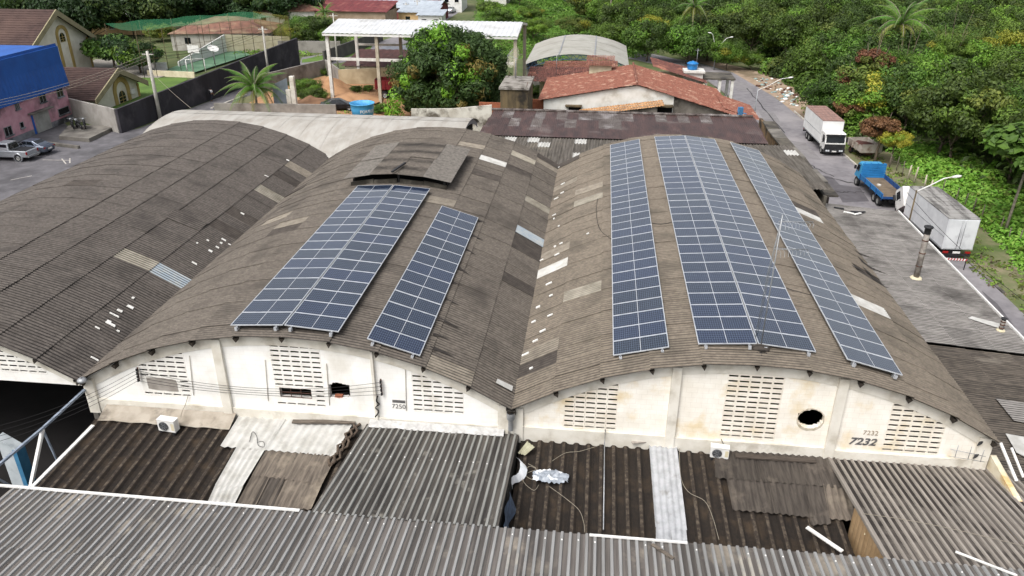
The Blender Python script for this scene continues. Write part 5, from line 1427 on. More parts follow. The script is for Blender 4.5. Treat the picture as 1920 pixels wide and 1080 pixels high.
for k in range(4):
    mb = MB(); fz = .4+.2*k; mb.tube([Vector((n_near0.x, n_near0.y, lerp(-5.6, za_, fz)))-no, Vector((n_near1.x, n_near1.y, lerp(-5.6, zb2_, fz)))-no], .02, 4); mb.build('net_line', m_tower, NT)
f0, f1 = n_near0+Vector((-9, 7, 0)), n_near1+Vector((-9, 6, 0))
mb = MB()
g = 10
for i in range(g):
    for j in range(4):
        def pt(i, j): 
            q = n_near0.lerp(n_near1, i/g).lerp(f0.lerp(f1, i/g), j/4); return Vector((q.x, q.y, NZ(i/g)-.35*math.sin(PI*j/4)-.15*math.sin(i*2.)))-no
        mb.quad(pt(i, j), pt(i+1, j), pt(i+1, j+1), pt(i, j+1), 0, True)
mb.build('net_roof', m_net, NT)
for i in range(6):
    p = f0.lerp(f1, i/5); mb = MB(); mb.tube([p-no, Vector((p.x, p.y, NZ(i/5)))-no], .05, 4); mb.build('net_pole', m_tower, NT)
mb = MB()
a, b = n_near1, f1
mb.quad(Vector((a.x, a.y, -4))-no, Vector((b.x, b.y, -4))-no, Vector((b.x, b.y, zb2_))-no, Vector((a.x, a.y, zb2_))-no); mb.build('end_net', alpha_mat('ochre_net', '#7f7a35', .30), NT)
# --- houses beyond: helper for a hipped or gabled small house
def house(name, label, x, y, w, d, h, rh, wallm, roofm, rz=0, kind='gable', wins=3, cat='house'):
    z = gz(x); t = thing(name, label, cat, (x, y, z), rz)
    for a in ((-w/2, w/2, -d/2, -d/2+.2), (-w/2, w/2, d/2-.2, d/2), (-w/2, -w/2+.2, -d/2+.2, d/2-.2), (w/2-.2, w/2, -d/2+.2, d/2-.2)):
        mb = MB(); mb.box(*a, -.4, h); mb.build('wall', wallm, t)
    o = .45
    if kind == 'gable':
        for s in (-1, 1):
            mb = MB(); n = int(w/.6)
            for i in range(n):
                xa, xb = -w/2-o+(w+2*o)*i/n, -w/2-o+(w+2*o)*(i+1)/n; k = .05*(i % 2)
                mb.quad((xa, s*(d/2+o), h-.15+k), (xb, s*(d/2+o), h-.15+.05-k), (xb, 0, h+rh+.05-k), (xa, 0, h+rh+k))
            mb.build('roof_slope', roofm, t)
        for s in (-1, 1):
            mb = MB(); mb.poly([(s*w/2, -d/2, h), (s*w/2, d/2, h), (s*w/2, 0, h+rh-.1)][::s]); mb.build('gable', wallm, t)
    elif kind == 'hip':
        r = [(-w/2+d/2, 0, h+rh), (w/2-d/2, 0, h+rh)]; e = [(-w/2-o, -d/2-o, h-.1), (w/2+o, -d/2-o, h-.1), (w/2+o, d/2+o, h-.1), (-w/2-o, d/2+o, h-.1)]
        for q in ((e[0], e[1], r[1], r[0]), (e[2], e[3], r[0], r[1]), (e[1], e[2], r[1]), (e[3], e[0], r[0])):
            mb = MB(); mb.poly(q); mb.build('roof_slope', roofm, t)
    else:
        mb = MB(); n = int(w/.5)
        for i in range(n):
            xa, xb = -w/2-o+(w+2*o)*i/n, -w/2-o+(w+2*o)*(i+1)/n; k = .06*(i % 2)
            mb.quad((xa, -d/2-o, h+k), (xb, -d/2-o, h+.06-k), (xb, d/2+o, h+rh+.06-k), (xa, d/2+o, h+rh+k))
        mb.build('roof_slope', roofm, t)
        mb = MB(); mb.hexa([(-w/2, d/2-.2, h), (w/2, d/2-.2, h), (w/2, d/2, h), (-w/2, d/2, h), (-w/2, d/2-.2, h+rh-.1), (w/2, d/2-.2, h+rh-.1), (w/2, d/2, h+rh-.1), (-w/2, d/2, h+rh-.1)]); mb.build('wall', wallm, t)
    for i in range(wins):
        xx = -w/2+w*(i+.5)/wins
        mb = MB(); mb.box(xx-.5, xx+.5, -d/2-.04, -d/2-.003, h*.38, h*.74); f = mb.build('window', m_glass, t)
        mb = MB(); mb.box(xx-.6, xx+.6, -d/2-.08, -d/2-.003, h*.33, h*.38-.003); mb.build('window_sill', m_white, t)
    return t
m_redtile = mat('dark_red_tile', '#6d3436', '#552a2d', 1.2, 8, .9, c='#83504a', cscale=.4, cmix=(.55, .7))
m_oldred = mat('old_red_tile', '#7d5a4c', '#5f463d', 1.0, 8, .92, c='#8d7a63', cscale=.3, cmix=(.52, .68))
m_zincroof = mat('light_zinc_roof', '#a5adb5', '#929aa3', .8, 6, .55)
m_browntile = mat('dark_brown_tile', '#4a2f2c', '#3a2725', 1.3, 9, .92, c='#6f5a54', cscale=.9, cmix=(.6, .72))
m_mint = mat('mint_wall', '#b3cfc6', '#9fbdb3', 1.2, 6, .85)
m_yel = mat('ochre_wall', '#cfb184', '#b99c72', 1.2, 7, .9)
def at(px, py): p = og(px, py); return p.x, p.y
x, y = at(735, 158); 
house('row_house', 'low house with dark brown tiled roof and white band under the steel canopy', -29, 93, 11, 9, 2.3, .9, m_cream, m_browntile, 0, 'shed', 0)
house('row_house', 'white-walled house with flat grey roof behind the steel canopy', -26, 103, 13, 6, 2.6, .25, m_whiteclean, mat('flat_grey_roof', '#6b6e75', '#595c63', .8, 7, .8), .02, 'shed', 1)
t = thing('water_tank', 'small blue water tank beside the white-walled house behind the canopy', 'water tank', (-20.5, 97, -4.3)); mb = MB(); mb.lathe([(.8, 0), (.95, 1.1), (1.0, 1.15), (.6, 1.4), (.01, 1.45)], 18); mb.build('tank_body', m_btank, t)
x, y = at(390, 118); house('villa', 'rambling house with mossy red tiled hip roof behind the court', -66.5, 119.5, 17, 13, 3.0, 2.1, mat('stained_villa_wall', '#b3b0a8', '#96928a', .6, 8, .9, c='#77736b', cscale=.4, cmix=(.52, .68)), m_oldred, .2, 'hip', 3)
house('villa', 'white house with red-brown hip roof seen past the net', -63, 141, 14, 9, 4.2, 1.8, m_white, m_oldred, .3, 'hip', 3)
house('bungalow', 'yellow bungalow with a bright red tiled roof behind the street trees', -96, 133, 17, 8, 3.0, 1.6, m_yel, m_redtile, .1, 'gable', 3)
house('bungalow', 'white house with brown roof between the big dark trees', -110, 152, 9, 8, 3.4, 1.2, m_white, m_browntile, .1, 'gable', 2)
house('zinc_house', 'mint house under a broad pale zinc roof beyond the court', -62, 172, 26, 10, 3.4, 1.5, m_mint, m_zincroof, .12, 'gable', 5)
house('zinc_house', 'beige wall house with a dark red shed roof behind the canopy', -49, 142, 16, 8, 4.2, 1.4, mat('beige_stained', '#9d8a78', '#85735f', .7, 8, .92), m_redtile, -.05, 'shed', 0)
house('zinc_house', 'low building with long white zinc roof by the far street', -46, 163, 24, 9, 3.0, 1.2, m_redtile, m_zincroof, -.1, 'gable', 3)
house('row_house', 'ochre house with white wall on the far street corner', -37, 151, 8, 8, 3.2, .6, m_yel, m_zincroof, .05, 'shed', 2)
house('row_house', 'small white and blue house front on the far street corner', -33.5, 147, 5, 6, 3, .5, m_whiteclean, m_zincroof, .05, 'shed', 2)
house('row_house', 'orange brick two-storey house at the far street', -43, 186, 14, 9, 6, .8, MATS['orange_brick'], m_zincroof, .05, 'shed', 3)
house('row_house', 'tall white house beside the orange brick one on the far street', -35, 183, 5, 12, 6.2, .8, m_whiteclean, m_redtile, .05, 'gable', 2)
house('row_house', 'pale house with red roof at the head of the far street', -26.5, 203, 6, 10, 4.5, 1, m_white, m_redtile, 0, 'gable', 2)
house('bungalow', 'red roofed bungalow at the top edge left of the zinc roofs', -78, 190, 16, 9, 3.5, 1.8, m_white, m_oldred, .1, 'gable', 3)
house('bungalow', 'cream bungalow with pale roof behind the beige wall house', -60, 205, 18, 9, 3.6, 1.5, m_cream, m_zincroof, 0, 'gable', 3)
house('bungalow', 'white bungalow with dark roof in the top left corner', -150, 176, 16, 9, 3.5, 1.5, m_white, m_browntile, .2, 'gable', 3)
# walls round the sandy lot
m_lotw = mat('raw_lot_wall', '#8d8983', '#75716b', .7, 8, .92, c='#5a554f', cscale=.3, cmix=(.54, .7))
a, b = og(508, 205), og(606, 142); a2 = og(536, 195)
wall('lot_wall', 'grey block wall from the street to the steel canopy', (-43.5, 80, 0), (-39.2, 93, 0), -6.2, -3.3, -3.4, .25, m_lotw)
wall('lot_wall', 'cream stained wall at the back of the sandy lot under the canopy', (-39, 93.2, 0), (-34.8, 86.5, 0), -6.4, -3.4, -3.5, .25, m_lotw)
wall('lot_wall', 'long cream wall behind the sand heap and the red truck', (-34.8, 86.3, 0), (-22, 87.5, 0), -7, -3.6, -3.0, .25, mat('cream_lot_wall', '#b3a488', '#9b8c70', .7, 8, .92, c='#7f725b', cscale=.3, cmix=(.52, .7)))
g0, g1 = ony(515, 160, 69), ony(545, 150, 69)
wall('metal_gate', 'grey sheet metal gate between concrete posts beside the palm', (ony(515, 200, 69).x, 69, 0), (ony(541, 200, 69).x, 69.5, 0), -6.4, ony(520, 160, 69).z, ony(541, 148, 69).z, .12, mat('grey_gate', '#7f8890', '#6d767e', 1.5, 6, .7))
for k, (px, l) in enumerate(((545, 'left'), (554, 'right'))):
    p = ony(px, 206, 69.3); zt_g = ony(px-3, 143 if k else 168, 69.3).z
    mb = MB(); mb.box(p.x-.28, p.x+.28, 69.1, 69.6, -6.6, zt_g); tag(mb.build('gate_post', m_beam, None, world=True, loc=(p.x, 69.3, -6.2)), 'concrete gate post with worn edges, the %s one beside the grey gate' % ('taller' if k else 'shorter'), 'gate post')
wall('lot_wall', 'dark low wall behind the barrel roof at the foot of the palm', (-44, 66, 0), (-29, 67, 0), -6.6, -4.2, -4.2, .3, m_lotw)
wall('lot_wall', 'ruined garden wall with gate openings beyond the far street', (-54, 112, 0), (-43, 113, 0), -6, -3.6, -3.6, .3, m_lotw)
wall('lot_wall', 'long grey wall along the grass strip beyond the canopy', (-42, 101, 0), (-39.5, 128, 0), -6, -3.4, -3.6, .3, mat('dark_lot_wall', '#55534f', '#454340', .7, 8, .95))
# --- white steel canopy
CN = thing('steel_canopy', 'tall open steel canopy with a white metal roof over the sandy lot', 'canopy', (-20, 82, gz(-20)))
cy0, cy1, cyr = 75.4, 89.0, 82.5
m_cnr = mat('white_metal_roof', '#c3c4c5', '#b4b6b8', .6, 7, .5, c='#a5a4a0', cscale=.3, cmix=(.55, .75))
def canopy_sheet(ya, za, yb_, zb_):
    mb = MB(); w = 1.26
    n = 8
    for i in range(n+1):
        x = -w/2+w*i/n; k = .05 if i % 4 in (1, 2) else 0
        mb.v += [(x, ya, za+k), (x, yb_, zb_+k)]
    for i in range(n): mb.f.append((2*i, 2*i+2, 2*i+3, 2*i+1)); mb.m.append(0); mb.sm.append(False)
    return mb.mesh('canopy_sheet', m_cnr)
cz = CN.location.z
s1, s2 = canopy_sheet(cy0-82, 2.95-cz, cyr-82, 3.85-cz), canopy_sheet(cyr-82, 3.85-cz, cy1-82, 2.95-cz)
for i in range(20):
    x = -32.9+1.26*(i+.5)+20
    link('roof_sheet', s1, CN, (x, 0, 0)); link('roof_sheet', s2, CN, (x, 0, 0))
for x in (-32.8, -7.75):
    mb = MB(); mb.bar((x, cy0+.1, 2.8), (x, cyr, 3.65), .15, .3); mb.build('rafter', m_whiteclean, CN, world=True)
    mb = MB(); mb.bar((x, cyr, 3.65), (x, cy1-.1, 2.8), .15, .3); mb.build('rafter', m_whiteclean, CN, world=True)
for y in (cy0+.15, cy1-.15):
    mb = MB(); mb.bar((-32.8, y, 2.75), (-7.7, y, 2.75), .2, .25); mb.build('eave_beam', m_whiteclean, CN, world=True)
m_post = mat('concrete_post', '#b1a997', '#978f7d', 1.2, 7, .9)
for x in (-32.4, -25.9, -19.4, -12.9, -8.0):
    for y, m in ((76, m_whiteclean), (88.4, m_post)):
        mb = MB(); mb.box(x-.2, x+.2, y-.2, y+.2, gz(x)-.2, 2.63); mb.build('post', m_post if x != -32.4 else m_white, CN, world=True)
zb_ = ony(620, 110, 76).z
mb = MB(); mb.bar((-32.2, 76, zb_), (-8.2, 76, zb_-.1), .25, .34); mb.build('cross_beam', m_white, CN, world=True)
mb = MB(); mb.bar((-32.2, 88.4, zb_), (-26, 88.4, zb_), .25, .3); mb.build('cross_beam', m_white, CN, world=True)
# FORTLEV tank
TK = thing('water_tank', 'open round light blue water tank lettered FORTLEV behind the barrel roof', 'water tank', (-22.9, 58, -3.45))
m_lb = mat('light_blue_fibreglass', '#4f9ccb', '#428bb9', 1.4, 6, .5, c='#7bb4d4', cscale=.6, cmix=(.55, .7))
mb = MB(); mb.lathe([(1.12, 0), (1.17, .5), (1.19, .52), (1.24, 1.05), (1.3, 1.5), (1.36, 1.55), (1.36, 1.62), (1.28, 1.62), (1.2, 1.1), (1.14, .2), (.01, .15)], 32); mb.build('tank_body', m_lb, TK)
def curved_text(s, size, r0, r1, h, zc_, a0, parent, m):
    cu = bpy.data.curves.new('lettering', 'FONT'); cu.body = s; cu.size = size; cu.offset = .012
    tmp = bpy.data.objects.new('lettering', cu); COL.objects.link(tmp); bpy.context.view_layer.update()
    me = bpy.data.meshes.new_from_object(tmp.evaluated_get(bpy.context.evaluated_depsgraph_get())); bpy.data.objects.remove(tmp)
    for v in me.vertices:
        t = (v.co.y+zc_)/h; r = lerp(r0, r1, t)+.02; a = a0+v.co.x/r
        v.co = (r*math.cos(a), r*math.sin(a), v.co.y+zc_)
    me.materials.clear(); me.materials.append(m); return link('lettering', me, parent)
curved_text('FORTLEV', .46, 1.12, 1.3, 1.5, .72, -PI/2+.06, TK, m_whiteclean)
for k in range(4):
    mb = MB(); a = PI/4+k*PI/2; mb.box(.9*math.cos(a)-.1, .9*math.cos(a)+.1, .9*math.sin(a)-.1, .9*math.sin(a)+.1, -3.2, -.002); mb.build('leg', m_concrete, TK)
# sand heaps
def heap(name, label, p, r, h, m, sd):
    mb = MB(); n = 28; k = 10
    for i in range(k+1):
        for j in range(n):
            a = 2*PI*j/n; t = i/k; rr = r*t*(1+.15*noise.noise((math.cos(a)*1.5, math.sin(a)*1.5, sd)))
            mb.v.append((rr*math.cos(a), rr*math.sin(a), h*(1-t)**1.1*(1+.2*noise.noise((rr*math.cos(a), rr*math.sin(a), sd)))-.05*(i == k)))
    for i in range(k):
        for j in range(n): mb.f.append((i*n+j, (i+1)*n+j, (i+1)*n+(j+1) % n, i*n+(j+1) % n)); mb.m.append(0); mb.sm.append(True)
    return tag(mb.build(name, m, None, loc=p), label, 'sand heap', kind='stuff')
heap('sand_heap', 'heap of brown sand against the wall under the steel canopy', og(622, 172), 3.6, 2.2, m_sand, 2)
heap('sand_heap', 'low spread of pale sand beside the red truck', og(660, 186), 4.0, .9, m_sand, 7)
heap('earth_heap', 'brown earth bank under the bush beside the gate', og(585, 196), 3.2, 1.2, mat('red_earth', '#7d5f48', '#6a4f3c', .8, 8, .95), 9)
# ---------------------------------------------------------------- vehicles (built facing +x, z = 0 on the ground)
m_silver = mat('silver_paint', '#a7abb0', '#a0a4a9', 2, 3, .3, .5)
m_greypaint = mat('grey_paint', '#5f6672', '#59606c', 2, 3, .28, .5)
m_redl = mat('red_lens', '#8d1d1c', None, rough=.3)
m_headl = mat('clear_lens', '#c9ced2', None, rough=.15)
m_rim = mat('wheel_rim', '#9a9a98', '#83837f', 5, 4, .5, .3)
def wheel(t, x, y, r, w, mr=None, dual=False):
    mb = MB(); s = 1 if y > 0 else -1
    mb.lathe([(r*.62, -w/2), (r*.93, -w/2), (r, -w*.36), (r, w*.36), (r*.93, w/2), (r*.62, w/2), (r*.60, w*.3), (r*.60, -w*.3), (r*.62, -w/2)], 18, (x, y, r), axis='y')
    o = mb.build('wheel', m_black, t)
    mb = MB(); yo = y+s*w*.32
    mb.lathe([(r*.62, yo+s*w*.1), (r*.52, yo), (r*.3, yo-s*w*.05), (r*.16, yo+s*w*.12), (.005, yo+s*w*.12)], 14, (x, 0, r), axis='y')
    mb.build('rim', mr or m_rim, o)
def loft(mb, secs, mi=0):
    """secs: list of closed rings with the same count"""
    n = len(secs[0]); b = len(mb.v)
    for s in secs: mb.v += [tuple(p) for p in s]
    for i in range(len(secs)-1):
        for j in range(n):
            a = b+i*n+j; c = b+i*n+(j+1) % n
            mb.f.append((a, c, c+n, a+n)); mb.m.append(mi); mb.sm.append(False)
    mb.f.append(tuple(range(b+n-1, b-1, -1))); mb.m.append(mi); mb.sm.append(False)
    mb.f.append(tuple(range(b+(len(secs)-1)*n, b+len(secs)*n))); mb.m.append(mi); mb.sm.append(False)
def ring(x, w, z0, z1, tw=None, r=.08):
    tw = tw if tw is not None else w
    return [(x, -w+r, z0), (x, w-r, z0), (x, w, z0+r), (x, (w+tw)/2, (z0+z1)/2), (x, tw, z1-r), (x, tw-r, z1), (x, -tw+r, z1), (x, -tw, z1-r), (x, -(w+tw)/2, (z0+z1)/2), (x, -w, z0+r)]
def side_glass(t, xs, z0, z1, w0, w1, m=m_glass, name='side_window'):
    for s in (-1, 1):
        mb = MB(); (a, b, c, d) = xs
        y0, y1 = s*(w0+.012), s*(w1+.012)
        mb.poly([(a, y0, z0), (b, y0, z0), (c, y1, z1), (d, y1, z1)]); mb.build(name, m, t)
# pickup
def pickup(label, loc, rz):
    t = thing('pickup_truck', label, 'pickup truck', loc, rz)
    mb = MB(); loft(mb, [ring(-2.6, .82, .5, 1.02), ring(-2.5, .88, .42, 1.08), ring(1.1, .89, .36, 1.08), ring(2.2, .88, .36, 1.0), ring(2.55, .8, .42, .92), ring(2.65, .7, .5, .8)]); mb.build('body', m_silver, t)
    mb = MB(); loft(mb, [ring(-.75, .84, 1.06, 1.1, .82, .02), ring(-.62, .84, 1.06, 1.74, .66), ring(.55, .84, 1.06, 1.76, .66), ring(1.45, .84, 1.06, 1.1, .8, .02)]); mb.build('cab', m_silver, t)
    side_glass(t, (-.6, .18, .18, -.5), 1.16, 1.64, .80, .69); side_glass(t, (.28, 1.1, .6, .28), 1.16, 1.64, .80, .69)
    mb = MB(); mb.poly([(1.36, -.7, 1.16), (1.36, .7, 1.16), (.66, .58, 1.69), (.66, -.58, 1.69)]); mb.build('windscreen', m_glass, t)
    mb = MB(); mb.poly([(-.79, .68, 1.14), (-.79, -.68, 1.14), (-.68, -.58, 1.66), (-.68, .58, 1.66)]); mb.build('rear_window', m_glass, t)
    mb = MB(); mb.box(-2.48, -.86, -.76, .76, 1.075, 1.10); mb.build('bed_cover', m_dark, t)
    mb = MB(); mb.tube([(-.95, -.7, 1.1), (-.95, -.62, 1.62), (-.95, .62, 1.62), (-.95, .7, 1.1)], .035, 6); mb.tube([(-.95, -.62, 1.6), (-1.5, -.7, 1.1)], .03, 5); mb.tube([(-.95, .62, 1.6), (-1.5, .7, 1.1)], .03, 5); mb.build('roll_bar', m_dark, t)
    for s in (-1, 1):
        mb = MB(); mb.box(-2.63, -2.55, s*.8-.07, s*.8+.07, .72, 1.0); mb.build('tail_light', m_redl, t)
        mb = MB(); mb.box(2.5, 2.66, s*.62-.15, s*.62+.15, .68, .84); mb.build('headlight', m_headl, t)
        mb = MB(); mb.box(.9, 1.12, min(s*.9, s*1.08), max(s*.9, s*1.08), 1.12, 1.32); mb.build('mirror', m_silver, t)
        for x in (-1.6, 1.6):
            mb = MB(); mb.lathe([(.47, s*.80), (.47, s*.915), (.38, s*.915)], 16, (x, 0, .42), axis='y'); mb.build('wheel_arch', m_silver, t); wheel(t, x, s*.78, .38, .26)
    mb = MB(); mb.box(-2.78, -2.62, -.82, .82, .46, .62); mb.build('bumper', m_steel, t)
    return t
def sedan(label, loc, rz, m, name='parked_car', cat='car', s=1.):
    t = thing(name, label, cat, loc, rz)
    mb = MB(); loft(mb, [ring(-2.2, .66, .5, .8), ring(-2.1, .78, .36, .96), ring(-1.3, .86, .28, 1.0), ring(.8, .87, .28, .96), ring(1.8, .82, .3, .8), ring(2.15, .66, .36, .66)]); mb.build('body', m, t)
    mb = MB(); loft(mb, [ring(-1.75, .74, .94, .99, .7, .01), ring(-.75, .78, .94, 1.42, .56, .06), ring(.2, .78, .94, 1.45, .56, .06), ring(1.1, .78, .92, .97, .7, .01)]); mb.build('cabin', m, t)
    side_glass(t, (-1.1, -.2, -.2, -.7), 1.0, 1.36, .755, .62); side_glass(t, (-.12, .85, .22, -.12), 1.0, 1.36, .755, .62)
    mb = MB(); mb.poly([(1.0, -.62, 1.02), (1.0, .62, 1.02), (.34, .5, 1.41), (.34, -.5, 1.41)]); mb.build('windscreen', m_glass, t)
    mb = MB(); mb.poly([(-1.63, .62, 1.03), (-1.63, -.62, 1.03), (-.86, -.5, 1.39), (-.86, .5, 1.39)]); mb.build('rear_window', m_glass, t)
    for q in (-1, 1):
        mb = MB(); mb.box(-2.19, -2.05, q*.6-.14, q*.6+.14, .72, .86); mb.build('tail_light', m_redl, t)
        mb = MB(); mb.box(2.0, 2.14, q*.55-.15, q*.55+.15, .56, .68); mb.build('headlight', m_headl, t)
        for x in (-1.35, 1.35): wheel(t, x, q*.76, .32, .22)
    mb = MB(); mb.box(-2.24, -2.16, -.26, .26, .58, .72); mb.build('number_plate', m_whiteclean, t)
    return t
def motorcycle(label, loc, rz):
    t = thing('motorcycle', label, 'motorcycle', loc, rz, 'motorcycles parked on the concrete platform')
    for x in (-.62, .66):
        mb = MB(); mb.lathe([(.2, -.05), (.27, -.06), (.31, 0), (.27, .06), (.2, .05), (.2, -.05)], 16, (x, 0, .31), axis='y'); mb.lathe([(.2, .01), (.01, .02)], 8, (x, 0, .31), axis='y'); mb.build('wheel', m_black, t)
    mb = MB(); mb.blob((.12, 0, .8), .26, 2, sq=(1.1, .6, .7)); mb.build('fuel_tank', m_dark, t)
    mb = MB(); mb.blob((-.42, 0, .8), .3, 4, sq=(1.3, .5, .35)); mb.build('seat', m_black, t)
    mb = MB(); mb.blob((.02, 0, .45), .26, 6, sq=(1, .7, .8)); mb.build('engine', m_dark, t)
    mb = MB(); mb.tube([(.66, .06, .31), (.42, .05, .98)], .03, 5); mb.tube([(.66, -.06, .31), (.42, -.05, .98)], .03, 5); mb.tube([(-.62, 0, .31), (-.1, 0, .5), (.42, 0, .9)], .03, 5); mb.build('frame', m_steel, t)
    mb = MB(); mb.tube([(.34, -.36, 1.08), (.42, 0, 1.02), (.34, .36, 1.08)], .02, 5); mb.build('handlebar', m_steel, t)
    mb = MB(); mb.blob((.56, 0, .92), .12, 1); mb.build('headlight', m_headl, t)
    return t
p = og(20, 298); pickup('silver pickup truck with a dark bed cover parked in the left yard', (p.x, p.y, p.z+.02), PI-.02)
p = og(52, 291); sedan('grey sedan parked beside the silver pickup in the left yard', (p.x, p.y+.8, p.z+.02), PI-.08, m_greypaint)
for k, (px, py, a, l) in enumerate(((137, 240, 2.3, 'black motorcycle nearest the pink building on the platform'), (149, 241, 2.5, 'black motorcycle with a yellowish tank, middle of the three on the platform'), (160, 240, 2.2, 'black motorcycle with a white headlamp, nearest the grey wall end'))):
    q = og(px, py, .42); motorcycle(l, q, a)
p = og(652, 207); sedan('black car parked beside the blue FORTLEV tank', (p.x-1.2, p.y, p.z+.02), .3, mat('black_paint', '#17181b', '#1f2024', 2, 3, .25))
p = og(846, 24); sedan('silver car parked on the far street by the white house', (p.x, p.y, p.z+.03), 1.5, m_silver)
# boxes trucks
def box_truck(label, loc, rz, L=8.2, h=2.75, w=2.5, roofm=None, bodym=None, cab_tilt=0., dark_front=True, group=None):
    """origin at the middle, front towards +x"""
    t = thing('box_truck', label, 'box truck', loc, rz)
    z0 = 1.05; xb, xf = -L/2-1.0, L/2-1.0
    mb = MB(); mb.box(xb, xf, -w/2, w/2, z0, z0+h); mb.build('cargo_box', bodym, t)
    mb = MB(); mb.box(xb-.02, xf+.02, -w/2-.02, w/2+.02, z0+h, z0+h+.06); n = 9
    for i in range(n): x = lerp(xb+.3, xf-.3, i/(n-1)); mb.box(x-.04, x+.04, -w/2+.05, w/2-.05, z0+h+.06, z0+h+.10)
    mb.build('cargo_roof', roofm, t)
    for s in (-1, 1):
        mb = MB(); mb.box(xb-.01, xf+.01, min(s*w/2, s*(w/2+.03)), max(s*w/2, s*(w/2+.03)), z0, z0+.12); mb.build('side_rail', m_steel, t)
        mb = MB(); mb.box(xb, xf, min(s*(w/2-.002), s*(w/2+.022)), max(s*(w/2-.002), s*(w/2+.022)), z0+h*.4, z0+h*.4+.03); mb.build('side_seam', m_steel, t)
    for y0, y1 in ((-w/2+.06, -.03), (.03, w/2-.06)):
        mb = MB(); mb.box(xb-.05, xb-.003, y0, y1, z0+.1, z0+h-.08); mb.build('rear_door', bodym, t)
    for y in (-.14, .14):
        mb = MB(); mb.tube([(xb-.08, y, z0+.12), (xb-.08, y, z0+h-.1)], .025, 5); mb.build('door_bar', m_steel, t)
    mb = MB(); mb.box(xb+.2, xf+1.8, -.45, .45, .6, z0-.003); mb.build('chassis', m_dark, t)
    mb = MB(); mb.box(xb-.1, xb+.02, -w/2+.1, w/2-.1, .5, .68); mb.build('rear_bumper', m_dark, t)
    for s in (-1, 1):
        mb = MB(); mb.box(xb-.12, xb-.05, s*(w/2-.35)-.22, s*(w/2-.35)+.22, .74, .92); mb.build('tail_light', m_redl, t)
        for x in (xb+2.0, xb+3.15): wheel(t, x, s*(w/2-.3), .5, .5)
        wheel(t, xf+.75, s*(w/2-.2), .5, .3)
    mb = MB(); mb.box(xb-.08, xb-.05, -.3, .3, .72, .9); mb.build('number_plate', m_whiteclean, t)
    # cab
    cab = bpy.data.objects.new('cab', None)
    cab.name = 'cab'
    mbc = MB(); W2 = w/2-.05
    prof = [(xf+.12, .75), (xf+1.85, .75), (xf+1.92, 1.55), (xf+1.72, 2.55), (xf+1.5, 2.68), (xf+.12, 2.68)]
    piv = Vector((xf+1.8, 0, .75)); R_ = Matrix.Rotation(cab_tilt, 3, 'Y')
    def T(q): return tuple(R_@(Vector(q)-piv)+piv)
    bpy.data.objects.remove(cab)
    mbc.extrude(prof, -W2, W2); mbc.v = [T(q) for q in mbc.v]; cab = mbc.build('cab', m_whiteclean, t)
    def cp(name, m, fn):
        q = MB(); fn(q); q.v = [T(v) for v in q.v]; return q.build(name, m, cab)
    cp('windscreen', m_glass, lambda q: q.poly([(xf+1.915, -W2+.12, 1.62), (xf+1.915, W2-.12, 1.62), (xf+1.745, W2-.15, 2.48), (xf+1.745, -W2+.15, 2.48)]))
    if dark_front:
        cp('grille', m_dark, lambda q: q.box(xf+1.86, xf+1.96, -W2+.02, W2-.02, .95, 1.46))
        cp('visor', m_dark, lambda q: q.box(xf+1.6, xf+1.92, -W2+.05, W2-.05, 2.46, 2.6))
        def badge(q): q.lathe([(.12, 1.965+xf), (.12, 1.975+xf)], 14, (0, 0, 1.3), axis='x')
        cp('badge_ring', m_steel, badge)
    for s in (-1, 1):
        cp('side_window', m_glass, lambda q, s=s: q.poly([(xf+.7, s*(W2+.01), 1.65), (xf+1.6, s*(W2+.01), 1.65), (xf+1.5, s*(W2+.01), 2.4), (xf+.7, s*(W2+.01), 2.4)]))
        cp('mirror', m_dark, lambda q, s=s: q.box(xf+1.6, xf+1.75, min(s*(W2+.06), s*(W2+.26)), max(s*(W2+.06), s*(W2+.26)), 1.7, 2.25))
        cp('door_handle', m_dark, lambda q, s=s: q.box(xf+.72, xf+.9, min(s*W2, s*(W2+.03)), max(s*W2, s*(W2+.03)), 1.42, 1.48))
    mb = MB(); mb.box(xf+1.82, xf+2.02, -w/2+.02, w/2-.02, .48, .93); mb.build('front_bumper', m_dark, t)
    for s in (-1, 1):
        for k in (0, .24):
            mb = MB(); mb.box(xf+2.0, xf+2.04, s*(w/2-.35-k)-.1, s*(w/2-.35-k)+.1, .62, .8); mb.build('headlight', m_headl, t)
    mb = MB(); mb.box(xf+2.03, xf+2.05, -.26, .26, .56, .7); mb.build('number_plate', m_whiteclean, t)
    return t
m_boxw = mat('white_box_panel', '#dcdcdb', '#cfcfce', 1, 5, .5)
m_boxg = mat('dull_white_box_panel', '#d0d2d4', '#bfc1c4', .8, 6, .55, c='#9b9ca0', cscale=.5, cmix=(.58, .75))
m_boxroof = mat('rusty_box_roof', '#8e7168', '#76605a', 1.2, 7, .8, stretch=(4, .4, 1))
m_boxroof2 = mat('grey_box_roof', '#8d8b88', '#5f5d5b', .7, 7, .8, stretch=(3, .3, 1), mix=(.45, .55))
zroad = -9.49
box_truck('white box truck with rusty roof parked facing the camera at the far kerb', (31.15, 75.3, zroad), -PI/2+.02, 8.2, 2.75, 2.5, m_boxroof, m_boxw)
t2 = box_truck('dull white box truck with its cab tilted forward, nearest to the lean-to roof', (33.05, 44.3, zroad), PI/2+.035, 8.4, 2.7, 2.5, m_boxroof2, m_boxg, cab_tilt=.62, dark_front=False)
mb = MB(); mb.box(-.3, .3, -1, 1, .7, 1.6); 
# truck engine under the raised cab
mb = MB(); mb.box(3.3, 4.6, -.5, .5, 1.0, 1.7); mb.blob((3.9, 0, 1.5), .5, 3); mb.build('engine', m_dark, t2)
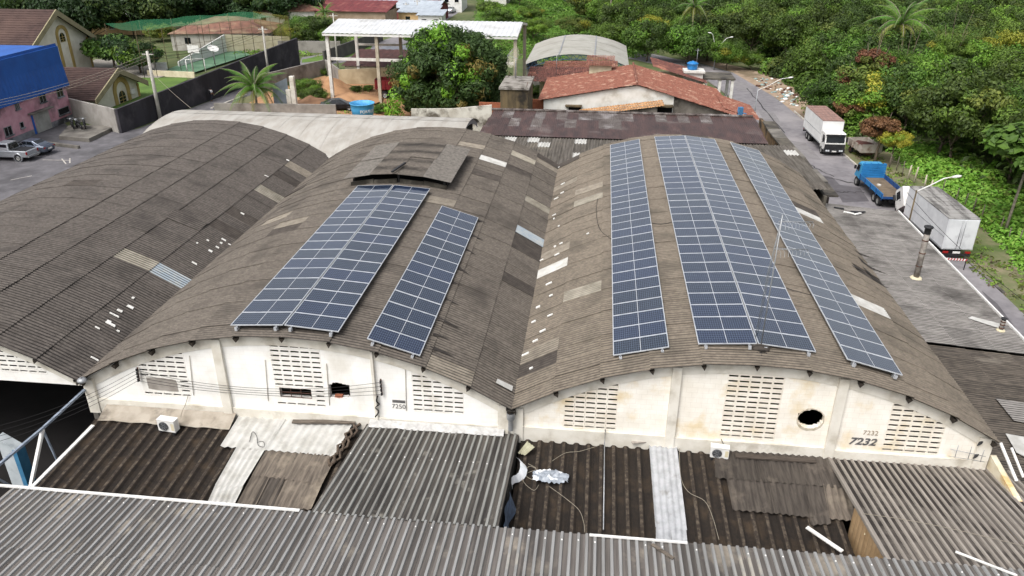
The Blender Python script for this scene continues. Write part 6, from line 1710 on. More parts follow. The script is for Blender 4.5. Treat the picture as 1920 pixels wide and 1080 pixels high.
# striped barrier tape behind it
a, b = onz(1752, 484, -8.6), onz(1812, 488, -8.6); mb = MB(); n = 22
for i in range(n):
    p, q = a.lerp(b, i/n), a.lerp(b, (i+1)/n); mb.hexa([p+Vector((0, 0, -.08)), q+Vector((0, 0, -.08)), q+Vector((0, .06, -.08)), p+Vector((0, .06, -.08)), p+Vector((.06, 0, .08)), q+Vector((.06, 0, .08)), q+Vector((.06, .06, .08)), p+Vector((.06, .06, .08))], i % 2)
BS = thing('striped_bar', 'red and white striped bar across the rear of the nearest box truck', 'bar', (a+b)/2)
mb.build('bar', [m_whiteclean, mat('red_stripe', '#a8383a', None, rough=.6)], BS, world=True)
for p in (a, b):
    mb = MB(); mb.bar(p+Vector((0, .03, -.9)), p+Vector((0, .03, -.09)), .06); mb.build('leg', m_dark, BS, world=True)
# blue flatbed, facing away
def flatbed(label, loc, rz):
    t = thing('flatbed_truck', label, 'flatbed truck', loc, rz)
    mb_b, mb_d = mat('bright_blue_paint', '#2a76b2', '#23659b', 1.5, 5, .45), mat('deep_blue_timber', '#2a4f86', '#22406e', 1.5, 6, .7)
    mcab = mat('sky_blue_cab', '#3c8fbc', '#3481aa', 1.5, 5, .4)
    L, w = 6.6, 2.45; xb, xf = -L/2-1.1, L/2-1.1; z0 = 1.2
    mb = MB(); n = 3
    mb.box(xb, xf, -w/2, w/2, z0-.12, z0-.05); mb.build('deck_frame', mb_d, t)
    for k in range(4):
        a, b = lerp(xb, xf, k/4), lerp(xb, xf, (k+1)/4)
        mb = MB(); mb.box(a+.02, b-.02, -w/2+.06, w/2-.06, z0-.05, z0); mb.build('deck_board', mat('worn_deck', '#6f6252', '#574c40', 1.4, 8, .95) if 'worn_deck' not in MATS else MATS['worn_deck'], t)
    for s in (-1, 1):
        for k in range(2):
            mb = MB(); mb.box(xb, xf, min(s*(w/2), s*(w/2+.05)), max(s*w/2, s*(w/2+.05)), z0-.1+k*.27, z0+.14+k*.27); mb.build('side_board', mb_d if s < 0 else mb_b, t)
        for k in range(5):
            x = lerp(xb+.1, xf-.1, k/4); mb = MB(); mb.box(x-.05, x+.05, min(s*(w/2+.05), s*(w/2+.1)), max(s*(w/2+.05), s*(w/2+.1)), z0-.25, z0+.42); mb.build('stake', mb_d, t)
    mb = MB(); mb.box(xb-.05, xb-.003, -w/2, w/2, z0-.1, z0+.14); mb.build('tailboard', mb_d, t)
    for k in range(6):
        mb = MB(); z = z0+.02+k*.26; mb.box(xf-.06, xf, -w/2, w/2, z, z+.22); mb.build('headboard_slat', mb_b, t)
    for y in (-1.0, -.35, .35, 1.0):
        mb = MB(); mb.box(xf+.002, xf+.06, y-.05, y+.05, z0, z0+1.6); mb.build('headboard_post', mb_b, t)
    mb = MB(); mb.box(xb+.2, xf+1.9, -.45, .45, .65, z0-.13); mb.build('chassis', m_dark, t)
    mb = MB(); secs = []
    for x, ww, zz in ((xf+.2, 1.1, 2.45), (xf+.45, 1.2, 2.62), (xf+1.2, 1.2, 2.62), (xf+1.75, 1.15, 2.35), (xf+1.95, 1.12, 1.6), (xf+2.0, 1.08, 1.2)):
        secs.append(ring(x, 1.18, .8, zz, ww-.1, .14))
    loft(mb, secs); mb.build('cab', mcab, t)
    for s in (-1, 1):
        mb = MB(); mb.poly([(xf+.75, s*1.2, 1.65), (xf+1.6, s*1.2, 1.65), (xf+1.45, s*1.13, 2.3), (xf+.75, s*1.13, 2.3)]); mb.build('side_window', m_glass, t)
        mb = MB(); mb.box(xf+1.5, xf+1.62, min(s*1.24, s*1.45), max(s*1.24, s*1.45), 1.7, 2.1); mb.build('mirror', m_dark, t)
        for x in (xb+1.2, xb+2.35): wheel(t, x, s*(w/2-.25), .5, .46)
        wheel(t, xf+1.0, s*(w/2-.15), .5, .3)
    mb = MB(); mb.poly([(xf+1.98, -1, 1.62), (xf+1.98, 1, 1.62), (xf+1.8, .95, 2.28), (xf+1.8, -.95, 2.28)]); mb.build('windscreen', m_glass, t)
    mb = MB(); mb.cbox((lerp(xb, xf, .6), .2, z0+.06), .35, .25, .12, .3); mb.build('rag', m_white, t)
    return t
flatbed('blue flatbed truck with an empty worn deck parked facing away', (32.1, 56.0, zroad), PI/2+.04)
# rusty tipper body under the trees
TP = thing('tipper_trailer', 'rusty pale grey tipper trailer filled with red earth at the edge of the trees', 'trailer', (34.9, 71.0, -9.45), -PI/2+.12)
m_tip = mat('pale_tipper', '#a8a198', '#8d867c', 1.2, 7, .85, c='#6d5242', cscale=.7, cmix=(.54, .68))
for a in ((-2, 2, -1.2, -1.1), (-2, 2, 1.1, 1.2)):
    mb = MB(); mb.box(*a, .9, 1.7); mb.build('side_panel', m_tip, TP)
    for k in range(4):
        mb = MB(); x = -1.8+1.2*k; y = a[2] if a[2] < 0 else a[3]
        mb.box(x-.05, x+.05, min(y, y+(.07 if y > 0 else -.07)), max(y, y+(.07 if y > 0 else -.07)), .85, 1.78); mb.build('rib', m_tip, TP)
mb = MB(); mb.box(2.0, 2.08, -1.2, 1.2, .9, 1.9); mb.build('end_panel', m_tip, TP)
mb = MB(); mb.box(-2.08, -2.0, -1.2, 1.2, .9, 1.7); mb.build('end_panel', m_tip, TP)
mb = MB(); mb.box(-2, 2, -1.1, 1.1, .8, .9); mb.build('floor', m_rust, TP)
mb = MB(); mb.blob((0, 0, 1.2), 1.3, 4, 16, 8, .3, sq=(1.45, .82, .35)); mb.build('earth_load', mat('red_brown_earth', '#5d3a33', '#47302b', 2, 8, .95), TP)
mb = MB(); mb.box(-2.4, 1.6, -.4, .4, .5, .79); mb.build('chassis', m_rust, TP)
for s in (-1, 1): wheel(TP, -1.2, s*.95, .42, .3, m_rust)
# red tipper under the canopy
RT = thing('tipper_truck', 'dark red tipper truck half hidden by the mango tree', 'tipper truck', (og(722, 190).x+1.6, 80, gz(-25)), 0)
m_redp = mat('dark_red_paint', '#7d2226', '#681c20', 1.5, 6, .6)
for a in ((-3.2, 2.2, -1.25, -1.15), (-3.2, 2.2, 1.15, 1.25)):
    mb = MB(); mb.box(*a, 1.35, 2.55); mb.build('side_panel', m_redp, RT)
for k in range(9):
    x = -3.1+.62*k; mb = MB(); mb.box(x-.05, x+.05, -1.33, -1.25, 1.3, 2.6); mb.build('rib', m_redp, RT)
for x0 in (-3.28, 2.2):
    mb = MB(); mb.box(x0, x0+.08, -1.25, 1.25, 1.35, 2.65); mb.build('end_panel', m_redp, RT)
mb = MB(); mb.box(-3.2, 2.2, -1.15, 1.15, 1.25, 1.35); mb.build('floor', m_redp, RT)
mb = MB(); mb.box(-3.0, 4.6, -.45, .45, .7, 1.2); mb.build('chassis', m_dark, RT)
mb = MB(); mb.box(2.6, 4.5, -1.2, 1.2, .8, 2.9); mb.build('cab', m_redp, RT)
for s in (-1, 1):
    for x in (-2.0, -.9, 3.5): wheel(RT, x, s*1.0, .52, .4)
# red toolbox by the raised cab
p = onz(1678, 405, -8.9); mb = MB(); mb.blob((0, 0, 0), .55, 3, 10, 7, .25, sq=(1, .7, .9)); mb.box(-.5, .5, -.3, .3, -.55, .1)
tag(mb.build('covered_engine_part', mat('red_cloth', '#8d2431', '#75202b', 3, 5, .8), None, loc=p), 'red covered engine part between the blue flatbed and the raised cab', 'engine part')
# ---------------------------------------------------------------- vegetation
def leafmat(name, a, b, hue=.014):
    m = bpy.data.materials.new(name); m.use_nodes = True; n = m.node_tree.nodes; l = m.node_tree.links; p = n['Principled BSDF']
    g = n.new('ShaderNodeNewGeometry'); oi = n.new('ShaderNodeObjectInfo')
    k = n.new('ShaderNodeMix'); k.data_type = 'RGBA'; k.inputs[6].default_value = lin(a); k.inputs[7].default_value = lin(b)
    l.new(g.outputs['Random Per Island'], k.inputs[0])
    h = n.new('ShaderNodeHueSaturation'); l.new(k.outputs[2], h.inputs['Color'])
    r1 = n.new('ShaderNodeMapRange'); r1.inputs[3].default_value = .5-hue; r1.inputs[4].default_value = .5+hue; l.new(oi.outputs['Random'], r1.inputs[0]); l.new(r1.outputs[0], h.inputs['Hue'])
    r2 = n.new('ShaderNodeMapRange'); r2.inputs[3].default_value = .72; r2.inputs[4].default_value = 1.28; 
    w = n.new('ShaderNodeTexWhiteNoise'); w.noise_dimensions = '1D'; l.new(oi.outputs['Random'], w.inputs['W']); l.new(w.outputs[0], r2.inputs[0]); l.new(r2.outputs[0], h.inputs['Value'])
    l.new(h.outputs[0], p.inputs['Base Color']); p.inputs['Roughness'].default_value = .55; p.inputs['Specular IOR Level'].default_value = .3
    t = n.new('ShaderNodeBsdfTranslucent'); l.new(h.outputs[0], t.inputs[0]); mx = n.new('ShaderNodeMixShader'); mx.inputs[0].default_value = .28
    l.new(p.outputs[0], mx.inputs[1]); l.new(t.outputs[0], mx.inputs[2]); l.new(mx.outputs[0], n['Material Output'].inputs[0])
    MATS[name] = m; return m
L_dark = leafmat('leaf_dark', '#2d3e19', '#4c5f28'); L_mid = leafmat('leaf_mid', '#3e5820', '#627d31'); L_bright = leafmat('leaf_bright', '#527922', '#769838')
L_olive = leafmat('leaf_olive', '#4a5a25', '#707c37'); L_yel = leafmat('leaf_yellow', '#7f8528', '#a3a03c'); L_red = leafmat('leaf_rust', '#64432f', '#866043', .01)
L_deep = leafmat('leaf_deep', '#22351c', '#375027'); L_bare = leafmat('leaf_dry', '#6d6450', '#8a806a', .01); L_grass = leafmat('leaf_grass', '#5c8a2c', '#86a649')
m_bark = mat('bark', '#6d6253', '#4a4238', 3, 7, .95); m_palmtrunk = mat('palm_trunk', '#8b8376', '#6c655a', 5, 6, .95)
def rdir(r):
    while 1:
        v = Vector((r.uniform(-1, 1), r.uniform(-1, 1), r.uniform(-1, 1)))
        if .05 < v.length < 1: return v.normalized()
def leaf(mb, p, n, s, r, mi, asp=.55):
    t = n.cross(rdir(r))
    if t.length < .05: return
    t.normalize(); b = n.cross(t)
    mb.v += [tuple(p-t*s), tuple(p-b*s*asp+n*s*.12), tuple(p+t*s), tuple(p+b*s*asp+n*s*.12)]; k = len(mb.v)-4
    mb.f.append((k, k+1, k+2, k+3)); mb.m.append(mi); mb.sm.append(False)
def crown(name, seed, R, H, nc, nl, ls, mats, wts, cr=.36, flat=.25, asp=.55):
    r = random.Random(seed); mb = MB()
    for c in range(nc):
        d = rdir(r); d.z = d.z*.75+.2; k = r.uniform(.45, 1.)**.6
        c0_ = Vector((d.x*R*k, d.y*R*k, H*.5+d.z*H*.5*k)); rr = R*cr*r.uniform(.6, 1.25)
        mi = r.choices(range(len(mats)), wts)[0]
        for i in range(nl):
            q = rdir(r); q.z = q.z*.8+.12; p = c0_+Vector((q.x, q.y, q.z*.8))*rr*r.uniform(.55, 1.08)
            n = (q+rdir(r)*.55+Vector((0, 0, flat))).normalized()
            leaf(mb, p, n, ls*r.uniform(.6, 1.35), r, mi, asp)
    return mb.mesh(name, mats)
def trunk_mesh(name, seed, h, r0, limbs, R):
    r = random.Random(seed); mb = MB()
    top = Vector((r.uniform(-.3, .3), r.uniform(-.3, .3), h))
    mb.tube([(0, 0, -.4), (top.x*.3, top.y*.3, h*.5), top], [r0, r0*.75, r0*.55], 8)
    for i in range(limbs):
        a = 2*PI*i/limbs+r.uniform(-.4, .4); e = Vector((math.cos(a)*R*.6, math.sin(a)*R*.6, h+R*r.uniform(.35, .9)))
        s = Vector((top.x*.8, top.y*.8, h*r.uniform(.7, .98))); mb.tube([s, s.lerp(e, .5)+Vector((0, 0, -.2*R*.3)), e], [r0*.45, r0*.3, r0*.12], 6)
    return mb.mesh(name, m_bark)
CR = {}; CROWNH = {}
def kind(key, *a, th=2.2, tr=.2, **k):
    CROWNH[key] = a[1]
    CR[key] = [(crown('crown_'+key, 10*i+hash(key) % 1, *a, **k) if 0 else crown('crown_'+key, 17*i+sum(map(ord, key)), *a, **k), trunk_mesh('trunk_'+key, i+3, th, tr, 5, a[0])) for i in range(2)], th
kind('dark', 4.2, 6.4, 48, 230, .20, [L_dark, L_mid, L_olive], (5, 3, 1))
kind('mid', 4.0, 5.6, 48, 230, .19, [L_mid, L_bright, L_dark], (5, 2, 2))
kind('bright', 3.6, 5.0, 46, 280, .15, [L_bright, L_mid, L_yel], (4, 3, 1))
kind('olive', 4.4, 5.2, 60, 240, .15, [L_olive, L_mid, L_yel], (5, 2, 1), cr=.28, flat=.6)
kind('yellow', 3.2, 4.6, 36, 200, .17, [L_yel, L_bright], (4, 1))
kind('rust', 2.3, 3.0, 26, 200, .16, [L_red, L_red, L_olive], (4, 2, 1))
kind('deep', 5.0, 7.5, 60, 230, .26, [L_deep, L_dark], (4, 2), th=2.6, tr=.3)
kind('street', 3.4, 3.6, 40, 110, .26, [L_deep, L_mid, L_bright], (4, 3, .8), th=2.4)
TREES = 0
def tree(key, x, y, s, label, group=None, rz=None, sz=1., name='tree', lift=0.):
    global TREES
    vs, th = CR[key]; cm, tm = vs[TREES % 2]; TREES += 1
    t = thing(name, label, 'tree', (x, y, gz(x)+lift), rz if rz is not None else random.uniform(0, 6.28), group)
    t.scale = (s, s, s*sz)
    link('trunk', tm, t); link('crown', cm, t, (0, 0, th*.8))
    return t
lab = {'dark': 'dark green leafy tree in the thicket beyond the road', 'mid': 'mid green leafy tree in the thicket beyond the road', 'bright': 'bright fresh green tree in the thicket beyond the road', 'olive': 'feathery olive green tree in the thicket beyond the road', 'yellow': 'yellow-green tree in the thicket beyond the road'}
rr = random.Random(21)
def inforest(x, y):
    if x > 41+(y-45)*.47+10: return False
    if y < 60: return x > 50-(y-40)*.31 and y > 42
    if y < 78: return x > 43.5
    if y < 120: return x > 39.6 - (y-60)*.03
    if y < 142: return x > 41.5-1.8-(y-120)*.62+4
    return x > 2-(y-142)*.08
y = 44.
n_t = 0
while y < 236:
    st = 6.2+(y-44)*.018
    x = -12.+rr.uniform(0, st)
    while x < 140:
        px, py = x+rr.uniform(-2, 2), y+rr.uniform(-2.2, 2.2)
        if inforest(px, py):
            e = noise.noise((px*.03, py*.03, 1.5)); q = rr.random()
            key = 'olive' if (e > .15 and q < .75) else ('bright' if q < .10 else 'mid' if q < .5 else 'yellow' if q > .955 else 'dark')
            if y > 150 and px < 60: key = 'mid' if q < .45 else 'olive' if q < .7 else 'dark'
            tree(key, px, py, rr.uniform(.8, 1.22), lab[key], 'thicket: '+key+' trees', sz=rr.uniform(.85, 1.2)); n_t += 1
        x += st
    y += st*.92
# trees that stand out
def treeat(key, px, py, z, s, label, **k):
    p = onz(px, py, z); t = tree(key, p.x, p.y, s, label, **k)      # crown centred at height z on a trunk of its own length
    zc = max((z-gz(p.x))/s-CROWNH[key]/2, .3)
    for c in CHILD[t.name]:
        if c.name.startswith('crown'): c.location = (0, 0, zc)
        else: c.scale = (1, 1, (zc+.6)/CR[key][1])
    return t
treeat('rust', 1640, 118, -1.5, 1.05, 'rust-red leaved tree, the upper of the reddish ones')
treeat('rust', 1600, 150, -4, 1.15, 'rust-red leaved tree left of the yellow-green tree')
treeat('rust', 1652, 243, -5.6, .95, 'rust-brown shrub tree right behind the tipper trailer')
treeat('rust', 1595, 203, -6.5, 1.0, 'brownish shrub tree beside the rear of the far box truck')
treeat('yellow', 1645, 182, -5., 1.1, 'yellow-green tree spreading above the far box truck')
treeat('yellow', 1678, 262, -6.4, .5, 'small yellow-green tree right of the tipper trailer')
treeat('bright', 1700, 122, -2.5, .75, 'vivid green rounded tree below the big palm')
treeat('bright', 1785, 95, -1.5, .8, 'vivid green rounded tree right of the big palm')
treeat('bright', 1410, 112, -7.6, .6, 'small round green bush tree at the road bend')
treeat('bright', 1365, 100, -6.5, .9, 'round green tree left of the double street lamp bend')
treeat('mid', 1556, 185, -6.5, .85, 'green tree overhanging the rear of the far box truck')
treeat('mid', 1535, 120, -6, 1.2, 'green climbing tree with hanging leaves at the edge of the thicket')
treeat('mid', 1215, 75, -5, 1.1, 'dark leafy tree right behind the curved hall roof')
treeat('mid', 1290, 85, -6, 1.25, 'broad green tree between the curved hall and the street lamps')
treeat('dark', 1330, 70, -5, 1.2, 'dark tree behind the double street lamp')
# broad-leaved tree with slender pale trunk by the verge
bt = thing('broadleaf_tree', 'tall slender tree with big bright leaves on the grassy verge', 'tree', (40.1, 45.7, gz(40)))
me = crown('crown_broadleaf', 5, 3.9, 4.2, 30, 60, .46, [L_bright, L_mid], (2, 3), cr=.34, flat=.9, asp=.7)
link('crown', me, bt, (1.0, .6, 5.6))
mb = MB(); mb.tube([(0, 0, -.3), (.1, 0, 3.5), (.3, .1, 7.2), (.5, .3, 9)], [.14, .12, .1, .05], 8)
for k in range(5): a = k*1.25; mb.tube([(.3, .1, 6.6+.3*k), (.3+1.5*math.cos(a), .1+1.5*math.sin(a), 7.8+.3*k), (.3+2.6*math.cos(a), .1+2.6*math.sin(a), 8.4+.3*k)], [.06, .04, .02], 5)
mb.build('trunk', m_palmtrunk, bt)
# mango tree by the canopy
mt = thing('mango_tree', 'big round dark mango tree with lime and orange flushes beside the canopy', 'tree', (-15.6, 71.5, gz(-15)))
L_mango = leafmat('mango_leaf', '#2a3d1d', '#43582a', .01); L_lime = leafmat('mango_lime', '#567f23', '#7ba336', .01); L_orange = leafmat('mango_orange', '#5a562b', '#7a6a36', .01)
r = random.Random(4); mb = MB()
for c in range(230):
    d = rdir(r); d.z = d.z if d.z > -.75 else .3; k = r.uniform(.55, 1.)**.5
    sc = 1-.25*max(0, d.z)
    c0_ = Vector((d.x*7.2*k*sc, d.y*5.2*k*sc, 5.6+d.z*5.6*k)); rr2 = r.uniform(.85, 1.5)
    q = r.random(); lime = q < .15 and d.z > .0; orange = .15 < q < .19
    mi = 1 if lime else 2 if orange else 0
    for i in range(210):
        q = rdir(r); q.z = q.z*.9+.1; leaf(mb, c0_+q*rr2*r.uniform(.6, 1.05), (q+rdir(r)*.5+Vector((0, 0, .15))).normalized(), .26*r.uniform(.6, 1.3), r, mi, .4)
for (cx, cy, cz_, rr2, mi) in ((-6.3, -2.4, 3.1, 1.3, 1), (-6.9, -2.6, 1.9, 1.1, 1), (-4.4, -4.2, 5.6, 1.1, 1), (1.4, -4.6, 6.6, 1.6, 1), (.6, -4.9, 4.6, .9, 1), (-.6, -2.9, 10.2, 1.5, 1), (3.8, -3.6, 7.2, 1.4, 2), (5.2, -3.0, 6.6, 1.2, 2), (-3.6, -4.4, 6.7, .9, 2), (2.2, -5.0, 3.0, .7, 2), (-6.6, -2.8, .9, 1.2, 1)):
    for i in range(170):
        q = rdir(r); leaf(mb, Vector((cx, cy, cz_))+q*rr2*r.uniform(.5, 1.05), (q+rdir(r)*.5).normalized(), .25*r.uniform(.6, 1.3), r, mi, .4)
link('crown', mb.mesh('crown_mango', [L_mango, L_lime, L_orange]), mt)
link('trunk', trunk_mesh('trunk_mango', 2, 3.2, .45, 7, 6), mt)
# coconut palms
def frond_mesh(seed, L, droop):
    r = random.Random(seed); mb = MB(); n = 26; pts = []
    for i in range(n+1):
        t = i/n; pts.append(Vector((L*(t-.16*t*t*droop), 0, L*(.42*t-.85*droop*t*t))))
    mb.tube(pts[::2], .045, 5, r1=.01)
    for i in range(2, n+1):
        t = i/n; d = (pts[i]-pts[i-1]).normalized(); ll = L*.17*math.sin(PI*min(1, .2+t*.8))+.08
        for s in (-1, 1):
            for h in (0, .5):
                p = pts[i-1].lerp(pts[i], h); e = p+Vector((d.x*.5, s*.62, d.z*.5-.62)).normalized()*ll*r.uniform(.85, 1.1)
                w = d*.038
                mb.v += [tuple(p-w), tuple(p+w), tuple(e)]; k = len(mb.v)-3; mb.f.append((k, k+1, k+2)); mb.m.append(1); mb.sm.append(False)
    return mb
L_palm = leafmat('palm_leaf', '#426a25', '#668a38', .015); L_palmold = leafmat('palm_leaf_old', '#6d7a34', '#8f9048', .01)
fm = [frond_mesh(i, 4.1, .75+.32*i).mesh('frond', [m_palmtrunk, L_palm]) for i in range(3)]+[frond_mesh(9, 3.3, 1.5).mesh('frond', [m_palmtrunk, L_palmold])]
def palm(label, base, h, s, n=17, bend=(0, 0), dead=3):
    t = thing('coconut_palm', label, 'palm tree', base)
    top = Vector((bend[0], bend[1], h))
    mb = MB(); mb.tube([(0, 0, -.3), (bend[0]*.2, bend[1]*.2, h*.4), (bend[0]*.6, bend[1]*.6, h*.75), top], [.22, .16, .14, .12], 8); mb.build('trunk', m_palmtrunk, t)
    mb = MB(); rr3 = random.Random(int(h*10))
    for k in range(6): a = k*1.05; mb.lathe([(.01, -.14), (.12, -.08), (.14, 0), (.1, .1), (.01, .14)], 8, (top.x+.3*math.cos(a), top.y+.3*math.sin(a), h-.25))
    mb.build('coconuts', L_yel, t)
    for i in range(n):
        a = i*2.39996; el = lerp(1.35, -.25, i/(n-1))
        me = fm[3] if i >= n-dead else fm[min(2, int(i/n*3))]
        o = link('frond', me, t, top, (0, -el*.75, a)); o.rotation_mode = 'XYZ'; o.scale = (s,)*3
    return t
pb = ony(478, 172, 67.5)
palm('coconut palm with yellow-green fronds rising behind the barrel roof', (pb.x, 67.5, gz(pb.x)), pb.z-gz(pb.x)+.3, 1.22, 27, dead=4)
pb = onz(1690, 45, 0.); palm('big coconut palm with drooping yellow fronds standing above the thicket', (pb.x, pb.y, gz(pb.x)), 9.4, 1.7, 20, dead=5)
pb = onz(1302, 12, 1.); palm('coconut palm with a brown skirt of dead fronds near the top edge', (pb.x, pb.y, gz(pb.x)), 10.3, 1.15, 17, dead=6)
pb = og(1138, 72); palm('slender coconut palm whose bare trunk leans out of the top edge', (pb.x, pb.y, gz(pb.x)), 13.5, 1.1, 15, bend=(1.2, 0))
pb = onz(608, 20, -1.); palm('small palm behind the court net at the top', (pb.x, pb.y, gz(pb.x)), 4.2, .8, 14)
for k, (px, py, l) in enumerate(((330, 34, 'leafy banana plants at the foot of the dark trees, left clump'), (352, 30, 'leafy banana plants at the foot of the dark trees, right clump'), (395, 46, 'banana plants in front of the mossy roof'), (430, 40, 'banana plants growing behind the green net roof'))):
    p = onz(px, py, -3.5); t = thing('banana_plant', l, 'banana plant', (p.x, p.y, gz(p.x)))
    for i in range(11):
        o = link('leaf', fm[0], t, (random.uniform(-.8, .8), random.uniform(-.8, .8), 1.2), (0, -random.uniform(.2, .9), i*.6)); o.scale = (.75, 1.3, .9)
# trees at the upper left
for k, (px, py, z, s, l) in enumerate(((105, 30, -2, 1.4, 'big dark tree in the upper left corner above the chapel'), (165, 40, -2, 1.25, 'big dark tree right of the chapel gable'), (245, 18, -1, 1.25, 'dense dark tree behind the yellow bungalow, left'), (300, 20, -1, 1.3, 'dense dark tree behind the yellow bungalow, middle'), (350, 15, -1, 1.3, 'dense dark tree behind the yellow bungalow, right'), (405, 12, -1, 1.15, 'dark rounded tree at the top edge left of the pale trunk'), (495, 14, -1, 1.2, 'dark tree at the top edge, left of a pair'), (540, 14, -1, 1.2, 'dark tree at the top edge, right of a pair'), (60, 10, -1, 1.2, 'dark tree at the top left behind the brown roof'))):
    treeat('deep', px, py+4, z-.5, s, l)
treeat('street', 207, 92, -2.6, 1.05, 'dark street tree beside the chapel, left of two')
treeat('street', 258, 105, -3., .95, 'dark street tree beside the chapel, right of two')
treeat('mid', 600, 58, -3, .8, 'leafy tree left of the steel canopy')
treeat('mid', 568, 52, -3, .75, 'leafy tree behind the far end of the black wall')
treeat('olive', 548, 62, -3.4, .7, 'olive bushy tree behind the ochre end net')
treeat('mid', 620, 70, -3.6, .55, 'small tree seen under the canopy corner')
treeat('bright', 772, 72, -4.5, .5, 'small bush seen between the canopy posts')
treeat('olive', 300, 62, -4, .6, 'brown-green bush beside the court net pole')
treeat('bright', 12, 60, 0, .4, 'lime bush') if 0 else None
def bush(px, py, s, label, key='bright', dz=0.): 
    p = og(px, py); t = thing('bush', label, 'bush', (p.x, p.y, gz(p.x)+dz)); t.scale = (s, s, s*.8); link('crown', CR[key][0][0][0], t, (0, 0, -.6)); mbs = trunk_mesh('stem', 1, .8, .08, 3, 1.5); link('stem', mbs, t); return t
bush(575, 178, .55, 'bright climbing bush spilling over the grey lot wall'); bush(590, 190, .42, 'dark green creeping bush on the earth bank', 'mid')
bush(607, 140, .25, 'small bush at the corner of the lot wall', 'mid'); bush(668, 172, .2, 'weeds at the foot of the canopy post', 'mid')
bush(622, 205, .28, 'small shrub beside the black car', 'mid'); bush(560, 165, .3, 'shrub behind the gate post', 'mid'); bush(715, 212, .3, 'low weeds below the mango tree', 'bright'); bush(690, 170, .2, 'weeds along the cream lot wall', 'bright')
bush(1000, 180, .35, 'dark shrub between the concrete block and the tiled house', 'dark')
# low growth as stuff
def scatter(name, seed, spots, mats, wts, ls, nl, spread, hh, label=None):
    r = random.Random(seed); mb = MB()
    for (x, y, s) in spots:
        mi = r.choices(range(len(mats)), wts)[0]; z0 = gz(x)
        for i in range(nl):
            q = rdir(r); q.z = abs(q.z)
            leaf(mb, Vector((x, y, z0))+Vector((q.x*spread*s, q.y*spread*s, q.z*hh*s)), (q+rdir(r)*.6+Vector((0, 0, .4))).normalized(), ls*s*r.uniform(.6, 1.3), r, mi)
    o = link(name, mb.mesh(name, mats)); o['kind'] = 'stuff'; return o
r = random.Random(8); sp = []
while len(sp) < 1500:
    x, y = r.uniform(-10, 130), r.uniform(40, 236)
    if inforest(x-1.5, y): sp.append((x, y, r.uniform(.7, 1.5)))
scatter('undergrowth', 1, sp, [L_dark, L_mid, L_bright], (4, 3, 1), .30, 60, 2.0, 1.9)
sp = []
while len(sp) < 260:                    # the ragged front of the thicket, green down to the verge
    y = r.uniform(74, 126); x = 38.8-(y-60)*.03+r.uniform(-1.2, 2.2) if y < 118 else 37-(y-118)*.62+r.uniform(0, 3)
    sp.append((x, y, r.uniform(1.1, 2.1)))
scatter('thicket_edge', 11, sp, [L_dark, L_mid, L_bright, L_olive], (3, 4, 2, 1), .17, 190, 1.0, 1.5)
sp = []
while len(sp) < 2300:
    x, y = r.uniform(36.6, 56), r.uniform(28, 76)
    xl = 38.6 if y > 40 else 37.9
    if x > xl and not inforest(x-3.5, y): sp.append((x, y, r.uniform(.6, 1.2)*(1 if x > xl+1 else .6)))
scatter('tall_grass', 2, sp, [L_grass, L_bright, L_olive], (5, 2, 1), .24, 34, .8, .8)
sp = []
while len(sp) < 1700:
    y = r.uniform(118, 232); xl = -22-(y-118)*.10; x = r.uniform(xl, 12)
    if y > 135 or x < -4: sp.append((x, y, r.uniform(.6, 1.3)*(1.25 if noise.noise((x*.06, y*.05, 3)) > 0 else .7)))
scatter('scrub', 3, sp, [L_grass, L_bright, L_olive, L_mid], (6, 2, 1, .5), .26, 64, 1.9, .9)
for k, (x, y, s, key, l) in enumerate(((-19, 150, .8, 'mid', 'round bush tree at the left edge of the green scrub'), (-11, 140, .85, 'bright', 'bright bush tree in the scrub behind the canopy'), (-3, 148, .9, 'olive', 'olive bush tree in the scrub left of the curved hall'), (5, 140, .9, 'mid', 'green bush tree in the scrub behind the curved hall'), (-14, 165, .8, 'bright', 'bright bush tree far out in the scrub'), (-24, 168, .7, 'mid', 'bush tree beside the far street'), (0, 178, .9, 'olive', 'feathery tree far out in the scrub'), (-20, 200, .9, 'mid', 'green tree near the top edge of the scrub'))):
    tree(key, x, y, s, l, sz=.8)
sp = []
while len(sp) < 420:
    y = r.uniform(26, 104); x = 33.6+max(0, 38-y)*.03+r.uniform(.4, 3.6)-(y-50)*.018
    sp.append((x, y, r.uniform(.3, .8)))
scatter('verge_weeds', 4, sp, [L_grass, L_olive, L_bare], (3, 2, 1), .22, 16, .8, .35)
sp = [(r.uniform(-60, -44), r.uniform(108, 132), r.uniform(.5, 1)) for _ in range(160)]+[(r.uniform(-41, -22), r.uniform(66, 96), r.uniform(.2, .5)) for _ in range(60)]
scatter('weeds', 5, sp, [L_grass, L_mid, L_olive], (3, 2, 2), .3, 20, 1.4, .7)
# far wood that closes the view beyond the houses
sp = []
while len(sp) < 900:
    y = r.uniform(222, 330); x = r.uniform(-230, 190); sp.append((x, y, r.uniform(1.6, 3.2)))
scatter('far_wood', 6, sp, [L_deep, L_dark, L_mid], (3, 3, 2), .5, 36, 1.7, 2.6)
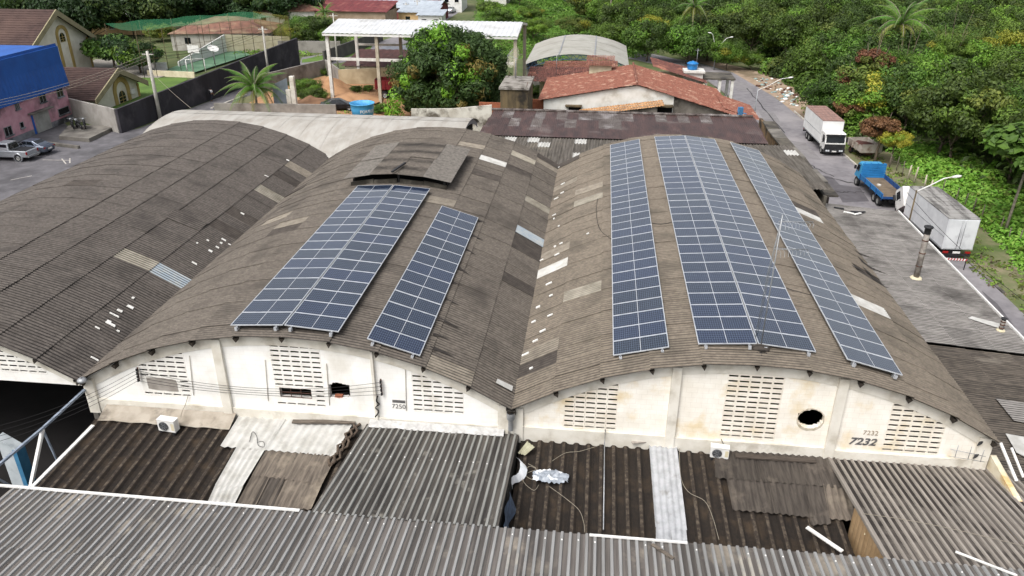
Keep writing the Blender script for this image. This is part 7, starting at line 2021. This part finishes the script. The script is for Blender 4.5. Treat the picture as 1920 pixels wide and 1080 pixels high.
# ---------------------------------------------------------------- poles, lamps, wires, fence, people, odds and ends
def street_lamp(label, base, top, heads, m=m_steel, r=.09):
    t = thing('street_lamp', label, 'street lamp', base); b = Vector(base)
    mb = MB(); mb.tube([(0, 0, 0), (0, 0, top-b.z)], r, 8, r1=r*.6); mb.build('pole', m, t)
    for h in heads:
        h = Vector(h)-b; a = Vector((0, 0, top-b.z-.1)); mb = MB()
        mb.tube([a, a.lerp(h, .35)+Vector((0, 0, .05)), a.lerp(h, .75)+Vector((0, 0, (h.z-a.z)*.15)), h], .045, 6); mb.build('arm', m_whiteclean, t)
        d = (h-a); d.z = 0; d.normalize(); rz = math.atan2(d.y, d.x)
        mb = MB(); mb.blob((.3, 0, 0), .2, 3, 10, 6, .0, sq=(1.9, .8, .5)); mb.build('lamp_head', m_whiteclean, t, loc=h, rot=(0, -.15, rz))
    return t
p = onx(1701, 430, 26.6); y1_ = p.y
tp = ony(1722, 357, y1_); hd = ony(1786, 332, y1_+.2)
street_lamp('dark pole with one long white lamp arm between the nearest truck and the chimney', (26.6, y1_, gz(26)), tp.z, [hd], m_tower)
b = og(1411, 239); street_lamp('slim grey street lamp with one arm on the pavement beside the brown roof', b, ony(1425, 168, b.y).z, [ony(1478, 146, b.y)])
b = og(1338, 131); street_lamp('street lamp with two raised arms at the bend of the road', b, ony(1340, 90, b.y).z, [ony(1334, 62, b.y), ony(1368, 70, b.y)])
m_pole = mat('concrete_pole', '#b8b5ad', '#a09d95', 1.2, 6, .9)
def pole(label, base, ztop, arm=True, r=.17):
    b = Vector(base); t = thing('utility_pole', label, 'utility pole', b)
    mb = MB(); mb.tube([(0, 0, -.2), (0, 0, ztop-b.z)], r, 8, r1=r*.65); mb.build('shaft', m_pole, t)
    if arm:
        mb = MB(); mb.bar((-.7, 0, ztop-b.z-.35), (.7, 0, ztop-b.z-.35), .09); mb.build('crossarm', m_pole, t)
        for k in (-.6, -.2, .2, .6):
            mb = MB(); mb.lathe([(.03, 0), (.06, .05), (.03, .16)], 8, (k, 0, ztop-b.z-.3)); mb.build('insulator', m_dark, t)
    return t, b, ztop
b1 = og(301, 225); P1 = pole('pale concrete utility pole standing before the black wall', b1, ony(282, 96, b1.y).z, r=.24)
b2 = og(505, 150); P2_ = pole('pale concrete utility pole behind the coconut palm', b2, ony(494, 50, b2.y).z, r=.2)
for l, (px, py, qx, qy) in {'thin pale pole behind the left end of the canopy': (634, 140, 629, 25), 'utility pole on the far street beside the zinc roofs': (727, 38, 725, -10), 'dark utility pole on the far street corner': (763, 40, 760, 5), 'second dark utility pole on the far street corner': (784, 42, 782, 0)}.items():
    b = og(px, py+ (0 if px > 700 else -10)); pole(l, b, ony(qx, qy, b.y).z, True, .15)
b = og(252, 72); street_lamp('thin dark street lamp behind the chapel street trees', b, ony(246, 30, b.y).z, [ony(231, 24, b.y)], m_dark, .1)
# overhead wires
for k, lbl in enumerate(('power line from the pole before the black wall to the left edge, top', 'power line from the pole before the black wall to the left edge, middle', 'power line from the pole before the black wall to the left edge, lowest')):
    a = Vector((b1.x, b1.y, P1[2]-.3-.35*k)); e = ony(-40, 196+5*k, 46)
    wire('power_line', lbl, [a.lerp(e, t)-Vector((0, 0, .5*4*t*(1-t))) for t in (0, .25, .5, .75, 1)], .018, m_wirepale)
    c = Vector((b2.x, b2.y, P2_[2]-.4-.3*k))
    wire('power_line', ('top', 'middle', 'lowest')[k]+' power line between the two pale concrete poles', [a.lerp(c, t)-Vector((0, 0, .7*4*t*(1-t))) for t in (0, .25, .5, .75, 1)], .018, m_wire)
wire('power_line', 'slack service wire from the concrete pole down to the barrel roof', [Vector((b1.x, b1.y, P1[2]-2.4)), ony(325, 175, b1.y-4), ony(358, 203, 45)], .018, m_wirepale)
a, e = ony(1700, 360, y1_), ony(1925, 568, 18)
wire('power_line', 'dark service wire from the lamp pole across the nearest truck to the right edge', [a.lerp(e, t)-Vector((0, 0, .4*4*t*(1-t))) for t in (0, .25, .5, .75, 1)], .016)
# wire fence posts along the verge
pp = [(1667, 317), (1680, 320), (1691, 331), (1702, 335), (1713, 343), (1733, 352), (1742, 362), (1764, 368), (1790, 384), (1806, 392), (1822, 402), (1838, 415), (1872, 440), (1888, 455), (1908, 462)]
ords = ('first', 'second', 'third', 'fourth', 'fifth', 'sixth', 'seventh', 'eighth', 'ninth', 'tenth', 'eleventh', 'twelfth', 'thirteenth', 'fourteenth', 'fifteenth')
prev = None
for k, (px, py) in enumerate(pp):
    p = og(px, py); h = random.uniform(1.35, 1.9); tl_ = random.uniform(-.08, .14); r = .11 if k in (3, 4, 5, 6) else .06
    mb = MB(); mb.tube([(0, 0, -.2), (tl_*.5, 0, h*.5), (tl_, .02, h)], [r, r*.92, r*.8], 6)
    tag(mb.build('fence_post', m_wood if r < .1 else m_post, None, loc=p), ('thick pale concrete' if r > .1 else 'thin grey wooden')+' fence post on the verge, '+ords[k]+' from the trailer', 'fence post', 'fence posts along the verge')
    if prev is not None and k < 12:
        for zz in (.5, 1.0):
            mb = MB(); mb.tube([Vector((0, 0, zz)), p-prev+Vector((0, 0, zz))], .008, 4); tag(mb.build('fence_wire', m_wirepale, None, loc=prev), 'thin fence wire between two posts on the verge', 'wire', 'fence wires on the verge')
    prev = p
# rubbish and rubble along the dirt verge
rr = random.Random(3); mb = MB()
for i in range(130):
    t = rr.random(); p = og(lerp(1425, 1492, t)+rr.uniform(-14, 22), lerp(150, 196, t)+rr.uniform(-10, 6)); s = rr.uniform(.12, .5)
    mb.blob(p+Vector((0, 0, s*.2)), s, i, 6, 4, .5, rr.randrange(4), (1, .8, .5))
tag(mb.build('rubbish', [m_dirt, m_whiteclean, mat('faded_plastic', '#6d8f92', '#a39a8c', 3), m_rust], None), None, None, None, 'stuff')
# grass edge strip beside the pavement railing
RA = thing('railing', 'green mossy rail with thin posts along the pavement beside the tiled house', 'railing', (23.2, 62, gz(23)))
mb = MB(); mb.bar((23.2, 52, -8.0), (22.6, 92, -8.2), .22, .25); mb.build('coping', mat('mossy_coping', '#6d7d4a', '#a3a18c', 1.5, 7, .9), RA, world=True)
mb = MB(); mb.hexa([(23.1, 52, -9.6), (23.3, 52, -9.6), (22.7, 92, -9.6), (22.5, 92, -9.6), (23.1, 52, -8.13), (23.3, 52, -8.13), (22.7, 92, -8.33), (22.5, 92, -8.33)]); mb.build('low_wall', m_concrete_d, RA, world=True)
for k in range(5):
    y = 50+7*k; mb = MB(); mb.tube([(22.9, y, -9.4), (22.9, y, -6.2)], .05, 5); mb.build('thin_post', m_dark if k % 2 else m_steel, RA, world=True)
# antenna mast on the crown of the right vault
ab = onz(1426, 652, RISE+.02); at_ = ony(1452, 402, ab.y)
AM = thing('antenna_mast', 'thin guyed antenna mast with two comb antennas on the crown of the right vault', 'antenna', (ab.x, ab.y, RISE))
H = at_.z-RISE
mb = MB(); mb.tube([(0, 0, -.3), (0, 0, H)], .022, 6); mb.build('pole', m_steel, AM)
mb = MB(); mb.tube([(-.12, .5, -.05), (-.10, .3, H*.55), (0, .02, H*.98)], .014, 5); mb.build('brace', m_steel, AM)
mb = MB(); mb.tube([(.04, .9, -.05), (.0, .5, H*.5), (0, .03, H*.98)], .012, 5); mb.build('brace', m_steel, AM)
for z, n_ in ((H-.25, 9), (H-1.25, 8)):
    mb = MB(); mb.tube([(-.1, 0, z), (1.05, .05, z+.02)], .014, 5); mb.build('boom', m_steel, AM)
    for k in range(n_):
        x = .05+.95*k/(n_-1); l = .45-.28*k/(n_-1)
        mb = MB(); mb.tube([(x, -l, z-.12), (x+.05, -l*.4, z-.02), (x, 0, z), (x+.05, l*.4, z-.02), (x, l, z-.12)], .008, 4); mb.build('element', m_steel, AM)
mb = MB(); mb.blob((0, 0, 0), .28, 2, sq=(1.3, 1, .6)); mb.build('mortar_foot', m_roofdark, AM)
mb = MB(); 
for k in range(9): mb.tube([(random.uniform(-.2, .2), -.3, 0), (random.uniform(-.3, .3), -.6, -.05-.04*k), (random.uniform(-.2, .25), -.62, -.25)], .012, 4)
mb.build('cable_knot', m_wire, AM)
# cables lying on the roofs between the arrays
def onroof(px, py, xc, lift=.05):
    z = RISE
    for _ in range(25):
        p = onz(px, py, z); z = arc(clamp(p.x-xc, -W/2, W/2))+lift
    return p
wire('roof_cable', 'black cable crossing the roof between the left strip and the pair on the right vault', [onroof(1222, 418, xC), onroof(1240, 420, xC), onroof(1262, 416, xC)], .014)
wire('roof_cable', 'black cable crossing the roof between the pair and the strip nearest the road', [onroof(1475, 540, xC), onroof(1490, 545, xC), onroof(1530, 555, xC)], .014)
wire('roof_cable', 'thin cable looping over the tan roof left of the single strip', [onroof(1120, 372, xC), onroof(1118, 400, xC), onroof(1125, 430, xC), onroof(1146, 448, xC)], .012)
# small patches, chips and droppings on the roofs
m_chip = mat('white_sealant', '#dfdeda', '#cfcdc6', 4)
rr = random.Random(12)
spots = [(1048, 312), (1060, 345), (1052, 360), (1046, 372), (1043, 400), (1040, 410), (1052, 420), (1047, 452), (1044, 463), (1042, 480), (1016, 488), (1030, 535), (1028, 552), (1100, 436), (1010, 575), (1005, 600), (1020, 620), (1035, 590), (1008, 640), (1000, 690), (985, 660)]
mb = MB()
for px, py in spots:
    for k in range(1):
        p = onroof(px+rr.uniform(-5, 5), py+rr.uniform(-4, 4), xC, .06); a = -math.asin(clamp((p.x-xC)/AR, -1, 1)); w_ = rr.uniform(.06, .16); l_ = rr.uniform(.08, .34)
        d = Vector((math.cos(a), 0, math.sin(a))); n_ = Vector((-math.sin(a), 0, math.cos(a)))
        mb.hexa([p+d*sx*l_+Vector((0, sy*w_, 0))+n_*h for h in (-.04, .012) for sx, sy in ((-.5, -.5), (.5, -.5), (.5, .5), (-.5, .5))])
o = mb.build('sealant_patch', m_chip, WC, world=True); o['kind'] = 'stuff'
mb = MB()
for px, py in [(215, 590), (205, 602), (208, 607), (183, 614), (225, 582), (222, 620), (178, 672), (245, 575), (370, 455), (432, 459), (395, 470), (408, 463), (540, 300), (365, 493), (250, 558), (420, 449), (500, 330), (455, 400), (415, 455), (390, 450)]:
    p = onroof(px, py, xA, .06); a = -math.asin(clamp((p.x-xA)/AR, -1, 1)); w_ = rr.uniform(.05, .14); l_ = rr.uniform(.08, .3)*(1.6 if px < 230 else 1)
    d = Vector((math.cos(a), 0, math.sin(a))); n_ = Vector((-math.sin(a), 0, math.cos(a)))
    mb.hexa([p+d*sx*l_+Vector((0, sy*w_, 0))+n_*h for h in (-.04, .012) for sx, sy in ((-.5, -.5), (.5, -.4), (.4, .5), (-.5, .3))])
o = mb.build('sealant_patch', m_chip, WA, world=True); o['kind'] = 'stuff'
def roofplate(px4, xc, parent, m, lift, name, label):
    A = [onroof(*p, xc, lift) for p in px4]; mb = MB(); mb.hexa([p-Vector((0, 0, .012)) for p in A]+A); o = mb.build(name, m, parent, world=True); o['label'] = label; return o
roofplate(((1516, 400), (1492, 386), (1532, 404), (1538, 414)), xC, WC, m_newsheet, .09, 'roof_patch', 'white patch strip') if 0 else None
roofplate(((930, 717), (933, 710), (962, 724), (960, 733)), xB, WB, m_newsheet, .09, 'roof_patch', 'pale strip at the valley end')
# birds on the rail at the right of gable 7232
RL_ = thing('rail', 'thin grey pipe rail fixed to the lower right of gable 7232', 'rail', ony(1800, 858, -.1))
o_ = Vector(RL_.location)
for (a, b) in (((1782, 842), (1848, 856)), ((1778, 855), (1846, 866))):
    mb = MB(); mb.tube([ony(*a, -.14)-o_, ony(*b, -.14)-o_], .012, 5); mb.build('pipe', m_steel, RL_)
for px, py in ((1790, 858), (1815, 860), (1838, 866)):
    mb = MB(); a = ony(px, py, -.14); mb.tube([a-o_, a-o_+Vector((0, 0, .55))], .012, 5); mb.build('upright', m_steel, RL_)
for (px, py, l) in ((1838, 832, 'dark pigeon perched on top of the thin rail upright'), (1830, 856, 'dark pigeon sitting low beside the rail')):
    t = thing('bird', l, 'bird', ony(px, py, -.15), .6)
    mb = MB(); mb.tube([(-.17, 0, -.03), (-.08, 0, 0), (0, 0, .045), (.07, 0, .075), (.1, 0, .12), (.13, 0, .13)], [.012, .04, .06, .045, .032, .02], 8); mb.build('body', m_dark, t)
    mb = MB(); mb.tube([(.14, 0, .128), (.175, 0, .118)], .008, 5, r1=.002); mb.build('beak', m_rust, t)
    mb = MB(); mb.tube([(.0, .02, .0), (.0, .02, -.06)], .005, 4); mb.build('leg', m_rust, t)
# person walking along the black wall
pp_ = og(398, 190)
PE = thing('person', 'person with white shirt, dark trousers and backpack walking along the black wall', 'person', (pp_.x, pp_.y, pp_.z), 1.2)
def skin(name, verts, edges, radii, m, parent, lv=2):
    me = bpy.data.meshes.new(name); me.from_pydata(verts, edges, []); o = bpy.data.objects.new(name, me); COL.objects.link(o)
    md = o.modifiers.new('skin', 'SKIN'); me.skin_vertices[0].data[0].use_root = True
    for i, r in enumerate(radii): me.skin_vertices[0].data[i].radius = (r, r)
    s = o.modifiers.new('sub', 'SUBSURF'); s.levels = lv; s.render_levels = lv
    bpy.context.view_layer.update()
    out = bpy.data.meshes.new_from_object(o.evaluated_get(bpy.context.evaluated_depsgraph_get())); bpy.data.objects.remove(o)
    out.materials.clear(); out.materials.append(m)
    for p in out.polygons: p.use_smooth = True
    return link(name, out, parent)
m_skin = mat('skin', '#7d5a45', None, rough=.6); m_shirt = mat('white_shirt', '#cfd2d6', None); m_trous = mat('dark_trousers', '#262a33', None); m_pack = mat('black_backpack', '#1d1e22', None)
V_ = [(0, 0, .95), (0, 0, 1.2), (.01, 0, 1.42), (.02, 0, 1.53), (.04, 0, 1.63), (.04, 0, 1.72), (0, .19, 1.42), (-.04, .25, 1.15), (.06, .27, .92), (.09, .27, .82), (0, -.19, 1.42), (.05, -.25, 1.15), (.14, -.26, .95), (.17, -.26, .85), (.02, .1, .9), (.14, .1, .5), (.05, .1, .09), (.2, .1, .04), (-.02, -.1, .9), (-.06, -.1, .5), (-.26, -.1, .12), (-.13, -.1, .05)]
E_ = [(0, 1), (1, 2), (2, 3), (3, 4), (4, 5), (2, 6), (6, 7), (7, 8), (8, 9), (2, 10), (10, 11), (11, 12), (12, 13), (0, 14), (14, 15), (15, 16), (16, 17), (0, 18), (18, 19), (19, 20), (20, 21)]
R_ = [.13, .13, .14, .06, .1, .08, .06, .048, .038, .035, .06, .048, .038, .035, .09, .065, .045, .04, .09, .065, .045, .04]
skin('body', V_, E_, R_, m_skin, PE)
skin('shirt', [(0, 0, .93), (0, 0, 1.2), (.01, 0, 1.44), (0, .2, 1.43), (-.04, .255, 1.2), (0, -.2, 1.43), (.05, -.255, 1.2)], [(0, 1), (1, 2), (2, 3), (3, 4), (2, 5), (5, 6)], [.155, .155, .15, .08, .068, .08, .068], m_shirt, PE)
skin('trousers', [(0, 0, .96), (.02, .1, .86), (.14, .1, .5), (.05, .1, .13), (-.02, -.1, .86), (-.06, -.1, .5), (-.25, -.1, .16)], [(0, 1), (1, 2), (2, 3), (0, 4), (4, 5), (5, 6)], [.15, .11, .085, .066, .11, .085, .066], m_trous, PE)
mb = MB(); mb.blob((.03, 0, 1.69), .125, 1, 12, 8, .05); mb.build('hair', m_black, PE)
mb = MB(); mb.blob((-.2, 0, 1.22), .22, 3, 10, 8, .05, sq=(.55, .8, 1.15)); mb.build('backpack', m_pack, PE)
# orange cone and small white thing in the lot
p = og(585, 209); mb = MB(); mb.lathe([(.3, 0), (.28, .05), (.2, .06), (.05, .75), (.001, .76)], 12); tag(mb.build('traffic_cone', mat('orange_plastic', '#c4672e', '#a9552a', 3), None, loc=p), 'small orange cone on the bare earth behind the barrel roof', 'cone')
p = og(606, 209); mb = MB(); mb.blob((0, 0, .25), .7, 5, 10, 6, .2, sq=(1.2, .8, .5)); tag(mb.build('white_sack', m_whiteclean, None, loc=p), 'white plastic sack lying on the bare earth behind the barrel roof', 'sack')
# wear on the ground: patches, cracks, tyre marks, parking lines
m_patch = mat('asphalt_patch', '#5b585b', '#4f4c4f', 1.5, 8, .9); m_patchl = mat('asphalt_patch_pale', '#7c797a', '#6d6a6b', 1.5, 8, .9); m_crack = mat('tarred_crack', '#3c3a3b', '#343233', 3, 5, .9)
for k, (pts, m) in enumerate(((((1500, 322), (1560, 332), (1600, 372), (1540, 366)), m_patch), (((1420, 205), (1452, 212), (1470, 240), (1436, 232)), m_patchl), (((1470, 262), (1510, 268), (1540, 300), (1492, 296)), m_patchl), (((1560, 345), (1612, 352), (1630, 378), (1580, 380)), m_patch), (((1372, 150), (1400, 155), (1412, 172), (1384, 170)), m_patchl), (((1840, 545), (1870, 570), (1900, 610), (1868, 585)), m_patch))):
    sheet('road_patch', P2(*pts), .019+.002*k, m)
mb = MB(); rr = random.Random(5)
for (p, q) in (((1475, 318), (1608, 346)), ((1545, 358), (1622, 362)), ((1452, 250), (1500, 300)), ((1400, 165), (1470, 250)), ((1500, 300), (1560, 330))):
    a, b = og(*p), og(*q); n = 14; prev_ = None
    for i in range(n+1):
        c = a.lerp(b, i/n)+Vector((rr.uniform(-.18, .18), rr.uniform(-.35, .35), 0)); c.z = gz(c.x)+.036
        if prev_ is not None:
            w = .05+rr.random()*.05; d = (c-prev_).normalized(); s = Vector((-d.y, d.x, 0))*w
            mb.quad(prev_-s, c-s, c+s, prev_+s)
        prev_ = c
tag(mb.build('road_crack', m_crack), None, None, None, 'stuff')
for k, (p, q) in enumerate(((( 80, 300), (131, 301)), ((116, 298), (124, 308)), ((131, 297), (131, 306)), ((60, 330), (20, 338)))):
    a, b = og(*p), og(*q); d = (b-a).normalized(); s = Vector((-d.y, d.x, 0))*.06
    sheet('parking_line', [(a-s)[:2], (b-s)[:2], (b+s)[:2], (a+s)[:2]], .022+.002*k, m_kerb)
# black run-off stains on the roofs
m_stain = mat('black_lichen_stain', '#2b2725', '#38332f', 6, 8, .95)
def stains(name, parent, xc, items, lift=.052):
    mb = MB()
    for (px, py, qx, qy, w) in items:
        a, b = onroof(px, py, xc, lift), onroof(qx, qy, xc, lift); n = 6
        for i in range(n):
            c, d = a.lerp(b, i/n), a.lerp(b, (i+1)/n)
            c.z = arc(clamp(c.x-xc, -W/2, W/2))+lift; d.z = arc(clamp(d.x-xc, -W/2, W/2))+lift
            w0, w1 = w*(1-i/n)*rr.uniform(.6, 1.2)+.01, w*(1-(i+1)/n)*rr.uniform(.6, 1.2)+.01
            mb.quad(c-Vector((0, w0, 0)), d-Vector((0, w1, 0)), d+Vector((0, w1, 0)), c+Vector((0, w0, 0)))
    o = mb.build(name, m_stain, parent, world=True); o['kind'] = 'stuff'
stains('stain', WB, xB, [(893, 412, 912, 418, .12), (884, 440, 905, 450, .16), (872, 466, 893, 478, .14), (858, 500, 880, 515, .14), (847, 528, 868, 536, .12), (835, 560, 860, 572, .12), (822, 596, 862, 616, .16), (812, 626, 840, 634, .1), (806, 650, 850, 668, .16), (745, 325, 760, 306, .1)])
stains('stain', WC, xC, [(1612, 485, 1665, 515, .35), (1622, 505, 1660, 535, .4), (1635, 520, 1668, 540, .3), (1605, 470, 1640, 485, .25), (1598, 498, 1620, 508, .2)])
